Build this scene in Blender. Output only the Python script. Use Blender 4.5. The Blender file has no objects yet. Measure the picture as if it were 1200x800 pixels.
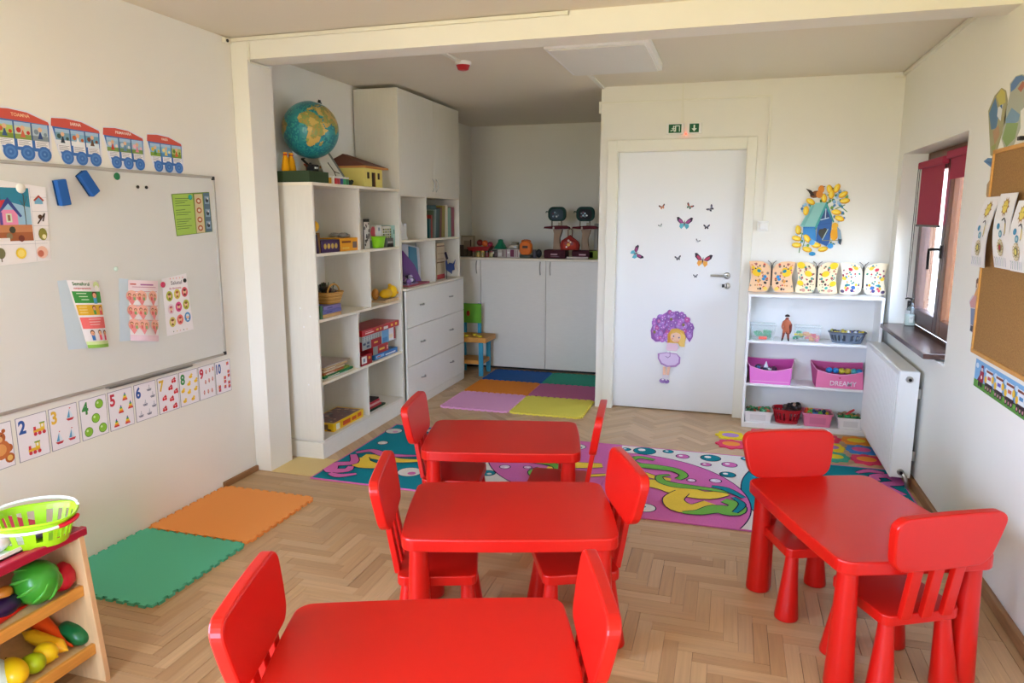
import bpy, bmesh, math, random
from mathutils import Vector, Matrix
random.seed(7)
PI = math.pi
scene = bpy.context.scene
COL = scene.collection

# ---------------------------------------------------------------- camera
CF, CP, CY, CR, CH = 838.5, .1727, .2941, .0013, 1.5804
fw = Vector((-math.sin(CY)*math.cos(CP), math.cos(CY)*math.cos(CP), -math.sin(CP)))
rt = Vector((math.cos(CY), math.sin(CY), 0)); up = rt.cross(fw)
cr = rt*math.cos(CR)+up*math.sin(CR); cu = cr.cross(fw)
cd = bpy.data.cameras.new('camera'); cam = bpy.data.objects.new('camera', cd); COL.objects.link(cam)
cd.sensor_width = 36; cd.lens = CF/1200*36; cd.clip_start = .05; cd.clip_end = 200
cam.matrix_world = Matrix(((cr.x, cu.x, -fw.x, 0), (cr.y, cu.y, -fw.y, 0), (cr.z, cu.z, -fw.z, CH), (0, 0, 0, 1)))
scene.camera = cam

# ---------------------------------------------------------------- world: bright overcast sky, sunlit lawn below the horizon
w = bpy.data.worlds.new('sky'); scene.world = w; w.use_nodes = True
nt = w.node_tree; nt.nodes.clear()
o = nt.nodes.new('ShaderNodeOutputWorld'); bg = nt.nodes.new('ShaderNodeBackground')
tc = nt.nodes.new('ShaderNodeTexCoord'); sp = nt.nodes.new('ShaderNodeSeparateXYZ'); cr_ = nt.nodes.new('ShaderNodeValToRGB')
nt.links.new(tc.outputs['Generated'], sp.inputs[0])
mp = nt.nodes.new('ShaderNodeMapRange'); mp.inputs[1].default_value = -1; mp.inputs[2].default_value = 1
nt.links.new(sp.outputs['Z'], mp.inputs[0]); nt.links.new(mp.outputs[0], cr_.inputs[0])
e = cr_.color_ramp.elements
e[0].position = .47; e[0].color = (.64, .58, .27, 1)
e[1].position = .52; e[1].color = (1.25, 1.58, 2.25, 1)
e2 = e.new(.85); e2.color = (1.25, 1.72, 2.6, 1)
nt.links.new(cr_.outputs[0], bg.inputs[0]); nt.links.new(bg.outputs[0], o.inputs[0])
bg.inputs[1].default_value = 6.0

scene.view_settings.view_transform = 'Standard'; scene.view_settings.look = 'None'
scene.view_settings.exposure = 0.93; scene.view_settings.gamma = 1; scene.view_settings.use_curve_mapping = False

def portal(name, loc, rot, sx, sy):
    l = bpy.data.lights.new(name, 'AREA'); l.shape = 'RECTANGLE'; l.size = sx; l.size_y = sy
    l.cycles.is_portal = True
    ob = bpy.data.objects.new(name, l); COL.objects.link(ob); ob.location = loc; ob.rotation_euler = rot
    return ob
# daylight comes in by three windows: one in view, two behind the camera
portal('window_daylight', (1.42, 4.94, 1.42), (0, PI/2, 0), 1.2, 1.46)
portal('window_daylight', (-3.15, -.4, 1.2), (0, -PI/2, 0), 2.2, 2.8)
portal('window_daylight', (-1.55, -2.2, 1.5), (PI/2, 0, 0), 1.9, 1.6)

# ---------------------------------------------------------------- helpers
def lin(c): return c/12.92 if c <= .04045 else ((c+.055)/1.055)**2.4
def rgb(h):
    if isinstance(h, str):
        h = h.lstrip('#'); return tuple(lin(int(h[i:i+2], 16)/255) for i in (0, 2, 4))
    return h
MATS = {}
def mat(name, col=None, rough=.5, metal=0, spec=.5, var=0, vscale=8, bump=0, bscale=60, attr=False, stretch=None, trans=0, emit=0, ior=1.45, coat=0, alpha=1):
    m = bpy.data.materials.new(name); m.use_nodes = True; MATS[name] = m
    n = m.node_tree; L = n.links; b = n.nodes['Principled BSDF']
    b.inputs['Roughness'].default_value = rough; b.inputs['Metallic'].default_value = metal
    b.inputs['Specular IOR Level'].default_value = spec; b.inputs['IOR'].default_value = ior
    b.inputs['Transmission Weight'].default_value = trans; b.inputs['Coat Weight'].default_value = coat; b.inputs['Alpha'].default_value = alpha
    src = None
    if attr:
        a = n.nodes.new('ShaderNodeAttribute'); a.attribute_name = 'col'; src = a.outputs['Color']
    c = rgb(col) if col else (1, 1, 1)
    b.inputs['Base Color'].default_value = (*c, 1)
    if var or bump:
        t = n.nodes.new('ShaderNodeTexCoord'); mpn = n.nodes.new('ShaderNodeMapping')
        L.new(t.outputs['Object'], mpn.inputs[0])
        if stretch: mpn.inputs['Scale'].default_value = stretch
    if var:
        nz = n.nodes.new('ShaderNodeTexNoise'); nz.inputs['Scale'].default_value = vscale; nz.inputs['Detail'].default_value = 4
        L.new(mpn.outputs[0], nz.inputs['Vector'])
        mr = n.nodes.new('ShaderNodeMapRange'); mr.inputs[1].default_value = .3; mr.inputs[2].default_value = .7
        mr.inputs[3].default_value = 1-var; mr.inputs[4].default_value = 1+var*.5
        L.new(nz.outputs['Fac'], mr.inputs[0])
        mx = n.nodes.new('ShaderNodeVectorMath'); mx.operation = 'SCALE'
        if src: L.new(src, mx.inputs[0])
        else: mx.inputs[0].default_value = c
        L.new(mr.outputs[0], mx.inputs['Scale']); L.new(mx.outputs[0], b.inputs['Base Color'])
    elif src: L.new(src, b.inputs['Base Color'])
    if bump:
        nz2 = n.nodes.new('ShaderNodeTexNoise'); nz2.inputs['Scale'].default_value = bscale; nz2.inputs['Detail'].default_value = 3
        L.new(mpn.outputs[0], nz2.inputs['Vector'])
        bp = n.nodes.new('ShaderNodeBump'); bp.inputs['Strength'].default_value = bump; bp.inputs['Distance'].default_value = .004
        L.new(nz2.outputs['Fac'], bp.inputs['Height']); L.new(bp.outputs[0], b.inputs['Normal'])
    if emit:
        b.inputs['Emission Color'].default_value = (*c, 1); b.inputs['Emission Strength'].default_value = emit
    return m

mat('wall', '#f1eee4', .9, bump=.12, bscale=45, var=.02, vscale=1.5)
mat('ceiling', '#e9e1cf', .95, bump=.1, bscale=30)
mat('gloss_white', '#f2f1ee', .35)
mat('door_white', '#eff0f0', .42, bump=.05, bscale=8)
mat('casing', '#eeebdd', .4)
mat('laminate', '#ebe8df', .45, var=.02, vscale=6, stretch=(3, 3, 14))
mat('laminate_v', '#e9e4d7', .45, var=.025, vscale=7, stretch=(12, 12, 1.2))
mat('laminate_edge', '#f3ead6', .5)
mat('laminate_in', '#e4dfd4', .5, var=.02, vscale=6, stretch=(3, 3, 14))
mat('red_plastic', '#cc160d', .33, bump=.02, bscale=300)
mat('print', attr=True, rough=.6)
mat('gloss', attr=True, rough=.28)
mat('matte', attr=True, rough=.8)
mat('rug', attr=True, rough=.95, bump=.5, bscale=400, spec=.1, var=.06, vscale=120)
mat('foam', attr=True, rough=.75, bump=.12, bscale=500, spec=.25)
mat('metal', '#b9b7b2', .3, 1)
mat('darkmetal', '#2b2a29', .35, .6)
mat('alu', '#b7b1a6', .4, .5)
mat('board', '#dfdfd8', .3, var=.03, vscale=2.2, stretch=(1, 1, .6))
mat('paintwhite', '#efefec', .4)
mat('woodbrown', '#6a3a16', .4, var=.25, vscale=10, stretch=(12, 12, 1))
mat('wooddark', '#4e332d', .35, var=.2, vscale=10, stretch=(8, 1, 8))
mat('sill', '#5d4540', .25, var=.2, vscale=8, stretch=(10, 1, 10))
mat('birch', '#dcb98a', .5, var=.1, vscale=9, stretch=(6, 6, 1))
mat('honey', '#d79a45', .45, var=.12, vscale=9, stretch=(10, 1, 10))
mat('cork', '#a57a45', .9, var=.25, vscale=160, bump=.2, bscale=200)
mat('baseboard', '#9a7048', .5, var=.2, vscale=8, stretch=(10, 1, 10))
mat('glass', '#ffffff', .02, trans=1)
mat('clearplastic', '#e6f6f6', .08, alpha=.13)
mat('blind', '#a32a45', .8, bump=.1, bscale=600)
mat('led', '#ff4030', .4, emit=3)
mat('felt', attr=True, rough=.95, spec=.1, bump=.3, bscale=300)
mat('gap', '#2a1c10', .9)

# parquet: colour per plank, grain runs along each plank's own uv
m = mat('parquet', attr=True, rough=.36); n = m.node_tree; L = n.links; b = n.nodes['Principled BSDF']
uv = n.nodes.new('ShaderNodeUVMap'); uv.uv_map = 'uv'; mpn = n.nodes.new('ShaderNodeMapping'); mpn.inputs['Scale'].default_value = (3, 60, 1)
L.new(uv.outputs[0], mpn.inputs[0]); nz = n.nodes.new('ShaderNodeTexNoise'); nz.inputs['Scale'].default_value = 1.2; nz.inputs['Detail'].default_value = 6; nz.inputs['Distortion'].default_value = .6
L.new(mpn.outputs[0], nz.inputs['Vector']); mr = n.nodes.new('ShaderNodeMapRange'); mr.inputs[1].default_value = .25; mr.inputs[2].default_value = .75; mr.inputs[3].default_value = .86; mr.inputs[4].default_value = 1.08
L.new(nz.outputs['Fac'], mr.inputs[0]); mx = n.nodes.new('ShaderNodeVectorMath'); mx.operation = 'SCALE'
at = [x for x in n.nodes if x.type == 'ATTRIBUTE'][0]; L.new(at.outputs['Color'], mx.inputs[0]); L.new(mr.outputs[0], mx.inputs['Scale']); L.new(mx.outputs[0], b.inputs['Base Color'])
mr2 = n.nodes.new('ShaderNodeMapRange'); mr2.inputs[3].default_value = .28; mr2.inputs[4].default_value = .5; L.new(nz.outputs['Fac'], mr2.inputs[0]); L.new(mr2.outputs[0], b.inputs['Roughness'])

def rrect(w_, h_, r, n_=4, cx=0, cy=0, bow=0, taper=0):
    """rounded rectangle outline, optionally with bowed sides and a narrower foot"""
    P = []
    for (sx, sy, a0) in ((1, 1, 0), (-1, 1, PI/2), (-1, -1, PI), (1, -1, 1.5*PI)):
        for i in range(n_+1):
            a = a0+PI/2*i/n_
            P.append((sx*(w_/2-r)+r*math.cos(a), sy*(h_/2-r)+r*math.sin(a)))
    if bow:
        Q = []
        for i in range(len(P)):
            a, b_ = P[i], P[(i+1) % len(P)]
            Q.append(a)
            if math.hypot(a[0]-b_[0], a[1]-b_[1]) > .1:
                for k in range(1, 8): Q.append((a[0]+(b_[0]-a[0])*k/8, a[1]+(b_[1]-a[1])*k/8))
        P = [(x+math.copysign(1, x)*bow*max(0, 1-(y/(h_/2))**2)*min(1, abs(x)/(w_/2))**2, y+math.copysign(1, y)*bow*max(0, 1-(x/(w_/2))**2)*min(1, abs(y)/(h_/2))**2) for x, y in Q]
    if taper: P = [(x*(1-taper*(.5-y/h_)), y) for x, y in P]
    return [(x+cx, y+cy) for x, y in P]
def circ(cx, cy, rx, ry=None, n_=14, a0=0, a1=2*PI, rot=0):
    ry = rx if ry is None else ry; full = abs(a1-a0-2*PI) < 1e-6; k = n_ if full else n_+1; P = []
    for i in range(k):
        a = a0+(a1-a0)*i/n_; x, y = rx*math.cos(a), ry*math.sin(a)
        P.append((cx+x*math.cos(rot)-y*math.sin(rot), cy+x*math.sin(rot)+y*math.cos(rot)))
    return P
_txt = {}
def text_mesh(s, bold=0):
    k = (s, bold)
    if k not in _txt:
        cu_ = bpy.data.curves.new('t', 'FONT'); cu_.body = s; cu_.size = 1; cu_.offset = bold; cu_.resolution_u = 3
        ob = bpy.data.objects.new('t', cu_); COL.objects.link(ob)
        me = bpy.data.meshes.new_from_object(ob.evaluated_get(bpy.context.evaluated_depsgraph_get()))
        V = [(v.co.x, v.co.y) for v in me.vertices]; F = [list(p.vertices) for p in me.polygons]
        bpy.data.objects.remove(ob); bpy.data.curves.remove(cu_); bpy.data.meshes.remove(me)
        x0 = min(v[0] for v in V); x1 = max(v[0] for v in V); y0 = min(v[1] for v in V); y1 = max(v[1] for v in V)
        _txt[k] = ([((x-x0)/(y1-y0), (y-y0)/(y1-y0)) for x, y in V], F, (x1-x0)/(y1-y0))
    return _txt[k]

class MB:
    """collects shapes; build() links them as one mesh object"""
    def __init__(s, M=None):
        s.v = []; s.f = []; s.mk = []; s.c = []; s.sm = []; s.uv = []; s.M = M or Matrix()
    def add(s, vs, fs, m='print', col=(1, 1, 1), sm=False, uvs=None):
        k = len(s.v); M = s.M; s.v += [M @ Vector(p) for p in vs]; col = rgb(col)
        for i, f in enumerate(fs):
            s.f.append([k+j for j in f]); s.mk.append(m); s.c.append(col if not isinstance(col, list) else col[i]); s.sm.append(sm)
            s.uv.append([uvs[j] for j in f] if uvs else None)
        return s
    def box(s, x0, x1, y0, y1, z0, z1, m='print', col=(1, 1, 1), b=0):
        if b:
            bm = bmesh.new(); bmesh.ops.create_cube(bm, size=1)
            for v in bm.verts: v.co = Vector(((x0+x1)/2+v.co.x*(x1-x0), (y0+y1)/2+v.co.y*(y1-y0), (z0+z1)/2+v.co.z*(z1-z0)))
            bmesh.ops.bevel(bm, geom=bm.edges[:], offset=b, segments=2, profile=.5, affect='EDGES')
            bm.verts.index_update(); s.add([v.co.copy() for v in bm.verts], [[v.index for v in f.verts] for f in bm.faces], m, col); bm.free(); return s
        V = [(x, y, z) for z in (z0, z1) for y in (y0, y1) for x in (x0, x1)]
        return s.add(V, [(0, 2, 3, 1), (4, 5, 7, 6), (0, 1, 5, 4), (2, 6, 7, 3), (0, 4, 6, 2), (1, 3, 7, 5)], m, col)
    def rings(s, R, m, col=(1, 1, 1), sm=True, cap=True, closed=True):
        n_ = len(R[0]); V = [p for r in R for p in r]; F = []
        for i in range(len(R)-1):
            for j in range(n_ if closed else n_-1):
                a = i*n_+j; b_ = i*n_+(j+1) % n_; F.append((a, b_, b_+n_, a+n_))
        s.add(V, F, m, col, sm)
        if cap: s.add(R[0], [list(range(n_))[::-1]], m, col); s.add(R[-1], [list(range(n_))], m, col)
        return s
    def cyl(s, p0, p1, r0, r1=None, m='print', col=(1, 1, 1), n_=14, cap=True, sm=True):
        p0 = Vector(p0); p1 = Vector(p1); r1 = r0 if r1 is None else r1; d = (p1-p0).normalized()
        a = d.orthogonal().normalized(); b_ = d.cross(a)
        R = [[p+(a*math.cos(2*PI*i/n_)+b_*math.sin(2*PI*i/n_))*r for i in range(n_)] for p, r in ((p0, r0), (p1, r1))]
        return s.rings(R, m, col, sm, cap)
    def lathe(s, c, prof, m='print', col=(1, 1, 1), n_=20, cap=True, sx=1, sy=1, sm=True):
        R = [[(c[0]+r*sx*math.cos(2*PI*i/n_), c[1]+r*sy*math.sin(2*PI*i/n_), c[2]+z) for i in range(n_)] for r, z in prof]
        return s.rings(R, m, col, sm, cap)
    def ell(s, c, r, m='print', col=(1, 1, 1), n_=14, k=8):
        return s.lathe(c, [(max(.002, math.sin(PI*i/k)), -math.cos(PI*i/k)*r[2]) for i in range(k+1)], m, col, n_, True, r[0], r[1])
    def tube(s, pts, r, m='print', col=(1, 1, 1), n_=8, closed=False):
        P = [Vector(p) for p in pts]; R = []; N = len(P); prev = None
        for i in range(N):
            t = (P[(i+1) % N]-P[i-1]) if closed else (P[min(i+1, N-1)]-P[max(i-1, 0)])
            t.normalize()
            a = (prev-t*prev.dot(t)) if prev else t.orthogonal()
            a.normalize(); prev = a; b_ = t.cross(a); rr = r[i] if isinstance(r, (list, tuple)) else r
            R.append([P[i]+(a*math.cos(2*PI*j/n_)+b_*math.sin(2*PI*j/n_))*rr for j in range(n_)])
        if closed: R.append(R[0])
        return s.rings(R, m, col, True, not closed)
    def prism(s, P, z0, z1, m='print', col=(1, 1, 1), e=0, fn=None, sm=False):
        """outline P extruded from z0 to z1; e = rounded edge radius; fn maps (x,y,z) to 3-D"""
        fn = fn or (lambda x, y, z: (x, y, z)); n_ = len(P)
        if sum(P[i][0]*P[(i+1) % n_][1]-P[(i+1) % n_][0]*P[i][1] for i in range(n_)) < 0: P = P[::-1]
        def inset(d):
            Q = []
            for i in range(n_):
                a, b_, c = Vector(P[i-1]), Vector(P[i]), Vector(P[(i+1) % n_]); t = (c-a); t = t.normalized() if t.length else Vector((1, 0))
                Q.append((b_.x-t.y*d, b_.y+t.x*d))
            return Q
        prof = [(0, z0), (0, z1)] if not e else [(e, z0), (e*.3, z0+e*.3), (0, z0+e), (0, z1-e), (e*.3, z1-e*.3), (e, z1)]
        R = [[fn(x, y, z) for x, y in (inset(d) if d else P)] for d, z in prof]
        s.rings(R, m, col, sm, False)
        s.add(R[0], [list(range(n_))[::-1]], m, col); s.add(R[-1], [list(range(n_))], m, col)
        return s
    def build(s, name, parent=None, world=False, smooth_only=False):
        vs = s.v
        if parent is not None and world:
            root = parent
            while root.parent: root = root.parent
            I = root.matrix_basis.inverted(); vs = [I @ v for v in vs]
        me = bpy.data.meshes.new(name); me.from_pydata(vs, [], s.f)
        keys = list(dict.fromkeys(s.mk))
        for k in keys: me.materials.append(MATS[k])
        idx = {k: i for i, k in enumerate(keys)}
        me.polygons.foreach_set('material_index', [idx[k] for k in s.mk]); me.polygons.foreach_set('use_smooth', s.sm)
        if any(MATS[k].node_tree.nodes.get('Attribute') for k in keys):
            ca = me.color_attributes.new('col', 'FLOAT_COLOR', 'CORNER'); D = []
            for f, c in zip(s.f, s.c): D += [c[0], c[1], c[2], 1]*len(f)
            ca.data.foreach_set('color', D)
        if any(u for u in s.uv):
            ul = me.uv_layers.new(name='uv'); D = []
            for f, u in zip(s.f, s.uv):
                for j in range(len(f)): D += list(u[j]) if u else [0, 0]
            ul.data.foreach_set('uv', D)
        me.update(); ob = bpy.data.objects.new(name, me); COL.objects.link(ob)
        if parent is not None: ob.parent = parent
        return ob
def tag(ob, label=None, cat=None, group=None, kind=None):
    for k, v in (('label', label), ('category', cat), ('group', group), ('kind', kind)):
        if v: ob[k] = v
    return ob
def thing(name, label, cat, loc=(0, 0, 0), rz=0, group=None):
    ob = bpy.data.objects.new(name, None); COL.objects.link(ob); ob.empty_display_size = .05
    ob.location = loc; ob.rotation_euler = (0, 0, rz)
    ob.matrix_basis = Matrix.Translation(loc) @ Matrix.Rotation(rz, 4, 'Z')
    return tag(ob, label, cat, group)
def single(mb, name, label, cat, group=None, kind=None):
    """top-level thing of one mesh, its origin at the middle of its base"""
    xs = [v.x for v in mb.v]; ys = [v.y for v in mb.v]; zs = [v.z for v in mb.v]
    c = Vector(((min(xs)+max(xs))/2, (min(ys)+max(ys))/2, min(zs))); mb.v = [v-c for v in mb.v]
    ob = mb.build(name); ob.location = c; return tag(ob, label, cat, group, kind)
def struct(mb, name, parent=None):
    ob = mb.build(name, parent)
    if parent is None: ob['kind'] = 'structure'
    return ob
def dup(root, loc=None, rz=None, label=None, group=None):
    r = root.copy(); COL.objects.link(r)
    if loc is not None: r.matrix_basis = Matrix.Translation(loc) @ Matrix.Rotation(rz or 0, 4, 'Z')
    if label: r['label'] = label
    if group: r['group'] = group
    for ch in list(root.children):
        c = ch.copy(); COL.objects.link(c); c.parent = r
        for g in list(ch.children):
            d = g.copy(); COL.objects.link(d); d.parent = c
    return r

class Flat(MB):
    """flat coloured shapes laid on a surface: origin o, directions u, v; each layer sits a hair above the last"""
    def __init__(s, o, u, v, fn=None, step=.00007, m='print', base=0):
        super().__init__(); s.o = Vector(o); s.u = Vector(u).normalized(); s.w = Vector(v).normalized(); s.n = s.u.cross(s.w); s.h = base; s.step = step; s.m = m; s.fn = fn
    def at(s, x, y, h=None):
        h = s.h if h is None else h
        if s.fn: return s.fn(x, y, h)
        return s.o+s.u*x+s.w*y+s.n*h
    def poly(s, P, col, m=None, keep=False):
        if not keep: s.h += s.step
        if s.fn:
            x0 = min(p[0] for p in P); x1 = max(p[0] for p in P); k = int((x1-x0)/.02)+1
            if k > 1:
                for i in range(k):
                    Q = clipr(P, x0+(x1-x0)*i/k, x0+(x1-x0)*(i+1)/k, -9, 9)
                    if Q: s.poly(Q, col, m, True)
                return s
        n_ = len(P)
        if sum(P[i][0]*P[(i+1) % n_][1]-P[(i+1) % n_][0]*P[i][1] for i in range(n_)) < 0: P = P[::-1]
        s.add([s.at(*p) for p in P], [list(range(n_))], m or s.m, col); return s
    def slab(s, P, t, col, m=None):
        n_ = len(P)
        if sum(P[i][0]*P[(i+1) % n_][1]-P[(i+1) % n_][0]*P[i][1] for i in range(n_)) < 0: P = P[::-1]
        V = [s.at(x, y, s.h) for x, y in P]+[s.at(x, y, s.h+t) for x, y in P]
        s.add(V, [list(range(n_))[::-1], list(range(n_, 2*n_))]+[(i, (i+1) % n_, n_+(i+1) % n_, n_+i) for i in range(n_)], m or s.m, col); s.h += t; return s
    def rect(s, x0, y0, x1, y1, col, **k): return s.poly([(x0, y0), (x1, y0), (x1, y1), (x0, y1)], col, **k)
    def disc(s, x, y, r, col, ry=None, rot=0, n_=12, **k): return s.poly(circ(x, y, r, ry, n_, rot=rot), col, **k)
    def line(s, P, wd, col, keep=False):
        if not keep: s.h += s.step
        if s.fn:
            for a, b_ in zip(P[:-1], P[1:]):
                d = Vector((b_[0]-a[0], b_[1]-a[1]))
                if d.length > 1e-9: d.normalize(); q = Vector((-d.y, d.x))*wd/2; a = Vector(a); b_ = Vector(b_); s.poly([tuple(a-q), tuple(b_-q), tuple(b_+q), tuple(a+q)], col, None, True)
            return s
        for a, b_ in zip(P[:-1], P[1:]):
            d = Vector((b_[0]-a[0], b_[1]-a[1])); 
            if d.length < 1e-9: continue
            d.normalize(); q = Vector((-d.y, d.x))*wd/2; a = Vector(a)-d*wd*.3; b2 = Vector(b_)+d*wd*.3
            s.add([s.at(*p) for p in (a-q, b2-q, b2+q, a+q)], [(0, 1, 2, 3)], s.m, col)
        return s
    def text(s, t, x, y, hgt, col, center=False, bold=0, wmax=None, sx=1):
        V, F, asp = text_mesh(t, bold); s.h += s.step; k = hgt*sx
        if wmax and asp*k > wmax: k = wmax/asp
        x0 = x-asp*k/2 if center else x
        s.add([s.at(x0+a*k, y+b_*hgt) for a, b_ in V], F, s.m, col); return s
def outline(F, P, col, wd): F.line(P+[P[0]], wd, col); return F
LW = lambda y, z, x=-2.80, **k: Flat((x, y, z), (0, 1, 0), (0, 0, 1), **k)      # on the left wall, facing the room
RW = lambda y, z, x=1.115, **k: Flat((x, y, z), (0, -1, 0), (0, 0, 1), **k)     # on the right wall
BW = lambda x, z, y=5.82, **k: Flat((x, y, z), (1, 0, 0), (0, 0, 1), **k)       # on the door wall
FL = lambda x, y, z=0.0, **k: Flat((x, y, z), (1, 0, 0), (0, 1, 0), **k)        # on the floor

XL, XR, YD, ZC, YF, XA = -2.80, 1.115, 5.82, 2.58, 7.9, -2.88
# ================================================================= STRUCTURE
# floor: dark bed under separate parquet planks
floor = struct(MB().box(-3.1, 1.5, -2.3, 8.2, -.06, -.006, 'gap'), 'floor')
def clip(P, ax, val, keep_less):
    Q = []
    for i in range(len(P)):
        a, b_ = P[i], P[(i+1) % len(P)]; ia = (a[ax] <= val) == keep_less or a[ax] == val; ib = (b_[ax] <= val) == keep_less or b_[ax] == val
        if ia: Q.append(a)
        if ia != ib:
            t = (val-a[ax])/(b_[ax]-a[ax]); Q.append((a[0]+(b_[0]-a[0])*t, a[1]+(b_[1]-a[1])*t))
    return Q
def clipr(P, x0, x1, y0, y1):
    for ax, val, kl in ((0, x0, False), (0, x1, True), (1, y0, False), (1, y1, True)):
        P = clip(P, ax, val, kl)
        if len(P) < 3: return None
    return P
PW, PL = .054, .27
planks = []    # (polygon, direction of grain)
def herring(x0, x1, y0, y1, rot, ox, oy):
    c, s_ = math.cos(rot), math.sin(rot); R = 3+int(max(x1-x0, y1-y0)/PW)
    mx_, my_ = (x0+x1)/2, (y0+y1)/2
    for i in range(-R, R):
        for j in range(-R//3-2, R//3+2):
            bx, by = i*PW+j*PL, -i*PW+j*PL
            if bx*bx+by*by > (max(x1-x0, y1-y0)*.75+1)**2: continue
            for (a0, b0, a1, b1, g) in ((bx, by, bx+PW, by+PL, PI/2), (bx+PW, by+PL-PW, bx+PW+PL, by+PL, 0)):
                P = [(a0, b0), (a1, b0), (a1, b1), (a0, b1)]
                P = [(mx_+ox+x*c-y*s_, my_+oy+x*s_+y*c) for x, y in P]
                P = clipr(P, x0, x1, y0, y1)
                if P and abs(sum(P[k][0]*P[(k+1) % len(P)][1]-P[(k+1) % len(P)][0]*P[k][1] for k in range(len(P))))/2 > 4e-5: planks.append((P, g+rot))
def boards(x0, x1, y0, y1, along_x, ln=.62):
    if along_x:
        nr = max(1, round((y1-y0)/PW)); h = (y1-y0)/nr
        for r in range(nr):
            x = x0-random.random()*ln
            while x < x1:
                a, b_ = max(x, x0), min(x+ln, x1)
                if b_-a > .01: planks.append(([(a, y0+r*h), (b_, y0+r*h), (b_, y0+r*h+h), (a, y0+r*h+h)], 0))
                x += ln
    else:
        nr = max(1, round((x1-x0)/PW)); h = (x1-x0)/nr
        for r in range(nr):
            y = y0-random.random()*ln
            while y < y1:
                a, b_ = max(y, y0), min(y+ln, y1)
                if b_-a > .01: planks.append(([(x0+r*h, a), (x0+r*h+h, a), (x0+r*h+h, b_), (x0+r*h, b_)], PI/2))
                y += ln
herring(-2.8, .90, -2.0, 3.28, 0, .19, .07)
boards(-2.8, 1.115, 3.28, 3.76, True)
boards(.90, 1.115, -2.0, 3.28, False)
herring(-2.88, 1.115, 3.76, 5.96, -PI/4, 0, 0)
herring(-2.88, -1.03, 5.96, 7.1, -PI/4, .1, .05)
def scr(x, y, z=0):
    d = Vector((x, y, z))-Vector((0, 0, CH)); k = d.dot(fw)
    return (600+CF*d.dot(cr)/k, 400-CF*d.dot(cu)/k) if k > .1 else (-9999, -9999)
def inpoly(p, P):
    c = False
    for i in range(len(P)):
        (x1_, y1_), (x2_, y2_) = P[i-1], P[i]
        if (y1_ > p[1]) != (y2_ > p[1]) and p[0] < (x2_-x1_)*(p[1]-y1_)/(y2_-y1_)+x1_: c = not c
    return c
TABLES = [(-1.062, 3.3535, .248), (-.759, 2.4826, .301), (-.691, 1.52, .345), (.510, 2.8265, .38+PI/2)]
hide = []
for tx, ty, ta in TABLES:
    c, s_ = math.cos(ta), math.sin(ta); hide.append([scr(tx+c*a*.385-s_*b_*.275, ty+s_*a*.385+c*b_*.275, .48) for a, b_ in ((-1, -1), (1, -1), (1, 1), (-1, 1))])
def under(x, y):      # covered by rug, mat or furniture
    return (-2.4 < x < 1.07 and 3.63 < y < 4.82) or (x < -2.2 and 2.15 < y < 3.35) or (x < -2.45 and y > 3.9) or (-2.27 < x < -1.07 and 5.4 < y < 7)
vis = []
for i, (P, g) in enumerate(planks):
    cx = sum(p[0] for p in P)/len(P); cy = sum(p[1] for p in P)/len(P); q = scr(cx, cy)
    S = [scr(*p) for p in P]; A = abs(sum(S[k][0]*S[(k+1) % len(S)][1]-S[(k+1) % len(S)][0]*S[k][1] for k in range(len(S))))/2
    if 0 < q[0] < 1200 and 0 < q[1] < 800 and not under(cx, cy) and not any(inpoly(q, h) for h in hide) and cy > 0: vis.append((A, i))
near = set(i for A, i in sorted(vis, reverse=True)[:300])
rest = MB(); rng = random.Random(3)
PCOL = [(193, 158, 116), (184, 148, 106), (202, 168, 126), (176, 139, 98), (197, 163, 124), (188, 151, 110), (206, 174, 134)]
for i, (P, g) in enumerate(planks):
    cx = sum(p[0] for p in P)/len(P); cy = sum(p[1] for p in P)/len(P)
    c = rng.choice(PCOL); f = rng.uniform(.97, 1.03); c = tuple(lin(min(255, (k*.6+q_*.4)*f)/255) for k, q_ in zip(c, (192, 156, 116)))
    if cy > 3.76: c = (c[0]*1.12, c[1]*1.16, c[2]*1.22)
    z = rng.uniform(-.0009, .0); gx, gy = math.cos(g), math.sin(g); ou, ov = rng.uniform(0, 50), rng.uniform(0, 50)
    wide = rng.random() < (.30 if abs(math.cos(g)) < .1 else .10); sh = .0013 if wide else .00045
    k = len(P); Q = []
    for a, b_ in P:
        lu, lv = (a-cx)*gx+(b_-cy)*gy, -(a-cx)*gy+(b_-cy)*gx
        lu -= math.copysign(min(sh*.8, abs(lu)), lu); lv -= math.copysign(min(sh, abs(lv)), lv); Q.append((cx+lu*gx-lv*gy, cy+lu*gy+lv*gx))
    mb = MB() if i in near else rest
    V = [(a, b_, z) for a, b_ in Q]+[(a, b_, -.007) for a, b_ in Q]
    U = [((a-cx)*gx+(b_-cy)*gy+ou, -(a-cx)*gy+(b_-cy)*gx+ov) for a, b_ in Q]*2
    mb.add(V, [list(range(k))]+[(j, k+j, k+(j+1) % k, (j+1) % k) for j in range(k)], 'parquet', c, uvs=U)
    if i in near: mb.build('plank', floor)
tag(rest.build('plank', floor), kind='stuff')

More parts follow.
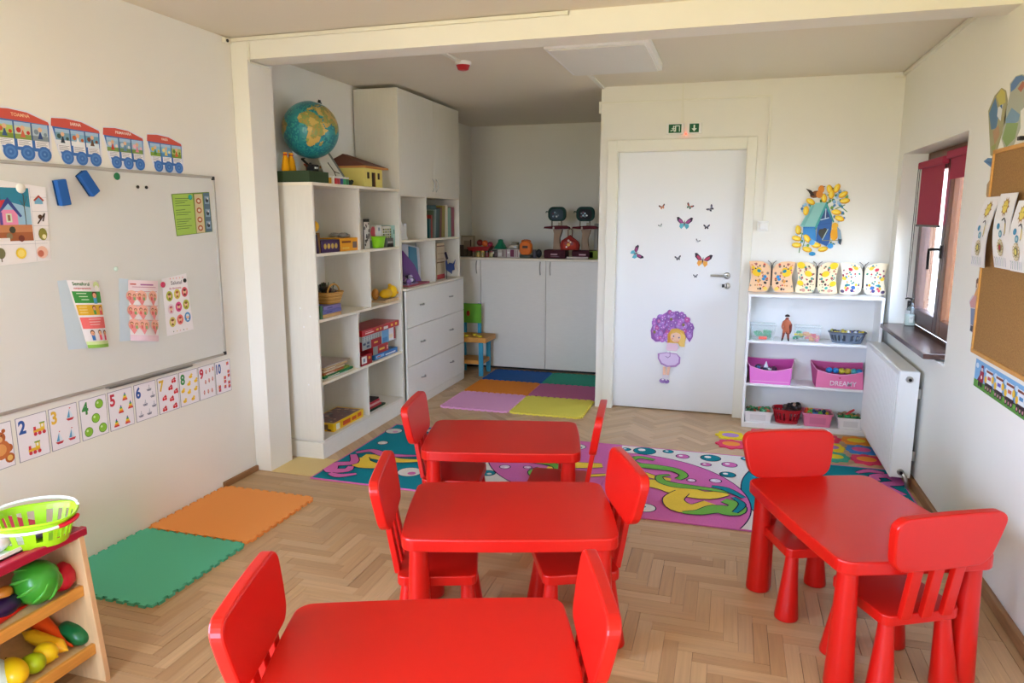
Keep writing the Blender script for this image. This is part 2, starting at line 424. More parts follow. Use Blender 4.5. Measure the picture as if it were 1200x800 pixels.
# walls
mb = MB()
def wall_x(mb, x0, x1, y0, y1, z0, z1, holes):
    ys = sorted({y0, y1, *[h[0] for h in holes], *[h[1] for h in holes]})
    for a, b_ in zip(ys[:-1], ys[1:]):
        h = [q for q in holes if q[0] <= a and q[1] >= b_]
        if h: mb.box(x0, x1, a, b_, z0, h[0][2], 'wall'); mb.box(x0, x1, a, b_, h[0][3], z1, 'wall')
        else: mb.box(x0, x1, a, b_, z0, z1, 'wall')
wall_x(mb, -3.15, XL, -2.2, 3.9, 0, ZC+.1, [(-1.8, 1.0, .1, 2.3)]); mb.box(-3.15, XA, 3.9, YF+.2, 0, ZC+.1, 'wall'); struct(mb, 'wall_left')
mb = MB(); wall_x(mb, XR, 1.42, -2.2, YF+.2, 0, ZC+.1, [(4.22, 5.67, .80, 2.01)]); struct(mb, 'wall_right')
mb = MB()      # door wall, with the door opening, and the side of the alcove
mb.box(-1.03, -.90, YD, 5.96, 0, ZC+.1, 'wall'); mb.box(-.90, .09, YD, 5.96, 2.09, ZC+.1, 'wall'); mb.box(.09, 1.2, YD, 5.96, 0, ZC+.1, 'wall')
mb.box(-1.03, -.90, 5.96, YF+.1, 0, ZC+.1, 'wall'); mb.box(-.9, 1.2, 6.6, 6.7, 0, ZC+.1, 'wall'); struct(mb, 'wall_back')
struct(MB().box(-3.1, -.9, YF, YF+.15, 0, ZC+.1, 'wall'), 'wall_far')
mb = MB()
for (a, b_, c, d) in ((-3.1, -2.5, 0, ZC+.1), (-.6, 1.42, 0, ZC+.1)): mb.box(a, b_, -2.2, -2.0, c, d, 'wall')
mb.box(-2.5, -.6, -2.2, -2.0, 0, .7, 'wall'); mb.box(-2.5, -.6, -2.2, -2.0, 2.3, ZC+.1, 'wall'); struct(mb, 'wall_front')
struct(MB().box(-3.1, 1.42, -2.2, YF+.15, ZC, ZC+.12, 'ceiling'), 'ceiling')
# pillar and beam where a partition once stood, with thin cable duct on the beam
mb = MB(); mb.box(XL, -2.69, 3.67, 3.90, 0, ZC, 'wall', b=.004); t1 = struct(mb, 'trim_1')
mb = MB(); mb.box(-2.69, XR, 3.67, 3.85, 2.46, ZC, 'wall'); t2 = struct(mb, 'trim_2')
# baseboards: quarter round strips of brown wood
mb = MB(); mb.box(XL, XL+.020, 3.352, 3.67, 0, .035, 'baseboard', b=.006); struct(mb, 'baseboard_left')
mb = MB(); mb.box(XR-.024, XR, -2.0, YD, 0, .055, 'baseboard', b=.006); struct(mb, 'baseboard_right')
mb = MB(); mb.box(-2.69, -2.40, 3.67, 3.98, 0, .003, 'print', '#e3c98a'); struct(mb, 'trim_3')
# ---- door
door = MB(); door.box(-.893, .083, 5.875, 5.915, .008, 2.083, 'door_white', b=.003); door = struct(door, 'door_1')
mb = MB()      # frame and casing
for a, b_ in ((-.968, -.893), (.083, .153)):
    mb.box(a, b_, YD-.018, YD, 0, 2.172, 'casing', b=.004)
mb.box(-.893, .083, YD-.018, YD, 2.086, 2.172, 'casing', b=.004)
mb.box(-.90, -.888, YD-.012, 5.95, 0, 2.09, 'casing'); mb.box(.079, .09, YD-.012, 5.95, 0, 2.09, 'casing'); mb.box(-.9, .09, YD-.012, 5.95, 2.083, 2.09, 'casing')
struct(mb, 'door_frame', door)
mb = MB(); mb.lathe((0, 0, 0), [(.001, 0), (.026, 0), (.026, .008), (.02, .01), (.001, .01)], 'metal')
mb.M = Matrix(); 
hb = MB(Matrix.Translation((-.015, 5.875, 1.125)) @ Matrix.Rotation(PI/2, 4, 'X')); hb.lathe((0, 0, 0), [(.004, 0), (.026, 0), (.026, .007), (.02, .01), (.004, .01)], 'metal')
hb.M = Matrix(); hb.tube([(-.015, 5.868, 1.125), (-.015, 5.835, 1.125), (-.03, 5.825, 1.126), (-.14, 5.822, 1.128)], .009, 'metal'); hb.build('door_handle', door)
kb = MB(Matrix.Translation((-.01, 5.875, 1.045)) @ Matrix.Rotation(PI/2, 4, 'X')); kb.lathe((0, 0, 0), [(.004, 0), (.024, 0), (.024, .007), (.018, .009), (.004, .009)], 'metal')
kb.M = Matrix(); kb.box(-.02, -.012, 5.855, 5.868, 1.03, 1.062, 'darkmetal'); kb.box(-.05, -.03, 5.85, 5.862, 1.035, 1.06, 'darkmetal'); kb.build('lock', door)

# ---- window in the right wall: frame, two sashes, panes, handle, blind
win = MB(); WX = 1.27
for (y0, y1, z0, z1) in ((5.62, 5.67, .84, 2.01), (4.22, 4.27, .84, 2.01), (4.27, 5.62, 1.95, 2.01), (4.27, 5.62, .84, .875)):
    win.box(WX, WX+.09, y0, y1, z0, z1, 'woodbrown', b=.003)
win = struct(win, 'window_1')
def sash(y0, y1, m):
    mb = MB(); z0, z1 = .87, 1.955
    for (a, b_, c, d) in ((y0, y0+.075, z0, z1), (y1-.075, y1, z0, z1), (y0+.075, y1-.075, z0, z0+.09), (y0+.075, y1-.075, z1-.08, z1)):
        mb.box(WX-.03, WX+.04, a, b_, c, d, m, b=.006)
    return mb.build('window_sash', win)
s1 = sash(4.96, 5.62, 'wooddark'); s2 = sash(4.27, 4.95, 'woodbrown')
for y0, y1, s_ in ((5.03, 5.55, s1), (4.34, 4.88, s2)):
    MB().box(WX, WX+.012, y0, y1, .95, 1.88, 'glass').build('window_pane', s_)
mb = MB(); mb.box(WX-.04, WX-.03, 4.985, 5.01, 1.33, 1.41, 'darkmetal'); mb.tube([(WX-.035, 4.998, 1.385), (WX-.085, 4.998, 1.385), (WX-.09, 5.03, 1.382), (WX-.088, 5.045, 1.36), (WX-.085, 5.05, 1.26)], .009, 'darkmetal'); mb.build('window_handle', s1)
mb = MB(); mb.cyl((WX-.04, 5.625, .93), (WX-.04, 5.625, 1.0), .013, .013, 'darkmetal'); mb.build('hinge', s1)
win2 = MB()
for (y0, y1, z0, z1) in ((-1.8, -1.74, .1, 2.3), (.94, 1.0, .1, 2.3), (-1.74, .94, 2.24, 2.3), (-1.74, .94, .1, .16), (-.45, -.35, .16, 2.24)):
    win2.box(-3.05, -2.96, y0, y1, z0, z1, 'woodbrown', b=.003)
struct(win2, 'window_2')
win3 = MB()
for (x0, x1, z0, z1) in ((-2.5, -2.44, .7, 2.3), (-.66, -.6, .7, 2.3), (-2.44, -.66, 2.24, 2.3), (-2.44, -.66, .7, .76), (-1.6, -1.5, .76, 2.24)):
    win3.box(x0, x1, -2.14, -2.06, z0, z1, 'woodbrown', b=.003)
struct(win3, 'window_3')
sl = MB(); sl.box(1.045, 1.27, 4.36, 5.60, .81, .84, 'sill', b=.004); struct(sl, 'trim_4')
# roller blind
bl = thing('roller_blind', 'crimson roller blind half lowered in front of the brown wooden window', 'blind', (WX-.06, 5.3, 1.517))
mb = MB(); mb.box(WX-.075, WX-.035, 4.99, 5.60, 1.90, 1.945, 'blind', b=.008); mb.build('cassette', bl, True)
mb = MB(); mb.box(WX-.052, WX-.049, 5.03, 5.585, 1.53, 1.90, 'blind'); mb.build('fabric', bl, True)
mb = MB(); mb.box(WX-.058, WX-.044, 5.02, 5.59, 1.517, 1.531, 'darkmetal', b=.002); mb.build('bottom_bar', bl, True)
mb = MB(); mb.tube([(WX-.07, 5.60, 1.92), (WX-.072, 5.60, 1.3), (WX-.066, 5.61, 1.0), (WX-.06, 5.603, 1.3), (WX-.06, 5.60, 1.92)], .0022, 'darkmetal', n_=5); mb.build('pull_cord', bl, True)
bl2 = thing('roller_blind', 'crimson roller blind on the nearer sash, cut off by the wall edge', 'blind', (WX-.06, 4.6, 1.80))
mb = MB(); mb.box(WX-.075, WX-.035, 4.30, 4.92, 1.92, 1.965, 'blind', b=.008); mb.build('cassette', bl2, True)
mb = MB(); mb.box(WX-.052, WX-.049, 4.32, 4.90, 1.80, 1.92, 'blind'); mb.build('fabric', bl2, True)

# outside: a pale neighbouring wall and lawn seen through the pane
mb = MB(); mb.box(5.6, 5.9, 4, 24, -1, 3.2, 'gloss_white'); struct(mb, 'wall_outside')

# ---- radiator
rad = thing('radiator', 'white panel radiator on the right wall below the window sill', 'radiator', (1.03, 5.05, 0.05))
RY0, RY1 = 4.54, 5.58
mb = MB(); mb.box(.975, .988, RY0, RY1, .055, .70, 'paintwhite', b=.004)
k = 30
for i in range(k):
    y = RY0+.02+(RY1-RY0-.04)*(i+.5)/k; mb.box(.970, .976, y-.009, y+.009, .08, .675, 'paintwhite', b=.002)
mb.build('front_panel', rad, True)
mb = MB(); mb.box(1.062, 1.075, RY0, RY1, .06, .69, 'paintwhite', b=.003); mb.build('rear_panel', rad, True)
for a, b_ in ((RY0-.006, RY0+.002), (RY1-.002, RY1+.006)):
    mb = MB(); mb.box(.978, 1.083, a, b_, .06, .70, 'paintwhite', b=.002); mb.build('side_cover', rad, True)
mb = MB(); mb.box(.982, 1.08, RY0, RY1, .694, .703, 'paintwhite', b=.002)
mb.build('top_grille', rad, True)
mb = MB(); mb.box(1.0, 1.05, RY0+.03, RY1-.03, .09, .66, 'gloss_white'); mb.build('fins', rad, True)
for z, nm in ((.655, 'air_vent'), (.095, 'valve')):
    mb = MB(); mb.cyl((1.03, RY0-.006, z), (1.03, RY0-.022, z), .020, .018, 'metal'); mb.cyl((1.03, RY0-.022, z), (1.03, RY0-.03, z), .009, .009, 'darkmetal'); mb.build(nm, rad, True)
mb = MB(); mb.tube([(1.04, RY0-.018, .09), (1.05, RY0-.03, .075), (1.06, RY0-.035, .04), (1.065, RY0-.035, 0)], .012, 'metal'); mb.build('pipe', rad, True)
for z in (.18, .56):
    mb = MB(); mb.box(1.08, 1.113, RY0+.05, RY0+.08, z-.03, z+.03, 'metal'); mb.build('bracket', rad, True)

# ================================================================= FURNITURE
# ---- cream wood open bookcase
Y0, Y1, X0, X1 = 3.965, 5.195, -2.865, -2.494
bc = thing('bookcase', 'tall open bookcase in whitewashed wood with eight compartments', 'bookcase', ((X0+X1)/2, (Y0+Y1)/2, 0))
T = .018
def pbox(nm, par, *a, m='laminate', e=None, b=.0015):
    mb = MB(); mb.box(*a, m, b=b)
    return mb.build(nm, par, True)
pbox('side_panel', bc, X0, X1, Y0, Y0+T, .13, 1.77, m='laminate_v'); pbox('side_panel', bc, X0, X1, Y1-T, Y1, 0, 1.77, m='laminate_v')
pbox('plinth', bc, X0, X1-.003, Y0, Y1-T, 0, .112); pbox('back_panel', bc, X0-.004, X0, Y0, Y1, 0, 1.77, m='laminate_in')
pbox('top_panel', bc, X0, X1, Y0, Y1, 1.77, 1.79, m='laminate_edge')
SZ = [.13, .512, .925, 1.347]; DV = [4.605, 4.485, 4.685, 4.56]
for z in SZ: pbox('shelf', bc, X0, X1-.001, Y0+T, Y1-T, z-T, z, m='laminate_edge' if z > .2 else 'laminate_in')
for z, z2, y in zip(SZ, SZ[1:]+[1.77], DV): pbox('divider', bc, X0, X1-.003, y-T/2, y+T/2, z, z2-(T if z2 < 1.7 else 0), m='laminate_v')
for (y, z) in ((4.4, .29),):
    pass
for x, z in ((-2.60, .88), (-2.55, .95), (-2.62, 1.0), (-2.585, .50)):
    mb = MB(); mb.cyl((x, Y0+.001, z), (x, Y0-.002, z), .006, .005, 'gloss_white'); mb.build('screw_cap', bc, True)
# ---- tall cupboard with shelves and drawers
Y0, Y1 = 5.20, 6.50; XD = -2.460
tu = thing('tall_cabinet', 'floor to ceiling whitewashed cabinet with upper doors, open shelves and three drawers', 'cabinet', ((X0+X1)/2, (Y0+Y1)/2, 0))
pbox('side_panel', tu, X0, X1, Y0, Y0+T, 0, 2.55, m='laminate_v'); pbox('side_panel', tu, X0, X1, Y1-T, Y1, 0, 2.55, m='laminate_v')
pbox('back_panel', tu, X0-.004, X0, Y0, Y1, 0, 2.55, m='laminate_in')
pbox('top_panel', tu, X0, X1-.02, Y0+T, Y1-T, 2.53, 2.55); pbox('plinth', tu, X0, XD-.004, Y0, Y1, 0, .072)
for z in (1.757, 1.392, 1.010): pbox('shelf', tu, X0, X1-.001 if z > 1.1 else XD, Y0+T, Y1-T if z > 1.1 else Y1, z-T, z, m='laminate_edge')
pbox('divider', tu, X0, X1-.003, 5.712, 5.730, 1.392, 1.739, m='laminate_v'); pbox('divider', tu, X0, X1-.003, 5.89, 5.908, 1.010, 1.374, m='laminate_v')
def bow_handle(par, p, axis, ln, out, r=.005, world=True):
    """arched bar handle: p centre, axis unit vector along, out unit vector away from the face"""
    mb = MB(); p = Vector(p); a = Vector(axis); o_ = Vector(out)
    mb.tube([p+a*ln*t+o_*(.022*(1-(2*t)**2)) for t in (-.5, -.42, -.3, -.15, 0, .15, .3, .42, .5)], r, 'metal', n_=6); return mb.build('handle', par, world)
for y0, y1, hy in ((Y0+.002, 5.892, 5.855), (5.896, Y1-.002, 5.935)):
    d = pbox('door', tu, X1-.018, X1+.001, y0, y1, 1.745, 2.548, m='laminate_v'); bow_handle(d, (X1, hy, 1.845), (0, 0, 1), .11, (1, 0, 0))
for z0, z1 in ((.075, .365), (.369, .685), (.689, .988)):
    d = pbox('drawer', tu, XD-.018, XD, Y0+.004, Y1-.003, z0, z1, m='laminate')
    for y in (5.50, 6.155): bow_handle(d, (XD, y, (z0+z1)/2+.015), (0, 1, 0), .075, (1, 0, 0), .006)
# ---- low cupboards in the alcove
YC = 7.02
for nm, lab, a, b_, doors in (('cabinet', 'narrow whitewashed base cabinet at the left end of the alcove', -2.878, -2.469, [(-2.875, -2.472, -2.51)]),
                              ('cabinet', 'wide two-door whitewashed base cabinet across the alcove', -2.467, -1.034, [(-2.464, -1.772, -1.83), (-1.768, -1.037, -1.725)])):
    cb = thing(nm, lab, 'cabinet', ((a+b_)/2, YC+.3, 0), group=None)
    mb = MB(); mb.box(a, b_, YC+.02, YC+.60, .06, 1.14, 'laminate'); mb.box(a, b_, YC+.06, YC+.58, 0, .06, 'darkmetal'); mb.build('body', cb, True)
    for x0, x1, hx in doors:
        d = pbox('door', cb, x0, x1, YC, YC+.018, .03, 1.137); bow_handle(d, (hx, YC, 1.065), (0, 0, 1), .13, (0, -1, 0), .006)
wt = MB(); wt.box(-2.878, -1.034, YC-.01, YC+.62, 1.142, 1.162, 'laminate_edge', b=.002)
single(wt, 'worktop', 'pale worktop running over the alcove base cabinets', 'worktop')

# ---- low white bookcase by the door
SX0, SX1, SY0, SY1 = .147, 1.06, 5.56, 5.81
sb = thing('small_bookcase', 'low white bookcase with three shelves beside the door', 'bookcase', ((SX0+SX1)/2, (SY0+SY1)/2, 0))
for x in (SX0, SX1-.018):
    pbox('side_panel', sb, x, x+.018, SY0, SY1, 0, 1.0, m='gloss_white')
pbox('top_panel', sb, SX0-.002, SX1+.002, SY0-.003, SY1, 1.0, 1.018, m='gloss_white'); pbox('back_panel', sb, SX0, SX1, SY1-.005, SY1, .05, 1.0, m='gloss_white')
for z in (.345, .672): pbox('shelf', sb, SX0+.018, SX1-.018, SY0+.002, SY1-.005, z-.018, z, m='gloss_white')
pbox('bottom_shelf', sb, SX0+.018, SX1-.018, SY0+.002, SY1-.005, .022, .040, m='gloss_white'); pbox('plinth', sb, SX0+.018, SX1-.018, SY0+.006, SY0+.02, 0, .022, m='gloss_white')

# ---- red children's tables and chairs
def make_table():
    t = thing('kids_table', '', 'table')
    mb = MB(); mb.prism(rrect(.762, .542, .045, 5, bow=.010), .432, .48, 'red_plastic', e=.006); mb.build('tabletop', t)
    for sx in (-1, 1):
        for sy in (-1, 1):
            x, y = sx*.326, sy*.218
            mb = MB(); mb.lathe((x, y, 0), [(.040, 0), (.048, .004), (.049, .012), (.045, .10), (.038, .28), (.033, .432)], 'red_plastic', n_=24); mb.build('leg', t)
    return t
def make_chair():
    t = thing('kids_chair', '', 'chair')
    mb = MB(); mb.prism(rrect(.29, .29, .03, 4), .262, .30, 'red_plastic', e=.005); mb.build('seat', t)
    for sx in (-1, 1):
        for sy in (-1, 1):
            mb = MB(); bx, by, tx, ty = sx*.125, sy*.125, sx*.108, sy*.108
            prof = [(.038, 0), (.045, .004), (.046, .012), (.040, .07), (.030, .18), (.024, .262)]
            mb.rings([[(bx+(tx-bx)*z/.262+r*math.cos(2*PI*i/20), by+(ty-by)*z/.262+r*math.sin(2*PI*i/20), z) for i in range(20)] for r, z in prof], 'red_plastic'); mb.build('leg', t)
    lean = .17
    fn = lambda x, y, z: (-.148-lean*(y-.30)-z, x, y)      # panel plane: x across, y up, z outward
    for k in (-1, 0, 1):
        mb = MB(); mb.prism(rrect(.040, .215, .006, 2, cx=k*.078, cy=.395), -.011, .011, 'red_plastic', e=.003, fn=fn); mb.build('slat', t)
    P = rrect(.372, .190, .040, 6, cx=0, cy=.576, bow=.006)
    P = [(x*(1+.08*(y-.576)/.09), y) for x, y in P]
    mb = MB(); mb.prism(P, -.018, .018, 'red_plastic', e=.006, fn=fn); mb.build('backrest', t)
    return t
TL = ['red kids table farthest from the camera, at the front edge of the rugs',
      'red kids table in the middle of the three lined up in front of the rugs',
      'red kids table nearest the camera, cut by the bottom edge',
      'red kids table on the right, turned lengthwise near the radiator wall']
tp = make_table()
for i, ((x, y, a), l) in enumerate(zip(TABLES, TL)):
    t = tp if i == 0 else dup(tp)
    t.matrix_basis = Matrix.Translation((x, y, 0)) @ Matrix.Rotation(a, 4, 'Z'); t['label'] = l; t['group'] = "red children's tables"
CHAIRS = [(-.930, 1.47, .30, 'red kids chair at the left end of the nearest table'),
          (-.470, 1.61, 3.49, 'red kids chair at the right end of the nearest table'),
          (-1.000, 2.355, .32, 'red kids chair at the left end of the middle table'),
          (-.515, 2.52, 3.58, 'red kids chair at the right end of the middle table'),
          (-1.291, 3.26, .185, 'red kids chair at the left end of the farthest table, before the teal rug'),
          (-.763, 3.303, 3.25, 'red kids chair at the right end of the farthest table, seen edge-on'),
          (.357, 3.000, -1.19, 'red kids chair at the far end of the right-hand table, facing the camera'),
          (.603, 2.592, 2.06, 'red kids chair with slatted back in the foreground right, back to the camera')]
cp = make_chair()
for i, (x, y, a, l) in enumerate(CHAIRS):
    t = cp if i == 0 else dup(cp)
    t.matrix_basis = Matrix.Translation((x, y, 0)) @ Matrix.Rotation(a, 4, 'Z'); t['label'] = l; t['group'] = "red children's chairs"

# ---- foam puzzle mats
def border(n_, ln, amp):
    """jigsaw edge as (along, out) pairs from 0 to ln"""
    P = []; step = ln/n_
    for k in range(1, n_-1):
        s_ = amp if k % 2 else -amp; a, b_ = k*step, (k+1)*step; f = step*.16*(1 if k % 2 else 1)
        P += [(a-(f if s_ > 0 else -f), s_), (b_+(f if s_ > 0 else -f), s_)]
    # keep points in order along the edge
    Q = []
    for k in range(1, n_-1):
        s_ = amp if k % 2 else -amp; a, b_ = k*step, (k+1)*step; f = step*.14
        if s_ > 0: Q += [(a, 0), (a-f, s_), (b_+f, s_), (b_, 0)]
        else: Q += [(a+f, s_), (b_-f, s_)] if False else []
    return Q
def mat_tile(x0, y0, sx, sy, col, z=.013, n_=21, amp=.013, g=.0012):
    E = border(n_, 1, amp); P = []
    for t, o_ in E: P.append((x0+t*sx, y0-o_+g+.0))
    P.append((x0+sx-g, y0+g))
    for t, o_ in E: P.append((x0+sx+o_-g, y0+t*sy))
    P.append((x0+sx-g, y0+sy-g))
    for t, o_ in reversed(E): P.append((x0+t*sx, y0+sy+o_-g))
    P.append((x0+g, y0+sy-g))
    for t, o_ in reversed(E): P.append((x0-o_+g, y0+t*sy))
    P.append((x0+g, y0+g))
    mb = MB(); mb.prism(P, 0, z, 'foam', col); return mb
def notch(P): return P
single(mat_tile(-2.80+.02, 2.155, .59, .59, '#5cc0a2'), 'foam_mat', 'sea-green foam puzzle mat on the floor by the left wall', 'mat', 'foam mats by the left wall')
single(mat_tile(-2.80+.02, 2.762, .59, .59, '#f5a057'), 'foam_mat', 'orange foam puzzle mat beyond the green one by the left wall', 'mat', 'foam mats by the left wall')
ys = [5.405, 5.99, 6.49, 6.98]
for (i, j, c, l) in ((0, 0, '#efaedd', 'pink foam puzzle mat at the front left of the alcove block'), (1, 0, '#f0e460', 'yellow foam puzzle mat at the front right of the alcove block'),
                     (0, 1, '#e98a2b', 'orange foam puzzle mat in the middle row of the alcove'), (1, 1, '#c26a9a', 'dusty pink foam puzzle mat in the middle row of the alcove'),
                     (0, 2, '#1f5fae', 'blue foam puzzle mat against the alcove cupboards'), (1, 2, '#35a48c', 'green foam puzzle mat at the back right of the alcove')):
    single(mat_tile(-2.265+i*.61, ys[j]+.002, .585, ys[j+1]-ys[j]-.03, c), 'foam_mat', l, 'mat', 'foam mats in the alcove')
# small flower-pattern foam tiles in front of the white bookcase
def flower_tile(cx, cy, r, c1, c2, lab):
    mb = MB(); P = [(cx+(r*(1+.10*math.cos(8*a)))*math.cos(a)*1.0, cy+(r*(1+.10*math.cos(8*a)))*math.sin(a)) for a in [2*PI*i/48 for i in range(48)]]
    mb.prism(P, 0, .008, 'foam', c1)
    t = single(mb, 'foam_tile', lab, 'mat', 'small flower-shaped foam tiles')
    m2 = MB(); m2.prism(circ(0, 0, r*.62, r*.5, 16), .008, .0088, 'foam', c2); m2.build('flower_centre', t)
ft = [('#f3dc30', '#b98ad0', 'yellow'), ('#e8436b', '#f79a3c', 'coral'), ('#4a8fd8', '#e05c9c', 'blue'), ('#f59a35', '#f5df3f', 'orange'), ('#e8436b', '#f7a04a', 'crimson'), ('#4bb8a0', '#f2e03a', 'green')]
gx = [(.07, 5.29), (.075, 5.08), (.30, 5.42), (.29, 5.20), (.28, 4.99), (.51, 5.40), (.73, 5.42), (.73, 5.21), (.73, 5.0), (.93, 5.42), (.93, 5.21), (.93, 5.0)]
ck = [0, 1, 4, 2, 3, 5, 4, 0, 5, 3, 2, 1]
wh = ['at the left end nearest the door', 'at the left end nearest the rug', 'touching the bookcase corner', 'behind the far chair back', 'peeping out left of the chair back', 'below the red basket',
      'in the back row, just right of the chair back', 'in the middle row, just right of the chair back', 'in the front row, just right of the chair back', 'in the back row under the radiator', 'in the middle row under the radiator', 'in the front row under the radiator']
for (x, y), k, l in zip(gx, ck, wh): flower_tile(x, y, .099, ft[k][0], ft[k][1], f'small {ft[k][2]} flower-shaped foam tile {l}')

# ---- two identical rugs, the left one turned round
TEAL, PINK, CREAM, NAVY, GREEN, YELL = '#1c8ea3', '#da74b8', '#e9e6e2', '#2a2450', '#79bb55', '#f4d350'
def rug(name, lab, x0, y0, flip, dz):
    RW_, RH = 1.72, 1.19
    r = thing(name, lab, 'rug', (x0+RW_/2, y0+RH/2, dz), PI if flip else 0, 'two matching bubble rugs')
    F = Flat((-RW_/2, -RH/2, 0), (1, 0, 0), (0, 1, 0), m='rug', step=.00007)
    F.slab([(0, 0), (RW_, 0), (RW_, RH), (0, RH)], .007, CREAM)
    def cut(P): return clipr(P, 0, RW_, 0, RH)
    def circ_fill(cx, cy, rx, ry, col):
        P = cut(circ(cx, cy, rx, ry, n_=96)); Q = cut(circ(cx, cy, rx+.007, ry+.007, n_=96))
        F.poly(Q, NAVY); F.poly(P, col)
    circ_fill(1.45, .60, .66, .80, TEAL)             # big teal bubble
    circ_fill(.10, .30, .733, .733, PINK)            # big pink bubble
    F.poly([(0, 1.0), (.02, 1.04), (0, RH)], PINK)
    def bub(x, y, r_, c, hl='#f4f4f6'):
        F.disc(x, y, r_+.006, NAVY, ry=(r_+.006), n_=22); F.disc(x, y, r_, c, n_=22); F.disc(x-r_*.3, y+r_*.25, r_*.36, hl, n_=10)
    for b in ((.04, 1.11, .028, TEAL), (.165, 1.11, .072, TEAL), (.32, 1.145, .032, TEAL), (.42, 1.07, .04, PINK), (.60, 1.09, .062, TEAL), (.575, .95, .030, PINK), (.72, .99, .045, PINK), (.71, .80, .045, TEAL), (.83, 1.14, .035, TEAL), (.06, .84, .02, TEAL)): bub(*b)
    for b in ((.28, .13, .055, CREAM, '#3f8f96'), (.50, .63, .024, '#e6c3dc'), (.64, .665, .032, '#e6cfe2')): bub(*b)
    for b in ((1.66, .17, .06, CREAM, '#e6a9cf'), (1.61, .45, .035, CREAM), (1.18, .93, .075, CREAM, PINK), (1.40, .08, .04, CREAM)): bub(*b)
    def wave(pts, wd, col, ol=.0065):
        """tapering ribbon"""
        n_ = len(pts); L_, R_ = [], []; L2, R2 = [], []
        for i in range(n_):
            a = Vector(pts[max(0, i-1)]); b_ = Vector(pts[min(n_-1, i+1)]); t = (b_-a).normalized(); q = Vector((-t.y, t.x)); k = wd[i] if isinstance(wd, list) else wd
            p = Vector(pts[i]); L_.append(tuple(p+q*k)); R_.append(tuple(p-q*k)); L2.append(tuple(p+q*(k+ol))); R2.append(tuple(p-q*(k+ol)))
        F.poly(cut(L2+R2[::-1]), NAVY); F.poly(cut(L_+R_[::-1]), col)
    def sm(P, k=4):
        Q = []
        for i in range(len(P)-1):
            p0, p1, p2, p3 = P[max(0, i-1)], P[i], P[i+1], P[min(len(P)-1, i+2)]
            for j in range(k):
                t = j/k; Q.append(tuple(.5*((2*p1[d])+(-p0[d]+p2[d])*t+(2*p0[d]-5*p1[d]+4*p2[d]-p3[d])*t*t+(-p0[d]+3*p1[d]-3*p2[d]+p3[d])*t**3) for d in (0, 1)))
        return Q+[P[-1]]
    def ribbon(P, w0, w1, w2, col):
        Q = sm(P); n_ = len(Q); W_ = [w0+(w1-w0)*min(1, 2*i/n_)+(w2-w1)*max(0, 2*i/n_-1) for i in range(n_)]; wave(Q, W_, col)
    # plain swirling ribbons in the rug's green, yellow, teal and pink
    ribbon([(.00, .62), (.15, .68), (.27, .62), (.38, .60)], .015, .03, .02, YELL)
    ribbon([(.05, .46), (.20, .50), (.34, .50), (.48, .43), (.60, .41), (.70, .48)], .035, .085, .03, YELL)
    ribbon([(.46, .42), (.42, .30), (.46, .20), (.55, .20), (.62, .30)], .04, .075, .035, YELL)
    ribbon([(.25, .93), (.15, .96), (.10, .88), (.16, .81), (.28, .80), (.39, .78), (.45, .70), (.42, .62)], .012, .042, .016, GREEN)
    ribbon([(.37, .68), (.31, .64), (.33, .56), (.40, .52), (.50, .515), (.60, .51), (.72, .49)], .010, .035, .010, GREEN)
    ribbon([(.48, .12), (.57, .15), (.65, .22), (.74, .22), (.76, .31), (.69, .36)], .010, .065, .025, GREEN)
    ribbon([(.62, .56), (.70, .54), (.80, .43)], .012, .026, .008, TEAL)
    ribbon([(.74, .42), (.79, .33), (.75, .20)], .010, .018, .010, TEAL)
    # on the teal bubble
    ribbon([(1.20, .72), (1.34, .76), (1.48, .74), (1.60, .74)], .02, .05, .03, YELL)
    ribbon([(1.60, .78), (1.54, .88), (1.42, .90)], .05, .07, .03, YELL)
    ribbon([(1.26, .64), (1.36, .67), (1.48, .68), (1.60, .63), (1.68, .70)], .012, .035, .015, PINK)
    ribbon([(1.68, .74), (1.60, .88), (1.70, .95), (1.66, 1.05), (1.57, 1.02), (1.58, .95)], .02, .045, .015, PINK)
    ribbon([(1.48, 1.06), (1.56, 1.12), (1.64, 1.10)], .012, .03, .012, PINK)
    F.build('pile', r)
    mb = MB(); P = [(-RW_/2, -RH/2), (RW_/2, -RH/2), (RW_/2, RH/2), (-RW_/2, RH/2)]
    for i in range(4):
        a, b_ = P[i], P[(i+1) % 4]; mb.cyl((*a, .005), (*b_, .005), .005, .005, 'rug', PINK, n_=6)
    mb.build('edge_binding', r)
    return r
rug('bubble_rug', 'teal, cream and pink bubble rug in front of the bookcase, behind the farthest table', -2.385, 3.632, True, .0)
rug('bubble_rug', 'pink and cream bubble rug on the right, reaching under the radiator', -.655, 3.632, False, .0)
# ================================================================= THINGS ON THE LEFT WALL
def on(px, py, ax, val):
    """the room point seen at a measured spot of the photograph, on the plane where that coordinate equals val"""
    d = fw+cr*(px-600)/CF-cu*(py-400)/CF; i = 'xyz'.index(ax); C0 = Vector((0, 0, CH)); return C0+d*((val-C0[i])/d[i])
wb = thing('whiteboard', 'large magnetic whiteboard with grey metal frame on the left wall', 'whiteboard', (-2.79, 2.44, .785))
BY0, BY1, BZ0, BZ1 = 1.445, 3.44, .785, 1.80
mb = MB(); mb.box(-2.80, -2.786, BY0+.01, BY1-.01, BZ0+.01, BZ1-.01, 'board'); mb.build('board', wb, True)
for (a, b_, c, d) in ((BY0, BY1, BZ1-.014, BZ1), (BY0, BY1, BZ0, BZ0+.014), (BY0, BY0+.014, BZ0, BZ1), (BY1-.014, BY1, BZ0, BZ1)):
    mb = MB(); mb.box(-2.80, -2.780, a, b_, c, d, 'alu', b=.002); mb.build('frame', wb, True)
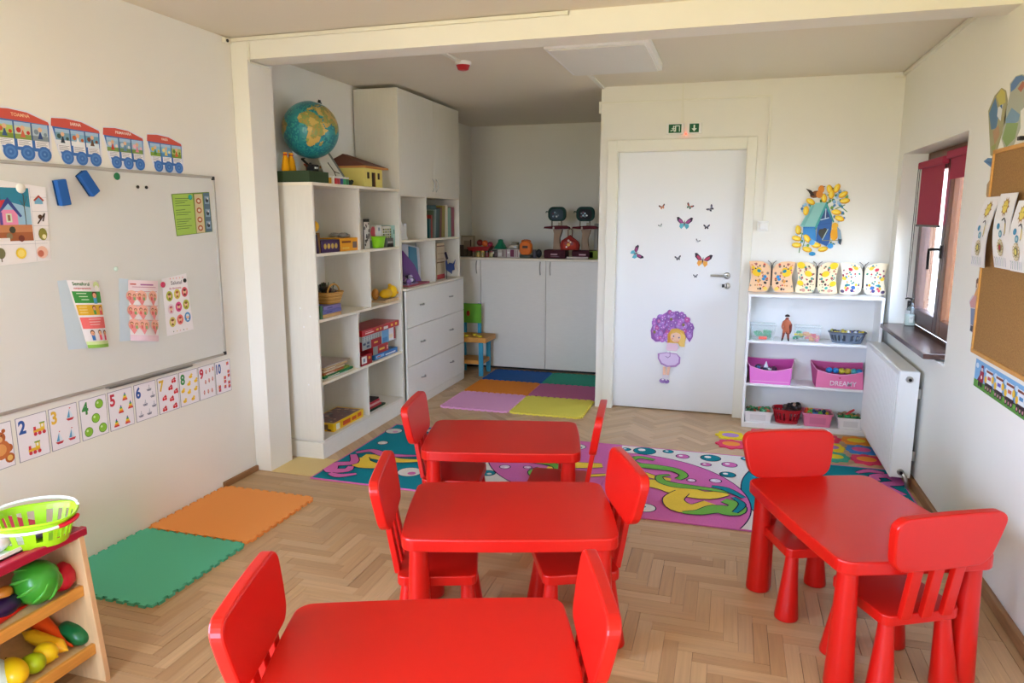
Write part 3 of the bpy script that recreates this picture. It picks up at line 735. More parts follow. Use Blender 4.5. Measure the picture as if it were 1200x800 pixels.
for y in (BY0+.012, BY1-.012):
    for z in (BZ0+.012, BZ1-.012): mb = MB(); mb.box(-2.80, -2.777, y-.010, y+.010, z-.010, z+.010, 'darkmetal', b=.003); mb.build('corner_cap', wb, True)
mb = MB(); mb.box(-2.80, -2.772, 2.60, 3.15, BZ0-.010, BZ0-.004, 'alu'); mb.box(-2.775, -2.772, 2.60, 3.15, BZ0-.010, BZ0+.000, 'alu'); mb.build('pen_tray', wb, True)
XW = -2.785
# -- four paper wagons above the board
def wagon(yl, wd, z0, z1, word, pics, lab, tilt=0):
    F = LW(yl, z0, -2.7995); H = z1-z0; W_ = wd; R_, B_ = '#d4584a', '#3f74bd'
    top = [(0, H*.80), (W_*.02, H*.97), (W_*.30, H*1.0), (W_*.62, H*.97), (W_*.98, H*.83), (W_*1.0, H*.77)]
    body = [(W_*.02, H*.80), (W_*.10, H*.40), (W_*.16, H*.20), (W_*.96, H*.20), (W_*.99, H*.78)]
    F.slab([(-.004, H*.80), (W_*.02, H*1.0), (W_*.3, H*1.03), (W_*.62, H*1.0), (W_, H*.86), (W_*1.02, H*.76), (W_*1.0, H*.16), (W_*.9, 0), (W_*.2, 0), (W_*.11, H*.2)], .0012, '#e6e9f2')
    F.poly(body, B_); F.poly(top, R_)
    F.text(word, W_*.5, H*.865, H*.07, '#f3c9a0' if word[0] == 'T' else '#f6e6dd', center=True, bold=.02, wmax=W_*.5)
    for k in range(3):
        x0 = W_*(.07+.30*k); x1 = x0+W_*.28
        F.rect(x0, H*.42, x1, H*.76, pics[k][0]); F.rect(x0, H*.42, x1, H*.52, pics[k][1]); F.rect(x0, H*.68, x1, H*.76, '#a9cbe6')
        cx = (x0+x1)/2; F.poly([(cx-W_*.05, H*.46), (cx+W_*.04, H*.46), (cx, H*.64)], pics[k][2]); F.disc(cx, H*.65, H*.05, '#e9bf9a', n_=8); F.disc(x0+W_*.07, H*.60, H*.055, pics[k][3], n_=8); F.disc(x1-W_*.05, H*.56, H*.04, pics[k][3], n_=8)
        if k: F.rect(x0-W_*.012, H*.42, x0, H*.76, '#3a5580')
        F.rect(x0+W_*.03, H*.27, x1, H*.42, '#f2f1f4')
        for q in range(4): F.line([(x0+W_*.05, H*(.395-.03*q)), (x1-W_*(.03+.03*(q % 2)), H*(.395-.03*q))], .0016, '#6b7280')
        wx = W_*(.27+.29*k); F.disc(wx, H*.155, W_*.125, B_, ry=H*.155, n_=18); F.disc(wx, H*.155, W_*.09, '#5588cc', ry=H*.11, n_=16); F.disc(wx, H*.155, W_*.06, B_, ry=H*.07, n_=12); F.disc(wx, H*.155, W_*.02, '#6f9cd6', n_=8)
    return single(F, 'paper_wagon', lab, 'decoration', 'paper train wagons above the whiteboard')
G1 = [('#b9cf6a', '#7f9a3c', '#41618f', '#cf5a3a'), ('#cfd9c0', '#8da552', '#d8694f', '#c33f3a'), ('#b8cbd6', '#8797a0', '#2f4c86', '#7f93a5')]
G2 = [('#7aa5bd', '#e9eef2', '#283648', '#3f5a55'), ('#8dbdd8', '#eef2f5', '#f4f4f4', '#c96a3a'), ('#6ea9cb', '#dfe9ef', '#6a4b3a', '#844a3a')]
G3 = [('#9ec4dd', '#7fa35a', '#cf4633', '#e6d8d0'), ('#7fa9c6', '#6f9160', '#6a8db0', '#cfd9dd'), ('#a8c9da', '#7c9c52', '#e58ca4', '#efb7c4')]
G4 = [('#8cc0da', '#8aa93e', '#4d8b3b', '#e6c34a'), ('#7fc1e6', '#4f93c9', '#efd873', '#f3e6a4'), ('#b9c77a', '#7e9a36', '#d9603c', '#5f8a37')]
wagon(2.190, .258, 1.806, 2.005, 'TOAMNA', G1, 'paper train wagon reading TOAMNA, leftmost above the whiteboard')
wagon(2.455, .250, 1.804, 1.998, 'IARNA', G2, 'paper train wagon reading IARNA with winter pictures')
wagon(2.722, .240, 1.802, 1.988, 'PRIMAVARA', G3, 'paper train wagon reading PRIMAVARA with spring pictures')
wagon(2.985, .238, 1.802, 1.985, 'VARA', G4, 'paper train wagon reading VARA, rightmost of the four')
# -- number cards below the board
def card(y0, y1, zt, zb, num, ncol, pic, lab):
    W_, H = y1-y0, zt-zb; F = LW(y0, zb, -2.7995)
    F.slab([(0, 0), (W_, 0), (W_, H), (0, H)], .0014, '#8f8c9a'); F.rect(.0022, .0022, W_-.0022, H-.0022, '#f4eff3')
    if num: F.text(num, W_*.07, H*.62, H*.31, ncol, bold=.035, sx=.85 if len(num) == 1 else .62)
    pic(F, W_, H)
    return single(F, 'number_card', lab, 'card', 'number cards under the whiteboard')
def train(F, x, y, s):
    F.rect(x-s, y-s*.35, x+s*.9, y+s*.15, '#e8b93a'); F.rect(x+s*.2, y, x+s*.9, y+s*.9, '#f0d23a'); F.rect(x+s*.05, y+s*.85, x+s, y+s*1.05, '#7fa63a'); F.rect(x-s*.95, y, x-s*.55, y+s*.6, '#d6394a'); F.rect(x+s*.35, y+s*.3, x+s*.7, y+s*.75, '#f7f3e6')
    for q in (-.7, 0, .75): F.disc(x+q*s, y-s*.55, s*.3, '#d6394a', n_=10)
def boat(F, x, y, s):
    F.poly([(x-s*.8, y-s*.6), (x+s*.8, y-s*.6), (x+s*.45, y-s), (x-s*.4, y-s)], '#c8333f'); F.poly([(x-s*.6, y-s*.5), (x, y+s), (x, y-s*.5)], '#5fa6cf'); F.poly([(x+s*.08, y-s*.5), (x+s*.08, y+s*.8), (x+s*.6, y-s*.5)], '#dfeef6'); F.poly([(x, y+s), (x+s*.3, y+s*1.15), (x, y+s*1.25)], '#c8333f')
def ball(F, x, y, s): F.disc(x, y, s, '#5d8f24', n_=16); F.disc(x, y, s*.85, '#8ec63a', n_=16); F.disc(x-s*.3, y+s*.3, s*.25, '#d6efae', n_=8)
def cone(F, x, y, s):
    for k, c in enumerate(('#d6333f', '#ef8a32', '#f2d235', '#57a64a', '#3f6fb5')): wd = s*(1-.18*k)*.75; F.rect(x-wd, y-s+k*s*.36, x+wd, y-s+(k+1)*s*.36, c)
    F.poly([(x-s*.12, y+s*.8), (x+s*.12, y+s*.8), (x, y+s*1.1)], '#d6333f')
def ship(F, x, y, s): F.poly([(x-s, y-s*.2), (x+s, y-s*.1), (x+s*.7, y-s*.8), (x-s*.6, y-s*.8)], '#9a9aa8'); F.poly([(x-s*.4, y), (x+s*.5, y), (x+s*.1, y+s*.7)], '#c9c9d4'); F.disc(x, y-s*.45, s*.2, '#5d5d6c', n_=6); F.line([(x+s*.1, y+s*.6), (x+s*.1, y+s)], s*.12, '#6e6e7c')
def cherry(F, x, y, s): F.disc(x-s*.4, y-s*.3, s*.5, '#d6242f', n_=10); F.disc(x+s*.5, y-s*.3, s*.5, '#d6242f', n_=10); F.poly([(x-s, y+s*.2), (x+s, y+s*.2), (x+s*.5, y+s), (x-s*.2, y+s*.5)], '#c92736'); F.disc(x, y, s*.25, '#f3b9b9', n_=6)
def duck(F, x, y, s): F.disc(x, y-s*.25, s*.85, '#f3c52c', ry=s*.55, n_=14); F.disc(x+s*.4, y+s*.45, s*.42, '#f5cf3e', n_=10); F.poly([(x+s*.75, y+s*.5), (x+s*1.15, y+s*.4), (x+s*.75, y+s*.25)], '#e8752a')
def icecream(F, x, y, s): F.poly([(x-s*.6, y), (x+s*.6, y), (x, y-s)], '#b94a3a'); F.disc(x, y+s*.2, s*.55, '#e3a9a0', n_=10); F.disc(x, y+s*.75, s*.3, '#c9525a', n_=8)
def brick(F, x, y, s, c='#d8404a'): F.rect(x-s*.7, y-s*.7, x+s*.7, y+s*.7, c); F.disc(x-s*.2, y+s*.3, s*.3, '#f0b13a', n_=8); F.disc(x+s*.2, y-s*.3, s*.25, '#3f6fc0', n_=8)
def multi(fn, pts, s): return lambda F, W_, H: [fn(F, W_*a, H*b_, s) for a, b_ in pts]
def bear(F, W_, H):
    for x, y, r_ in ((.35, .44, .13), (.60, .68, .15), (.45, .82, .05), (.74, .82, .05), (.85, .42, .1), (.3, .22, .1), (.85, .2, .12)): F.disc(W_*x, H*y, W_*r_*1.25, '#b5602a', n_=14)
    F.disc(W_*.6, H*.42, W_*.30, '#c9713a', n_=16); F.disc(W_*.6, H*.42, W_*.18, '#e3a05a', n_=14); F.disc(W_*.60, H*.65, W_*.09, '#e9b577', n_=10); F.disc(W_*.85, H*.2, W_*.09, '#efc06a', n_=10); F.disc(W_*.60, H*.67, W_*.02, '#3a2010', n_=6); F.disc(W_*.54, H*.73, W_*.018, '#2a1810', n_=6); F.disc(W_*.67, H*.73, W_*.018, '#2a1810', n_=6)
RD, BL_, YL_, GR_ = '#cf3246', '#2a55a0', '#e6b93a', '#3f8f4a'
CY0 = 2.140
edges = [(1.985, 2.123), (2.142, 2.284), (2.294, 2.436), (2.449, 2.596), (2.606, 2.752), (2.764, 2.905), (2.917, 3.062), (3.070, 3.210), (3.217, 3.348), (3.354, 3.484)]
tops = [.752]*10
specs = [('1', YL_, bear, 'number card 1 with a teddy bear, at the left edge'),
 ('2', BL_, multi(train, [(.72, .62), (.50, .22)], .028), 'number card 2 with two toy trains'),
 ('3', YL_, multi(boat, [(.72, .75), (.28, .27), (.72, .27)], .026), 'number card 3 with three sailing boats'),
 ('4', GR_, multi(ball, [(.72, .80), (.55, .47), (.25, .18), (.78, .18)], .023), 'number card 4 with green balls'),
 ('5', RD, multi(cone, [(.68, .80), (.48, .50), (.88, .55), (.25, .18), (.70, .18)], .020), 'number card 5 with stacking rings'),
 ('6', BL_, multi(ship, [(.68, .82), (.82, .62), (.45, .45), (.85, .35), (.22, .18), (.60, .18)], .017), 'number card 6 with small grey ships'),
 ('7', YL_, multi(cherry, [(.78, .84), (.60, .66), (.85, .52), (.28, .42), (.62, .34), (.25, .12), (.75, .12)], .017), 'number card 7 with red cherries'),
 ('8', GR_, multi(duck, [(.62, .82), (.50, .62), (.88, .66), (.16, .46), (.48, .38), (.84, .42), (.22, .16), (.66, .16)], .016), 'number card 8 with yellow ducklings'),
 ('9', RD, multi(icecream, [(.48, .80), (.70, .82), (.9, .84), (.40, .50), (.62, .52), (.84, .54), (.28, .20), (.52, .20), (.76, .20)], .013), 'number card 9 with ice cream cones'),
 ('10', BL_, multi(brick, [(.82, .88), (.86, .62), (.86, .50), (.60, .46), (.60, .34), (.22, .22), (.22, .12), (.58, .18), (.85, .28), (.85, .16)], .013), 'number card 10 with coloured bricks')]
for (a, b_), t, (n_, c, p, l) in zip(edges, tops, specs): card(a, b_, t, t-.19, n_, c, p, l)
# -- things held on the board
def magnet(px, py, r_, col, lab, m='gloss', x=XW+.002):
    p = on(px, py, 'x', x); mb = MB(Matrix.Translation(p) @ Matrix.Rotation(PI/2, 4, 'Y')); mb.lathe((0, 0, 0), [(r_*.9, 0), (r_, .002), (r_, .005), (r_*.7, .008), (.001, .009)], m, col, n_=18)
    return single(mb, 'magnet', lab, 'magnet')
def eraser(px, py, ang, lab):
    p = on(px, py, 'x', XW+.012); mb = MB(Matrix.Translation(p) @ Matrix.Rotation(ang, 4, 'X'))
    t = thing('board_eraser', lab, 'eraser', tuple(p))
    mb.box(-.002, .020, -.024, .024, -.055, .055, 'matte', '#2460ad', b=.004); mb.build('body', t, True)
    mb = MB(Matrix.Translation(p) @ Matrix.Rotation(ang, 4, 'X')); mb.box(-.011, -.002, -.022, .022, -.053, .053, 'felt', '#173a66'); mb.build('felt_pad', t, True)
eraser(71.5, 225.5, .14, 'blue board eraser hanging nearly upright at the top of the whiteboard'); eraser(102, 215, .62, 'blue board eraser tilted to the right, beside the upright one')
magnet(136.5, 206.5, .017, '#1d7a44', 'dark green round magnet at the top of the whiteboard'); magnet(161, 219, .008, '#1c1c1c', 'left one of two tiny black magnets'); magnet(171, 219.5, .008, '#1c1c1c', 'right one of two tiny black magnets')
magnet(135.5, 315, .011, '#cfe3d2', 'pale green magnet alone in the middle of the board')
# poster with the pink house
F = LW(2.10, 1.395, XW+.001); W_, H = .285, .335
F.slab([(0, -.012), (W_-.01, 0), (W_, H-.03), (0, H)], .0012, '#f3efee'); F.rect(0, .085, .205, .298, '#2f86a3'); F.poly([(0, .14), (.205, .14), (.205, .22), (.1, .245), (0, .21)], '#9cc4dc')
F.rect(0, .085, .205, .150, '#a8623a'); F.rect(.0, .12, .205, .15, '#c9875a'); F.rect(.07, .15, .145, .21, '#e88fb5'); F.rect(-.0, .15, .07, .195, '#d97ba6')
F.poly([(.06, .205), (.11, .26), (.165, .185), (.155, .18), (.11, .235), (.07, .195)], '#3a4a90'); F.poly([(0, .195), (.065, .198), (.10, .25), (.0, .235)], '#c42a35'); F.rect(.095, .16, .12, .195, '#d9e3c9'); F.rect(.102, .166, .113, .189, '#8a6a4a'); F.rect(.068, .15, .080, .2, '#5a4a9a')
for i, (x, y) in enumerate(((.01, .27), (.03, .278), (.05, .272), (.02, .255), (.045, .258), (.07, .262), (.055, .285))): F.disc(x, y, .006, '#23272e', n_=6); F.disc(x+.004, y+.001, .003, '#f4f4f4', n_=5)
F.line([(.178, .15), (.178, .27), (.165, .285)], .003, '#5a5a48'); F.line([(.178, .23), (.195, .265)], .002, '#5a5a48'); F.line([(.178, .22), (.16, .25)], .002, '#5a5a48')
for x, y, c in ((.03, .10, '#6e6a3a'), (.1, .105, '#8a7a5a'), (.115, .13, '#4a4a3a'), (.15, .095, '#7a3a2a')): F.disc(x, y, .014, c, n_=8)
F.rect(0, .085, .10, .098, '#efe9e4'); F.line([(0, .072), (W_-.02, .072)], .0012, '#b9b9c0'); F.line([(.208, .0), (.208, .30)], .0012, '#b9b9c0')
for y in (.085, .145, .205, .262): F.line([(.208, y), (W_-.004, y)], .0012, '#b9b9c0')
F.poly([(.225, .235), (.262, .235), (.262, .25), (.245, .268), (.225, .25)], '#7fb7d6'); F.poly([(.22, .25), (.246, .272), (.27, .25), (.262, .246), (.246, .262), (.226, .246)], '#b5402f')
F.line([(.23, .155), (.265, .195), (.255, .165)], .006, '#4a3a2f'); F.disc(.243, .182, .010, '#5a4030', n_=8); F.disc(.247, .11, .020, '#8f8a3a', ry=.026); F.disc(.252, .100, .010, '#e9e3b0', n_=8)
F.disc(.055, .038, .018, '#7a7a55', ry=.022); F.line([(.055, .02), (.055, .005)], .004, '#6a5a45'); F.disc(.14, .035, .023, '#f2cf3a'); F.disc(.14, .035, .015, '#f7e07a'); F.disc(.235, .035, .026, '#f2c3ae'); F.disc(.228, .03, .014, '#c9705a')
single(F, 'picture_sheet', 'picture sheet of a pink house with red roof, held on the whiteboard', 'poster')
magnet(23.5, 220.5, .020, '#efede2', 'cream round magnet holding the house picture')
# green leaflet
F = LW(3.105, 1.487, XW+.001); P = [(.015, -.01), (.290, .008), (.285, .226), (0, .206)]
F.slab(P, .0012, '#6e8c3a'); F.poly([(.017, -.006), (.16, .002), (.155, .213), (.005, .203)], '#a9cc58'); F.poly([(.165, .003), (.23, .006), (.228, .214), (.165, .210)], '#d9c79a'); F.poly([(.235, .008), (.287, .009), (.282, .222), (.235, .218)], '#5c7688')
for i in range(14):
    z = .186-.012*i
    if i in (4, 8): continue
    F.line([(.022, z-.003), (.13-.02*(i % 3), z+.002)], .0028, '#4a6b2a')
for z in (.175, .125, .075, .03):
    F.disc(.195, z, .020, '#b5602f', ry=.016); F.disc(.195, z, .011, '#e9d9c2', ry=.008)
for z in (.18, .11, .045): F.rect(.242, z-.02, .278, z+.022, '#8fa9bd'); F.disc(.26, z, .012, '#2f3d4a'); F.disc(.265, z+.01, .006, '#d9dde0')
single(F, 'leaflet', 'green and brown printed leaflet at the upper right of the whiteboard', 'leaflet'); magnet(222.5, 231, .014, '#2fa79a', 'teal magnet on the green leaflet', x=XW+.004)
# curled booklets: a strip fixed at its left, opening away from the board
def booklet(TL, TR, BR, BL, back, lean, pic, lab):
    """corner points (y, z) of the printed page on the board; back = outline of the pale cover behind it"""
    t = thing('booklet', lab, 'booklet', (XW, BL[0], BL[1])); W_, H = TR[0]-TL[0], TL[1]-BL[1]
    F = Flat((XW+.001, 0, 0), (0, 1, 0), (0, 0, 1)); F.slab(back, .001, '#cfe0ea'); F.build('rear_cover', t, True)
    def fn(x, y, h):
        a, b_ = x/W_, y/H; l = [BL[k]+(TL[k]-BL[k])*b_ for k in (0, 1)]; r_ = [BR[k]+(TR[k]-BR[k])*b_ for k in (0, 1)]
        return Vector((XW+.004+lean*math.sin(PI*min(1, max(0, a)))*(1.1-b_*.6)+h, l[0]+(r_[0]-l[0])*a, l[1]+(r_[1]-l[1])*a))
    F = Flat((0, 0, 0), (0, 1, 0), (0, 0, 1), fn=fn); n_ = 8
    for i in range(n_): F.add([F.at(W_*i/n_, 0, 0), F.at(W_*(i+1)/n_, 0, 0), F.at(W_*(i+1)/n_, H, 0), F.at(W_*i/n_, H, 0)], [(0, 1, 2, 3)], 'print', '#f3eeee', True)
    F.h = .001; pic(F, W_, H); F.build('front_page', t, True)
def kid(F, x, y, s, hair, shirt, face='#f2b38a'):
    F.rect(x-s*.45, y-s*1.5, x+s*.45, y-s*.3, shirt); F.disc(x, y+s*.15, s*.62, hair, n_=10); F.disc(x, y, s*.48, face, n_=10)
    F.disc(x-s*.17, y+s*.03, s*.07, '#3a2418', n_=5); F.disc(x+s*.17, y+s*.03, s*.07, '#3a2418', n_=5); F.line([(x-s*.15, y-s*.22), (x+s*.15, y-s*.22)], s*.08, '#c9503f')
def pic_a(F, W_, H):
    F.text('Semaforul', W_*.12, H*.925, H*.05, '#2f7a3a', bold=.02, wmax=W_*.62); F.text('comportamentului', W_*.12, H*.865, H*.036, '#c9353f', bold=.02, wmax=W_*.8)
    F.disc(W_*.86, H*.93, W_*.11, '#cfe3a0'); F.disc(W_*.86, H*.89, W_*.08, '#f6f3ea')
    for z0, z1, c in ((.67, .84, '#3f9a45'), (.49, .645, '#e6b52c'), (.29, .46, '#ef6f6c')): F.rect(W_*.04, H*z0, W_*.97, H*z1, c)
    for k in range(3): F.line([(W_*(.15+.05*k), H*(.81-.045*k)), (W_*(.45+.02*k), H*(.81-.045*k))], .0035, '#d9efd0'); F.line([(W_*.3, H*(.43-.04*k)), (W_*(.8-.05*k), H*(.43-.04*k))], .003, '#f7cfc9'); F.line([(W_*.1, H*(.61-.04*k)), (W_*.35, H*(.61-.04*k))], .003, '#f0dc9a')
    kid(F, W_*.72, H*.78, W_*.15, '#5a2d18', '#4aa0c9'); kid(F, W_*.60, H*.59, W_*.11, '#5a2d18', '#5aa84a'); kid(F, W_*.86, H*.58, W_*.11, '#7a3a22', '#e8536a')
    F.rect(0, 0, W_, H*.05, '#8bbf4a'); F.rect(0, H*.05, W_, H*.10, '#cfe3a0')
    kid(F, W_*.30, H*.22, W_*.13, '#4a2412', '#3a73b5'); kid(F, W_*.60, H*.22, W_*.13, '#5a2d18', '#e8536a'); kid(F, W_*.85, H*.21, W_*.13, '#6a3018', '#e05a70')
def pic_b(F, W_, H):
    F.rect(0, H*.84, W_, H, '#f6dfe3'); F.rect(0, 0, W_, H*.10, '#ecd0da'); F.line([(W_*.35, H*.93), (W_*.8, H*.93)], .007, '#b06aa0'); F.line([(W_*.05, H*.935), (W_*.22, H*.935)], .006, '#c9503f'); F.line([(W_*.1, H*.89), (W_*.9, H*.89)], .003, '#c98aa0')
    for r_ in range(3):
        z = H*(.74-.235*r_); F.line([(W_*.02, z+H*.075), (W_*.95, z+H*.08)], .003, '#d98a95')
        for x in (.08, .36, .76):
            F.disc(W_*x, z, W_*.17, '#f2b5a0', ry=W_*.15); F.poly([(W_*(x-.15), z-.005), (W_*(x+.15), z-.005), (W_*x, z-W_*.25)], '#e88a8a'); kid(F, W_*(x-.06), z+.003, W_*.075, '#6a3018', '#d9605a'); kid(F, W_*(x+.07), z, W_*.07, '#8a4a22', '#7fa86a')
yz = lambda px, py: (lambda q: (q.y, q.z))(on(px, py, 'x', XW+.01))
booklet(yz(79, 328), yz(117, 329), yz(128, 406), yz(104, 408), [yz(69, 329), yz(80, 328), yz(104, 408), yz(82, 410)], .015, pic_a, 'booklet with green, yellow and red bands titled Semaforul, standing open on the whiteboard')
booklet(yz(151, 328), yz(186, 329), yz(187, 400), yz(154, 399), [yz(141, 326), yz(152, 327), yz(155, 399), yz(142, 400)], .018, pic_b, 'pinkish booklet with rows of hearts and children, standing open on the whiteboard')
F = LW(3.005, .965, XW+.002); P = [(-.01, 0), (.185, .008), (.160, .315), (-.015, .298)]
F.slab(P, .001, '#f4f0f0'); F.text('Salutul', .045, .262, .02, '#4a3a4a', bold=.01, sx=1.1); F.text('de dimineata', .03, .238, .012, '#c05a80', bold=.01)
cs = [('#b7bf3a', '#7a5a2a'), ('#d9c95a', '#a8622f'), ('#e0606a', '#6a3018'), ('#e9d5dc', '#c9606a'), ('#e0508a', '#a8304a'), ('#b9c03f', '#8a6a2a'), ('#d6c86a', '#7a4a22'), ('#ea7a74', '#b04038'), ('#4a8fc4', '#dfe9f0')]
for i, (a, b_) in enumerate(cs):
    x = .028+.055*(i % 3)+.003*(i//3); z = .205-.068*(i//3)+.006*(i % 3); F.disc(x, z, .023, a, ry=.027, n_=16); F.disc(x, z+.003, .013, '#f0c8a0', n_=10); F.disc(x, z+.010, .011, b_, ry=.007, n_=8); F.poly([(x-.01, z-.018), (x+.01, z-.018), (x, z-.004)], b_)
for k in range(5): F.disc(.04+.022*k, .295, .004, ('#f0a0a8', '#efc3a0')[k % 2], n_=8); F.disc(.035+.024*k, .018, .005, ('#3f7a4a', '#d9c070', '#e0b0b0')[k % 3], n_=3)
single(F, 'greeting_sheet', 'white sheet with nine coloured ovals, tilted at the right of the booklets', 'poster')
magnet(190.5, 333.5, .015, '#c22a50', 'crimson magnet at the top left of the oval sheet'); magnet(216, 328.5, .011, '#1d2420', 'black magnet at the top right of the oval sheet')

# ================================================================= PLAY MARKET STAND WITH TOY FOOD (left foreground)
ms = thing('market_stand', 'low wooden play market stand with a red top and slanted trays', 'toy stand', (-2.3, 1.35, 0))
def sidepanel(y):
    mb = MB(); P = [(-2.50, 0), (-1.982, 0), (-1.982, .03), (-2.032, .52), (-2.50, .52)]
    mb.prism(P, y, y+.02, 'birch', e=.002, fn=lambda a, b_, z: (a, z, b_)); mb.build('side_panel', ms, True)
sidepanel(.90); sidepanel(1.725)
mb = MB(); mb.box(-2.52, -2.050, .88, 1.765, .522, .540, 'print', '#b01e3c', b=.004); mb.build('top_board', ms, True)
mb = MB(); mb.box(-2.062, -2.038, .88, 1.765, .516, .546, 'gloss', '#a81a38', b=.004); mb.build('top_lip', ms, True)
for z, dz in ((.335, .0), (.125, .0)):
    fr = -2.045 if z > .2 else -2.02
    mb = MB(); mb.add([(-2.48, .92, z+.12), (-2.48, 1.725, z+.12), (fr, 1.725, z-.012), (fr, .92, z-.012)], [(0, 1, 2, 3)], 'birch'); mb.add([(-2.48, .92, z+.112), (-2.48, 1.725, z+.112), (fr, 1.725, z-.02), (fr, .92, z-.02)], [(0, 3, 2, 1)], 'birch'); mb.build('tray', ms, True)
    mb = MB(); mb.box(fr-.006, fr+.010, .92, 1.725, z-.022, z+.016, 'honey', b=.003); mb.build('tray_lip', ms, True)
mb = MB(); mb.box(-2.50, -2.488, .92, 1.725, .02, .50, 'birch'); mb.build('rear_rail', ms, True)
single(MB().box(-2.62, -2.30, 1.80, 1.88, 0, .46, 'honey', b=.003), 'wooden_block', 'plain wooden block end showing behind the red-topped stand', 'box')
# green shopping basket
def basket(c, rx, ry, h, col, lab, name='toy_basket', handles=None, slots=True, grp=None, hm=1.15, n_=44, rim=None):
    t = thing(name, lab, 'basket', c, 0, grp)
    R = lambda k, s_: [(rx*s_*math.copysign(abs(math.cos(a))**.7, math.cos(a)), ry*s_*math.copysign(abs(math.sin(a))**.7, math.sin(a)), k) for a in [2*PI*(i+.5)/n_ for i in range(n_)]]
    mb = MB(); lo, hi = .25*h, .78*h; s0, s1 = .78, 1.0; S = lambda z: s0+(s1-s0)*z/h
    mb.rings([R(0, s0), R(lo, S(lo))], 'gloss', col, False, False); mb.rings([R(hi, S(hi)), R(h, 1.0)], 'gloss', col, False, False); mb.add(R(.002, s0), [list(range(n_))], 'gloss', col)
    a, b_ = R(lo, S(lo)), R(hi, S(hi))
    for i in range(0, n_, 2 if slots else 1):
        j = (i+1) % n_; mb.add([a[i], a[j], b_[j], b_[i]], [(0, 1, 2, 3)], 'gloss', col)
    ob = mb.build('body', t)
    so = ob.modifiers.new('thick', 'SOLIDIFY'); so.thickness = .003; so.offset = 0
    mb = MB(); mb.tube(R(h, 1.02), .005, 'gloss', rim or col, n_=6, closed=True); mb.build('rim', t)
    if handles: handles(t, rx, ry, h)
    return t
def two_handles(t, rx, ry, h):
    mb = MB(); mb.tube([(rx*1.03*math.cos(a), ry*.2+ry*.75*math.sin(a), h+.012+.012*math.sin(a)) for a in [PI*i/12 for i in range(13)]], .005, 'gloss', '#eef0ee', n_=6); mb.build('handle', t)
    mb = MB(); mb.tube([(rx*1.06*math.cos(a), -ry*.2-ry*.85*math.sin(a), h-.010-.012*math.sin(a)) for a in [PI*i/12 for i in range(13)]], .005, 'gloss', '#eef0ee', n_=6); hb_ = mb.build('handle', t)
    mb = MB(); mb.tube([(rx*1.06*math.cos(a), -ry*.2-ry*.85*math.sin(a), h-.010-.012*math.sin(a)) for a in [.05+.055*i for i in range(16)]], .0075, 'gloss', '#d81f36', n_=8); mb.build('grip', hb_)
bp = on(43, 632, 'z', .541)
t = basket((bp.x, bp.y, .5405), .118, .098, .085, '#9fd41a', 'lime green toy shopping basket with white handles and red grip on the red top', handles=two_handles)
t.matrix_basis = Matrix.Translation((bp.x, bp.y, .5405)) @ Matrix.Rotation(.7, 4, 'Z')
def plum(loc, r_, col, lab, name='toy_fruit', cat='toy food', grp=None):
    mb = MB(Matrix.Translation(loc)); mb.ell((0, 0, r_[2]), r_, 'gloss', col); return single(mb, name, lab, cat, grp)
plum((bp.x+.01, bp.y, .546), (.034, .026, .02), '#4a3550', 'dark purple toy plum inside the lime green basket')
p = on(8, 646, 'z', .541); mb = MB(); mb.box(p.x-.05, p.x+.045, p.y-.14, p.y+.06, .5405, .546, 'gloss', '#e3edd9'); mb.box(p.x-.05, p.x+.045, p.y+.056, p.y+.06, .5405, .562, 'gloss', '#eef2ea'); mb.box(p.x+.041, p.x+.045, p.y-.14, p.y+.06, .5405, .558, 'gloss', '#eef2ea'); single(mb, 'toy_tray', 'white plastic toy tray on the red top in front of the basket', 'tray')
mb = MB(); mb.ell((p.x-.01, p.y-.03, .580), (.034, .06, .032), 'gloss', '#e6e2f0'); single(mb, 'toy_bread', 'pale lilac toy lump lying in the white tray', 'toy food')
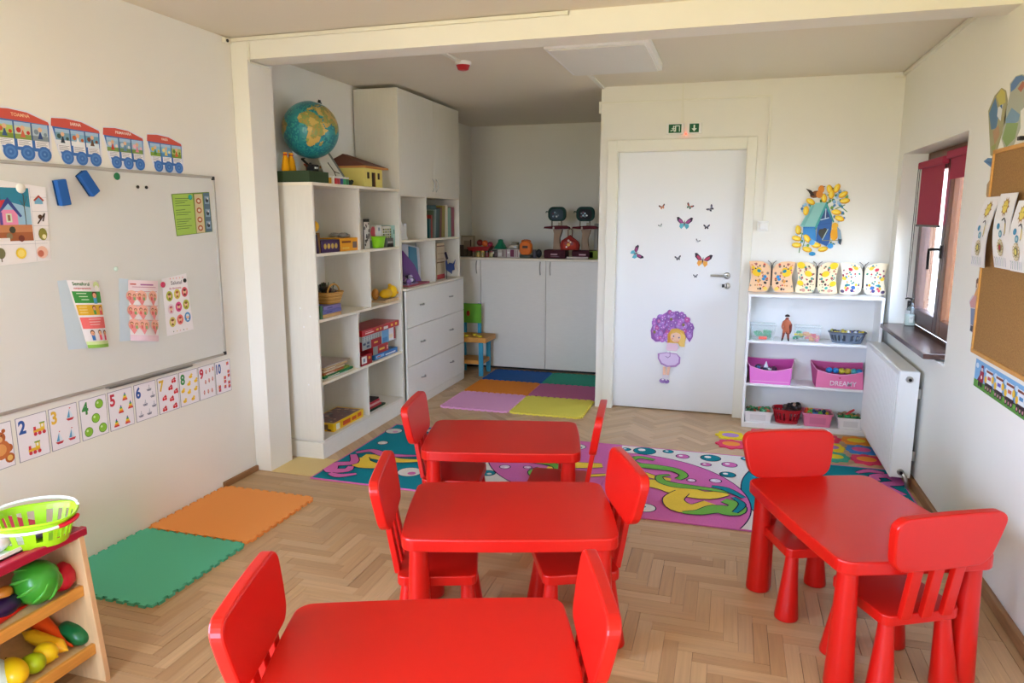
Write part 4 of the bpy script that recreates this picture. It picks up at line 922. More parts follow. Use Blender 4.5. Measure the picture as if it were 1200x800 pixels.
# toy food resting on the slanted trays
def seat(px, py, r_, up_):
    """where a piece of radius r_ seen at this spot rests on the upper or lower tray"""
    zf, xf = (.335, -2.045) if up_ else (.125, -2.02); a, b_ = -2.50, -1.95
    for _ in range(40):
        m_ = (a+b_)/2; q = on(px, py, 'x', m_); s_ = zf-.012+(xf-m_)/(xf+2.48)*.132+r_*1.02
        if q.z > s_: b_ = m_
        else: a = m_
    return on(px, py, 'x', (a+b_)/2)
def food(name, lab, p0, p1, up_, r_, col, shape='ell', bump=0, stem=None, m='gloss', rad=None):
    """body of revolution from p0 to p1 (measured spots), widest radius r_"""
    A, B2 = seat(*p0, rad or r_, up_), seat(*p1, (rad or r_)*(.35 if shape == 'carrot' else 1), up_); d = (B2-A); L_ = d.length; d.normalize(); u_ = d.orthogonal().normalized(); v_ = d.cross(u_)
    n_, k = 28, 20; R = []
    for i in range(k+1):
        t_ = i/k; th = PI*t_; rr = math.sin(th)
        if shape == 'carrot': rr = min(1, (t_*9))**.5*(1-t_)**.8*.98+.03
        elif shape == 'pear': rr = math.sin(th)*(1-.36*t_**2*1.3)*1.0
        elif shape == 'cob': rr = min(1, math.sin(th)*1.7)*(1-.22*(1-t_))
        elif shape == 'round': rr = math.sin(th)**.8
        R.append([A+d*(L_*t_ if shape in ('carrot', 'cob') else L_*(1-math.cos(th))/2)+(u_*math.cos(2*PI*j/n_)+v_*math.sin(2*PI*j/n_))*max(.001, r_*rr*(1+bump*math.sin(7*j*2*PI/n_)*math.sin(6*th))) for j in range(n_)])
    c0 = (A+B2)/2; t = thing(name, lab, 'toy food', tuple(c0-Vector((0, 0, r_))))
    mb = MB(); mb.rings(R, m, col); mb.build('flesh', t, True)
    if stem:
        mb = MB(); mb.tube([B2-d*.004, B2+d*stem[1]*.6, B2+d*stem[1]+Vector((0, 0, stem[1]*.3))], stem[0], 'gloss', stem[2], n_=6); mb.build('stem', t, True)
    return t
cab = food('toy_cabbage', 'round green toy cabbage on the upper tray', (20, 692), (64, 672), True, .070, '#3a9a2c', 'round', bump=.03)
c = (seat(20, 692, .07, True)+seat(64, 672, .07, True))/2
for k in range(9):
    a = k*2*PI/9; mb = MB(Matrix.Translation(c) @ Matrix.Rotation(.7, 4, 'Y')); pts = [(.071*math.cos(a+.6*q/6)*math.cos(q*.22), .071*math.sin(a+.6*q/6)*math.cos(q*.22), -.01+.072*math.sin(q*.22)) for q in range(7)]
    mb.tube(pts, [.003, .006, .007, .006, .006, .005, .003], 'gloss', '#4fae3a', n_=6); mb.build('leaf_fold', cab, True)
food('toy_pepper', 'red toy pepper in the far corner of the upper tray', (70, 688), (77, 662), True, .040, '#c41230', 'round', bump=.05, stem=(.006, .012, '#8f1028'), rad=.046)
food('toy_aubergine', 'dark purple toy aubergine at the left edge of the upper tray', (-14, 722), (23, 700), True, .032, '#2a1a45')
food('toy_bread', 'small orange-brown toy loaf lying on the aubergine', (-4, 700), (13, 690), True, .022, '#c9822a', 'round', bump=.05, rad=.062)
food('toy_chilli', 'long red toy chilli along the upper tray lip', (-12, 733), (38, 705), True, .014, '#dc2c1c', 'carrot')
food('toy_carrot', 'orange toy carrot slanting across the lower tray', (40, 724), (86, 758), False, .033, '#f0571a', 'carrot', rad=.045)
food('toy_corn', 'yellow toy corn cob beside the carrot on the lower tray', (25, 740), (80, 762), False, .026, '#f0b81e', 'cob', bump=.05, rad=.032)
food('toy_cucumber', 'dark green bumpy toy cucumber at the far end of the lower tray', (71, 733), (102, 750), False, .034, '#146b3a', 'round', bump=.06)
food('toy_lemon', 'yellow toy lemon below the corn cob', (41, 761), (66, 769), False, .034, '#f0cf1a', stem=(.005, .004, '#e0bb10'))
food('toy_pear', 'yellow-green toy pear beside the lemon', (52, 780), (25, 773), False, .036, '#a8c018', 'pear', stem=(.003, .008, '#5a6b1a'))
food('toy_pear', 'yellow toy pear at the lower left, cut by the bottom edge', (24, 799), (8, 773), False, .042, '#f0cc18', 'pear', stem=(.003, .008, '#7a6b1a'))
food('toy_egg', 'pale green-white toy vegetable in the bottom left corner', (-14, 775), (6, 803), False, .036, '#cfe0d6')
# ================================================================= CONTENTS OF THE OPEN BOOKCASE
def pack(name, lab, cat, x0, x1, y0, y1, z0, z1, col, fx=None, fy=None, ft=None, grp=None, m='gloss', b=.001, rz=0):
    """printed box: fx draws on the face towards +x, fy on the face towards -y, ft on top"""
    c = Vector(((x0+x1)/2, (y0+y1)/2, z0)); M = Matrix.Translation(c) @ Matrix.Rotation(rz, 4, 'Z') @ Matrix.Translation(-c)
    mb = MB(M); mb.box(x0, x1, y0, y1, z0, z1, m, col, b=b)
    for f, o_, u, v, s_ in ((fx, (x1, y0, z0), (0, 1, 0), (0, 0, 1), (y1-y0, z1-z0)), (fy, (x0, y0, z0), (1, 0, 0), (0, 0, 1), (x1-x0, z1-z0)), (ft, (x0, y0, z1), (1, 0, 0), (0, 1, 0), (x1-x0, y1-y0))):
        if f:
            F = Flat(o_, u, v, m=m, step=.0001); f(F, *s_); mb.add(F.v, F.f, 'print' if m != 'gloss' else 'gloss', (1, 1, 1)); k = len(F.f); mb.c[-k:] = F.c
    return single(mb, name, lab, cat, grp)
def bars(*L):
    """list of (x0,y0,x1,y1,colour) in fractions of the face"""
    def f(F, W_, H):
        for x0, y0, x1, y1, c in L: F.rect(W_*x0, H*y0, W_*x1, H*y1, c)
    return f
def spots(n_, cols, seed=1, smin=.03, smax=.09):
    def f(F, W_, H):
        r_ = random.Random(seed)
        for i in range(n_): F.disc(W_*r_.uniform(.1, .9), H*r_.uniform(.12, .88), min(W_, H)*r_.uniform(smin, smax), r_.choice(cols), n_=7)
    return f
def both(*fs):
    def f(F, W_, H):
        for g in fs: g(F, W_, H)
    return f
def ty(px, py, x): return on(px, py, 'x', x).y
def fit(y0, y1, z0):
    """keep a box between the uprights of its compartment"""
    if y1 < 5.3: d = DV[max(i for i in range(4) if SZ[i] <= z0+.01)]; return (max(y0, 3.985), min(y1, d-.011)) if (y0+y1)/2 < d else (max(y0, d+.011), min(y1, 5.174))
    return y0, y1
def sbox(name, lab, cat, pl, pr, pym, z0, h, xf, dep, col, **k):
    return pack(name, lab, cat, xf-dep, xf, *fit(ty(pl, pym, xf), ty(pr, pym, xf), z0), z0+.0005, z0+h, col, **k)
S1, S2, S3, S4, ST = 1.347, .925, .512, .13, 1.79
# on top
sbox('storage_box', 'flat dark green box on top of the bookcase under the globe', 'box', 352, 383, 205, ST, .075, -2.515, .30, '#35492e', m='matte') if False else None
gb = pack('storage_box', 'flat dark green box on top of the bookcase, under the globe', 'box', -2.85, -2.515, 3.975, 4.20, ST+.0005, ST+.07, '#33462c', m='matte')
g = thing('globe', 'world globe with blue seas on the green box', 'globe', (-2.70, 4.25, ST))
GC = Vector((-2.68, 4.275, 2.138)); GR = .182
def land(lon, lat):
    A = [[(-17, 15), (-16, 22), (-10, 30), (-5, 35), (10, 37), (20, 32), (32, 31), (37, 20), (43, 12), (51, 11), (45, 2), (40, -5), (40, -16), (34, -24), (28, -33), (19, -34), (14, -24), (12, -14), (13, -6), (9, 2), (5, 5), (-8, 5), (-13, 9)],
         [(-9, 37), (-9, 43), (-2, 44), (-4, 48), (2, 51), (8, 55), (12, 55), (20, 55), (24, 60), (30, 60), (28, 70), (45, 68), (70, 72), (110, 74), (140, 72), (140, 50), (122, 40), (120, 28), (108, 20), (105, 10), (98, 12), (94, 18), (88, 22), (80, 12), (76, 9), (72, 20), (66, 25), (57, 26), (56, 22), (45, 13), (39, 21), (35, 30), (36, 36), (27, 37), (22, 37), (18, 41), (12, 44), (14, 40), (8, 44), (0, 39), (-5, 36)],
         [(44, -25), (47, -25), (50, -16), (48, -12), (44, -17)], [(-80, 8), (-70, 12), (-50, 2), (-35, -6), (-40, -20), (-50, -28), (-65, -42), (-70, -52), (-75, -40), (-71, -18), (-81, -5)],
         [(5, 58), (5, 62), (14, 68), (25, 71), (22, 64), (18, 60), (12, 57)], [(-5, 50), (-3, 58), (1, 52)]]
    return any(inpoly((lon, lat), P) for P in A)
from mathutils import noise
mb = MB(Matrix.Translation(GC)); NU, NV = 120, 60
# axis tilted; Africa turned to the room
axis = Matrix.Rotation(math.radians(-22), 4, (fw.x, fw.y, 0)) ; vv = (-GC).normalized(); lon0 = math.degrees(math.atan2(-GC.y, -GC.x))
mb.M = Matrix.Translation(GC) @ Matrix.Rotation(math.radians(20), 4, Vector((fw.x, fw.y, 0)).normalized())
V = []; F_ = []; CC = []
for i in range(NV+1):
    th = PI*i/NV
    for j in range(NU): a = 2*PI*j/NU; V.append((GR*math.sin(th)*math.cos(a), GR*math.sin(th)*math.sin(a), GR*math.cos(th)))
for i in range(NV):
    for j in range(NU):
        F_.append((i*NU+j, (i+1)*NU+j, (i+1)*NU+(j+1) % NU, i*NU+(j+1) % NU))
        lat = 90-180*(i+.5)/NV; a = 360*(j+.5)/NU; lon = ((a-lon0+15+180) % 360)-180
        nv = noise.noise(Vector((lon*.07, lat*.09, 1.3))); n2 = noise.noise(Vector((lon*.2, lat*.25, 4)))
        if abs(lat) > 76: c = '#e6ece8'
        elif land(lon, lat): c = '#c9a95c' if nv > .05 else ('#a8934a' if n2 > 0 else '#8a9a55')
        else: c = '#2f8f96' if nv > .15 else ('#257a8c' if n2 > -.1 else '#3fa09a')
        CC.append(rgb(c))
k0 = len(mb.f); mb.add(V, F_, 'gloss', (1, 1, 1), True); mb.c[k0:] = CC; mb.build('sphere', g, True)
AX = mb.M.to_3x3() @ Vector((0, 0, 1)); 
mb = MB(); mb.cyl(GC+AX*GR*.98, GC+AX*(GR+.02), .009, .009, 'darkmetal'); mb.build('top_pin', g, True)
mb = MB(); sd = Vector((cr.x, cr.y, 0)).normalized(); R_ = GR+.012
mb.tube([GC-AX*R_*math.cos(a)-sd.cross(AX).cross(AX).normalized()*0-Vector((fw.x, fw.y, 0)).normalized()*0+(-sd)*R_*math.sin(a)*.0+(Vector((fw.x, fw.y, 0)).normalized())*R_*math.sin(a) for a in [PI*i/14 for i in range(15)]], .005, 'darkmetal', n_=6); mb.build('meridian_arm', g, True)
mb = MB(); mb.cyl(GC-AX*R_, (GC.x, GC.y, ST+.10), .008, .008, 'darkmetal'); mb.lathe((GC.x, GC.y, ST+.0705), [(.07, 0), (.07, .008), (.02, .02), (.012, .03)], 'darkmetal'); mb.build('base', g, True)
# two yellow cloth pouches
for px, w_, l in ((335, .030, 'left yellow cloth pouch tied with red on the green box'), (341.5, .034, 'right yellow cloth pouch tied with red on the green box')):
    p = on(px, 197, 'x', -2.70); t = thing('cloth_pouch', l, 'bag', (p.x, p.y, ST+.0705))
    mb = MB(); mb.lathe((0, 0, 0), [(w_*.9, 0), (w_*1.05, .01), (w_*.95, .03), (w_*.72, .07), (w_*.42, .098), (w_*.5, .115)], 'felt', '#e8a51c', n_=14, sx=.8); mb.build('bag_body', t)
    mb = MB(); mb.lathe((0, 0, .096), [(w_*.5, 0), (w_*.5, .008)], 'felt', '#b3262a', n_=12, sx=.8); mb.build('tie', t)
# black figure with white eyes, small brown bird
t = thing('black_toy', 'small black block toy with two white eyes below the globe', 'toy', (-2.585, 4.125, ST+.0705))
mb = MB(); mb.box(-.03, .03, -.032, .032, 0, .045, 'matte', '#17181a', b=.006); mb.lathe((0, -.02, .045), [(.010, 0), (.008, .008), (.002, .012)], 'matte', '#17181a'); mb.build('body', t)
mb = MB()
for y in (-.016, .004): mb.ell((.031, y, .024), (.004, .007, .007), 'gloss', '#f2f2ee', 8, 5)
mb.build('eyes', t)
mb = MB(); mb.tube([(-2.60, 4.055, ST+.115), (-2.60, 4.075, ST+.108), (-2.60, 4.10, ST+.105)], [.004, .008, .004], 'matte', '#7a3a22'); mb.cyl((-2.60, 4.08, ST+.0705), (-2.60, 4.08, ST+.105), .002, .002, 'matte', '#7a3a22'); single(mb, 'wooden_bird', 'tiny brown bird figure left of the black toy', 'toy')
# leaning white drawing boards behind the paint pots
t = thing('drawing_board', 'white drawing board leaning in a grey frame behind the globe', 'board', (-2.78, 4.60, ST))
fn = lambda x, y, z: (-2.66-y*.45+z, 4.43+x-.10*y, ST+.001+y)
mb = MB(); mb.prism([(0, 0), (.30, 0), (.18, .27), (.06, .27)], 0, .006, 'matte', '#dfdccf', fn=fn); mb.build('sheet', t, True)
mb = MB(); mb.prism([(.28, 0), (.30, 0), (.20, .28), (.18, .28)], -.004, .012, 'matte', '#8f948a', fn=fn); mb.build('frame', t, True)
mb = MB(); mb.tube([fn(.13, .16, .009), fn(.16, .10, .009), fn(.15, .05, .009), fn(.2, .03, .009)], .003, 'matte', '#4a4a3a', n_=5); mb.tube([fn(.16, .10, .009), fn(.22, .09, .009)], .003, 'matte', '#4a4a3a', n_=5); mb.build('drawing', t, True)
# paint pots
for i, (c, n_) in enumerate((('#d9a21c', 'ochre'), ('#e8e2d2', 'white'), ('#cf2430', 'red'), ('#b03a3f', 'dark red'), ('#2a4a8a', 'blue'), ('#2aa060', 'green'), ('#1f7a4a', 'dark green'))):
    p = on(386+3.4*i, 213.5, 'x', -2.535); t = thing('paint_pot', f'{n_} paint pot in the row on top of the bookcase', 'paint pot', (-2.535, p.y, ST+.0005), 0, 'paint pots on the bookcase')
    MB().cyl((0, 0, 0), (0, 0, .040), .0145, .0145, 'gloss', c, n_=12).build('jar', t) if False else None
    mb = MB(); mb.cyl((0, 0, 0), (0, 0, .040), .0145, .0145, 'gloss', c, n_=12); mb.build('jar', t)
    mb = MB(); mb.cyl((0, 0, .040), (0, 0, .052), .0155, .0155, 'gloss', '#e9e6df', n_=12); mb.build('lid', t)
mb = MB(); mb.ell((-2.56, 4.53, ST+.02), (.03, .045, .02), 'matte', '#23302a'); mb.ell((-2.55, 4.56, ST+.03), (.012, .016, .012), 'matte', '#141a18'); single(mb, 'dark_toy', 'dark green-black lump of a toy left of the model house', 'toy')
# model house
hs = thing('model_house', 'yellow cardboard model house with a brown roof on top of the bookcase', 'model house', (-2.68, 4.85, ST))
hx0, hx1, hy0, hy1 = -2.83, -2.53, 4.70, 4.985
mb = MB(); mb.box(hx0, hx1, hy0, hy1, ST+.0005, ST+.135, 'matte', '#e8d878'); mb.build('wall', hs, True)
def win_(y, z, w_, h, par=hs):
    mb = MB(); mb.box(hx1-.002, hx1+.003, y-w_/2, y+w_/2, z, z+h, 'matte', '#3a2f22'); mb.build('opening', par, True)
win_(4.765, ST+.06, .028, .045); win_(4.845, ST+.005, .05, .10); win_(4.925, ST+.06, .028, .045)
mb = MB(); mb.box(hx1, hx1+.004, 4.853, 4.87, ST+.005, ST+.10, 'matte', '#8a5a35'); mb.build('door_leaf', hs, True)
e_ = .035; zr = ST+.145
mb = MB(); A = [(hx0-e_, hy0-e_, zr), (hx1+e_, hy0-e_, zr), (hx1+e_, hy1+e_, zr), (hx0-e_, hy1+e_, zr)]; B_ = [(hx0+.12, hy0+.03, zr+.09), (hx0+.12, hy0+.10, zr+.09)]
mb.add(A+B_, [(0, 1, 4), (1, 2, 5, 4), (2, 3, 5), (3, 0, 4, 5), (3, 2, 1, 0)], 'matte', '#6e4438'); mb.build('roof', hs, True)
mb = MB(); mb.box(hx0-e_, hx1+e_, hy0-e_, hy1+e_, zr-.012, zr, 'matte', '#c98a4a'); mb.build('eaves', hs, True)
# row 1 left
t = thing('puppet', 'slim dark puppet with a yellow ball head at the left of the top compartment', 'toy', (-2.525, 4.022, S1))
mb = MB(); mb.lathe((0, 0, 0), [(.024, 0), (.02, .06), (.014, .12)], 'matte', '#33203f'); mb.lathe((0, .035, 0), [(.014, 0), (.012, .13)], 'matte', '#8a6a3a', n_=8); mb.build('body', t)
mb = MB(); mb.ell((0, 0, .17), (.030, .030, .036), 'gloss', '#e6b418'); mb.build('head', t)
sbox('game_box', 'purple game box in the top left compartment', 'box', 376.5, 398, 287, S1, .082, -2.515, .20, '#3a2150', fx=both(bars((.05, .2, .95, .8, '#4a2a66')), lambda F, W_, H: [F.disc(W_*(.2+.2*i), H*.5, H*.22, '#cfae4a', n_=10) or F.disc(W_*(.2+.2*i), H*.5, H*.12, '#4a2a66', n_=8) for i in range(4)]))
sbox('game_box', 'orange-yellow game box in the top left compartment', 'box', 399, 420, 286, S1, .088, -2.515, .20, '#f0a41e', fx=bars((.08, .62, .6, .78, '#8a3a1a'), (.7, .2, .95, .7, '#6a5a5a'), (.1, .15, .5, .3, '#f7c85a')))
mb = MB(); rg = random.Random(5)
for i in range(9): mb.ell((-2.60+rg.uniform(-.04, .04), ty(399, 275, -2.6)+rg.uniform(-.08, .08), S1+.10+rg.uniform(0, .012)), (.03, .026, .014), 'gloss', rg.choice(['#9a968c', '#b5a79f', '#7f8a86']), 7, 4)
single(mb, 'plastic_bag', 'crumpled greyish bag lying on the two game boxes', 'bag')
# row 1 right
sbox('tall_box', 'tall white box with black pattern standing in the top right compartment', 'box', 425.5, 433, 270, S1, .215, -2.535, .12, '#dcd8d0', m='matte', fx=both(bars((0, .9, 1, 1, '#2a2826'), (0, 0, .14, 1, '#2a2826')), spots(16, ['#3a3836', '#77706a'], 2, .08, .16)))
sbox('picture_book', 'grey book with a red disc behind the lime basket', 'book', 433.5, 441, 270, S1, .165, -2.56, .16, '#a9a49a', fx=lambda F, W_, H: (F.disc(W_*.5, H*.72, W_*.4, '#b5404a'), F.rect(0, 0, W_, H*.35, '#4a5a48')))
sbox('picture_book', 'white-spined book behind the lime basket', 'book', 441.5, 447, 270, S1, .168, -2.545, .17, '#e6e6e4', fx=bars((.3, .75, .7, .9, '#8fa0a8')))
sbox('checked_box', 'white box with green and yellow checks behind the lime basket', 'box', 447.8, 460, 272, S1, .160, -2.55, .16, '#e3dfd0', m='matte', fx=lambda F, W_, H: [F.rect(W_*(.08+.2*a), H*(.08+.12*b_), W_*(.22+.2*a), H*(.16+.12*b_), '#8f9a3a' if (a+b_) % 2 else '#5f6a3a') for a in range(4) for b_ in range(7)])
sbox('picture_book', 'pale teal book at the right end of the top right compartment', 'book', 461, 465.5, 275, S1, .165, -2.53, .18, '#a9cfc4', fx=bars((.2, .6, .8, .8, '#3f7a70')))
p = on(439, 285, 'x', -2.57); tb = basket((-2.575, p.y+.02, S1+.001), .065, .088, .082, '#8fd61a', 'lime green plastic basket in the top right compartment', name='plastic_basket', slots=False)
sbox('spool_box', 'small black and grey box right of the lime basket', 'box', 453.8, 461, 285, S1, .07, -2.515, .10, '#6f6e6c', m='matte', fx=bars((0, 0, 1, .35, '#23242a'), (.1, .5, .9, .6, '#d9d5cc')))
# row 2 left: wicker basket of toys on books
sbox('green_book', 'thin dark green book at the left end of the second row', 'book', 375, 377.8, 355, S2, .085, -2.505, .2, '#3f6b45', m='matte')
sbox('flat_box', 'flat tan box under the purple books in the second row', 'box', 378, 400, 364, S2, .022, -2.51, .2, '#c9a06a', m='matte')
for k, (c, l) in enumerate((('#6e6fae', 'lower purple book under the wicker basket'), ('#8a84bd', 'upper purple book under the wicker basket'))):
    sbox('purple_book', l, 'book', 378+k, 400-k*.5, 360-4*k, S2+.0235+.026*k, .025, -2.512-.004*k, .2, c, m='matte', fx=bars((.2, .3, .5, .6, '#4a4a86')))
wy = ty(388, 348, -2.57); WZ = S2+.076
t = thing('wicker_basket', 'straw basket full of dark toys on the purple books', 'basket', (-2.60, wy, WZ))
mb = MB(); n_ = 24
for z in range(7): mb.tube([((.075+.004*z)*math.copysign(abs(math.cos(a))**.5, math.cos(a))*.9, (.075+.004*z)*math.copysign(abs(math.sin(a))**.5, math.sin(a)), .006+z*.0115) for a in [2*PI*i/n_ for i in range(n_)]], .006, 'matte', '#d2a45a' if z % 2 else '#c08f48', n_=6, closed=True)
mb.box(-.06, .06, -.065, .065, .001, .004, 'matte', '#b5853f'); mb.build('woven_wall', t)
mb = MB(); mb.tube([(.05, .075*math.cos(a), .075+.055*math.sin(a)) for a in [PI*i/10 for i in range(11)]], .006, 'matte', '#c9984c', n_=6); mb.build('handle', t)
mb = MB(); rg = random.Random(11)
for i in range(26): mb.ell((rg.uniform(-.045, .045), rg.uniform(-.05, .05), .05+rg.uniform(0, .06)), (rg.uniform(.010, .022),)*2+(rg.uniform(.012, .03),), 'matte', rg.choice(['#3a2626', '#5a4036', '#6a6a5a', '#2a2a2c', '#8a7a6a', '#4a2a30']), 7, 4)
for i in range(5): x, y = rg.uniform(-.03, .03), rg.uniform(-.05, .05); mb.cyl((x, y, .05), (x+.01, y+rg.uniform(-.03, .03), .14), .004, .003, 'matte', '#4a5a40', n_=5)
mb.M = Matrix.Translation((-2.60, wy, WZ)); mb.v = [mb.M @ v for v in mb.v]; single(mb, 'mixed_toys', 'tangle of small dark toys filling the straw basket', 'toys', kind='stuff')
# row 2 right: yellow duck and tray
dy = ty(455, 346, -2.56)
t = thing('toy_duck', 'yellow toy duck in a wooden tray in the second row', 'toy', (-2.56, dy, S2+.016))
mb = MB(); mb.ell((0, -.04, .045), (.04, .085, .038), 'gloss', '#efbb18'); mb.build('body', t)
mb = MB(); mb.ell((.01, .045, .055), (.042, .045, .050), 'gloss', '#f4c51e'); mb.ell((.04, .06, .045), (.02, .02, .012), 'gloss', '#e89a18', 8, 5); mb.ell((.005, .02, .105), (.016, .016, .014), 'gloss', '#e2ae18', 8, 5); mb.build('head', t)
mb = MB(); mb.box(-2.66, -2.51, dy-.14, dy+.115, S2+.0005, S2+.014, 'birch'); mb.box(-2.515, -2.51, dy-.14, dy+.115, S2+.014, S2+.024, 'birch'); mb.tube([(-2.60, dy-.13, S2+.045), (-2.56, dy-.02, S2+.085)], .006, 'matte', '#d9a060', n_=6); single(mb, 'wooden_tray', 'shallow wooden tray holding the yellow duck', 'tray')
mb = MB(); mb.ell((-2.62, dy-.10, S2+.06), (.03, .03, .045), 'gloss', '#c98a3a'); single(mb, 'toy_cup', 'small amber cup behind the duck', 'toy')
# row 3 left: flat puzzles
z = S3+.0005
for k, (pl, pr, c, l, h) in enumerate(((379, 408, '#dfe3da', 'white slip at the bottom of the puzzle pile', .006), (380, 414, '#2f8a55', 'green puzzle board jutting out of the pile', .014), (379, 410, '#7f9a35', 'olive puzzle board in the pile', .014),
        (379, 403, '#b8683a', 'lowest brown striped puzzle board in the pile', .012), (379, 404, '#e6cfa6', 'cream puzzle board between the brown ones', .010), (379, 405, '#a85a3a', 'upper brown striped puzzle board in the pile', .010), (379, 407, '#d9b98a', 'tan puzzle board near the top of the pile', .010), (380, 410, '#b9a9a2', 'greyish board on top of the pile', .008))):
    sbox('puzzle_board', l, 'puzzle', pl, pr, 436-2*k, z-.0005, h, -2.515-.01*(k % 3), .26, c, m='matte', grp='flat puzzles in the third row', fx=bars((.1, .2, .5, .6, '#f0e6d0'))); z += h+.0004
# row 3 right: stack of game boxes
def gbox(l, pl, pr, py, z0, h, xf, col, fx=None, fy=None, dep=.22, rz=0):
    return pack('game_box', l, 'box', xf-dep, xf, *fit(ty(pl, py, xf), ty(pr, py, xf), z0), z0, z0+h, col, fx=fx, fy=fy, grp='stack of boxed games', rz=rz, b=.0015)
yel = '#f2c84a'; z = S3+.0006
gbox('blue and white boxed game at the bottom of the stack', 439, 466, 414, z, .040, -2.515, '#2d6fb5', fx=bars((.05, .25, .4, .75, '#8fc3e6'), (.45, .2, .9, .5, '#dceaf5'), (.1, .4, .25, .6, '#d9504a')))
gbox('small red and white boxed game leaning at the lower left of the stack', 423.6, 436, 418, z, .075, -2.50, '#a8202c', fx=bars((.0, .2, .5, .9, '#ece6e2'), (.15, .35, .35, .7, '#8a8fa0'), (.65, .5, .85, .75, '#efb63a')), dep=.10)
z += .0408
gbox('red and grey boxed game, second from the bottom of the stack', 437, 455, 405, z, .062, -2.52, '#b31f2a', fx=bars((0, 0, .3, 1, '#8f9492'), (.4, .35, .75, .6, yel), (.9, .2, .98, .7, '#f2b9b0')))
z += .0626
gbox('dark red and grey boxed game in the middle of the stack', 424, 447, 395, z, .062, -2.525, '#a81b28', fx=bars((0, 0, .45, 1, '#9aa3a6'), (.05, .55, .18, .8, '#33456a'), (.25, .6, .36, .85, '#33456a'), (.22, .2, .36, .45, '#33456a'), (.6, .4, .8, .6, yel)))
gbox('slim white boxed game with small red pictures right of the middle box', 447.6, 463.5, 395, z, .104, -2.53, '#e8ebee', fx=bars((0, .0, .5, 1, '#6fb0e0'), (.05, .1, .4, .4, '#4a8fd0'), (.5, .2, .8, .5, '#f0e2c0'), (.86, .05, 1, .95, '#b5222c')))
z += .0626
gbox('white checked boxed game below the top one of the stack', 424, 446.5, 384, z, .040, -2.52, '#b9bcbc', fx=lambda F, W_, H: [F.rect(W_*(.03+.12*a), H*(.1+.28*b_), W_*(.09+.12*a), H*(.25+.28*b_), '#6f7678') for a in range(8) for b_ in range(3)])
z += .0412+.0006
gbox('long red boxed game on top of the stack', 423.6, 470, 375, z, .045, -2.515, '#c01f2c', fx=bars((.08, .3, .3, .45, '#f3d9d0'), (.08, .6, .26, .7, '#e8a0a0'), (.36, .35, .42, .65, yel), (.46, .35, .5, .7, yel), (.56, .15, .68, .6, '#eee6e4'), (.76, .3, .82, .7, yel), (.88, .3, .94, .75, yel)))
# row 4
pack('board_game', 'yellow board game box with a busy picture lid in the bottom left compartment', 'box', -2.74, -2.525, ty(384, 492, -2.55)+.03, ty(425, 485, -2.53), S4+.0005, S4+.058, '#f2c21a', fx=bars((.08, .1, .2, .85, '#e9e4d6'), (.3, .2, .55, .75, '#d8502a'), (.6, .25, .75, .7, '#d85a2a'), (.8, .3, .93, .8, '#e0622a')), fy=bars((.1, .15, .4, .8, '#b5533a'), (.5, .2, .8, .85, '#8a6a4a')), ft=both(bars((.05, .05, .95, .95, '#7a5560')), spots(40, ['#b5806a', '#4a3f5a', '#c9a48a', '#6a7a8a', '#3a3048', '#d9c0a8'], 4, .03, .08)))
mb = MB(); mb.ell((-2.56, ty(386, 500, -2.56)+.02, S4+.012), (.03, .03, .011), 'matte', '#5a3a30'); single(mb, 'dark_lump', 'small dark brown toy in front of the yellow board game', 'toy')
sbox('thin_book', 'dark green book at the bottom of the right compartment pile', 'book', 434, 452, 478, S4, .014, -2.53, .2, '#2a4a3a', m='matte'); 
for k, (c, l) in enumerate((('#c8404a', 'red book low in the small pile'), ('#e6b0b0', 'pink book in the middle of the small pile'), ('#cf3f4f', 'bright red book near the top of the small pile'), ('#3a2f33', 'dark book on top of the small pile'))):
    sbox('thin_book', l, 'book', 434, 447-k, 474-3*k, S4+.0145+.0135*k, .013, -2.54-.008*k, .19, c, m='matte', grp='small pile of books in the bottom row')
# ================================================================= TALL CABINET SHELVES
SA, SB = 1.392, 1.010
sbox('paper_stack', 'white folded papers leaning in the left upper shelf of the tall cabinet', 'papers', 473, 476.5, 270, SA, .13, -2.60, .14, '#e2e0dc', m='matte')
t = thing('leaning_pages', 'slanting grey and white pages beside the cabinet side', 'papers', (-2.60, 5.32, SA))
fn = lambda x, y, z: (-2.512+z, 5.222+x, SA+.001+y)
for k in range(3): mb = MB(); mb.prism([(.01+.02*k, 0), (.16-.03*k, 0), (.0+.005*k, .19-.03*k)], -.012*k-.01, -.012*k, 'matte', ['#d9d7d2', '#8f8d88', '#b9b6b0'][k], fn=fn); mb.build('page', t, True)
bk = [(501.5, 503.5, '#1f5a62', .17, .0), (503.8, 505.5, '#a8382f', .20, .0), (505.8, 507.5, '#5a6a55', .24, .10), (507.8, 509.8, '#8fa09a', .25, .12), (510, 512, '#2f5560', .255, .14), (512.2, 514.2, '#2a4a44', .26, .12), (514.5, 516.5, '#7a3a3a', .27, .10), (516.8, 520.2, '#9a8a30', .285, .08), (520.6, 523.6, '#e8dccb', .29, 0), (524.0, 527.4, '#7fae98', .27, 0), (527.8, 531, '#8f2f4a', .275, 0)]
nm_ = ['teal', 'brick red', 'grey green', 'pale grey green', 'dark teal', 'very dark green', 'maroon', 'olive yellow', 'cream', 'mint', 'plum']
for (a, b_, c, h, sl_), n_ in zip(bk, nm_):
    y0, y1 = ty(a, 260, -2.54), ty(b_, 260, -2.54); t = thing('book', f'{n_} upright book in the right upper shelf of the tall cabinet', 'book', (-2.62, y0, SA), 0, 'upright books in the tall cabinet')
    mb = MB(); mb.prism([(0, 0), (y1-y0, 0), (y1-y0+sl_*h, h), (sl_*h, h)], -.2, 0, 'gloss', c, fn=lambda x, y, z, y0=y0: (-2.53+z-0, y0+x-sl_*.12, SA+.001+y)); mb.build('cover', t, True)
    pass
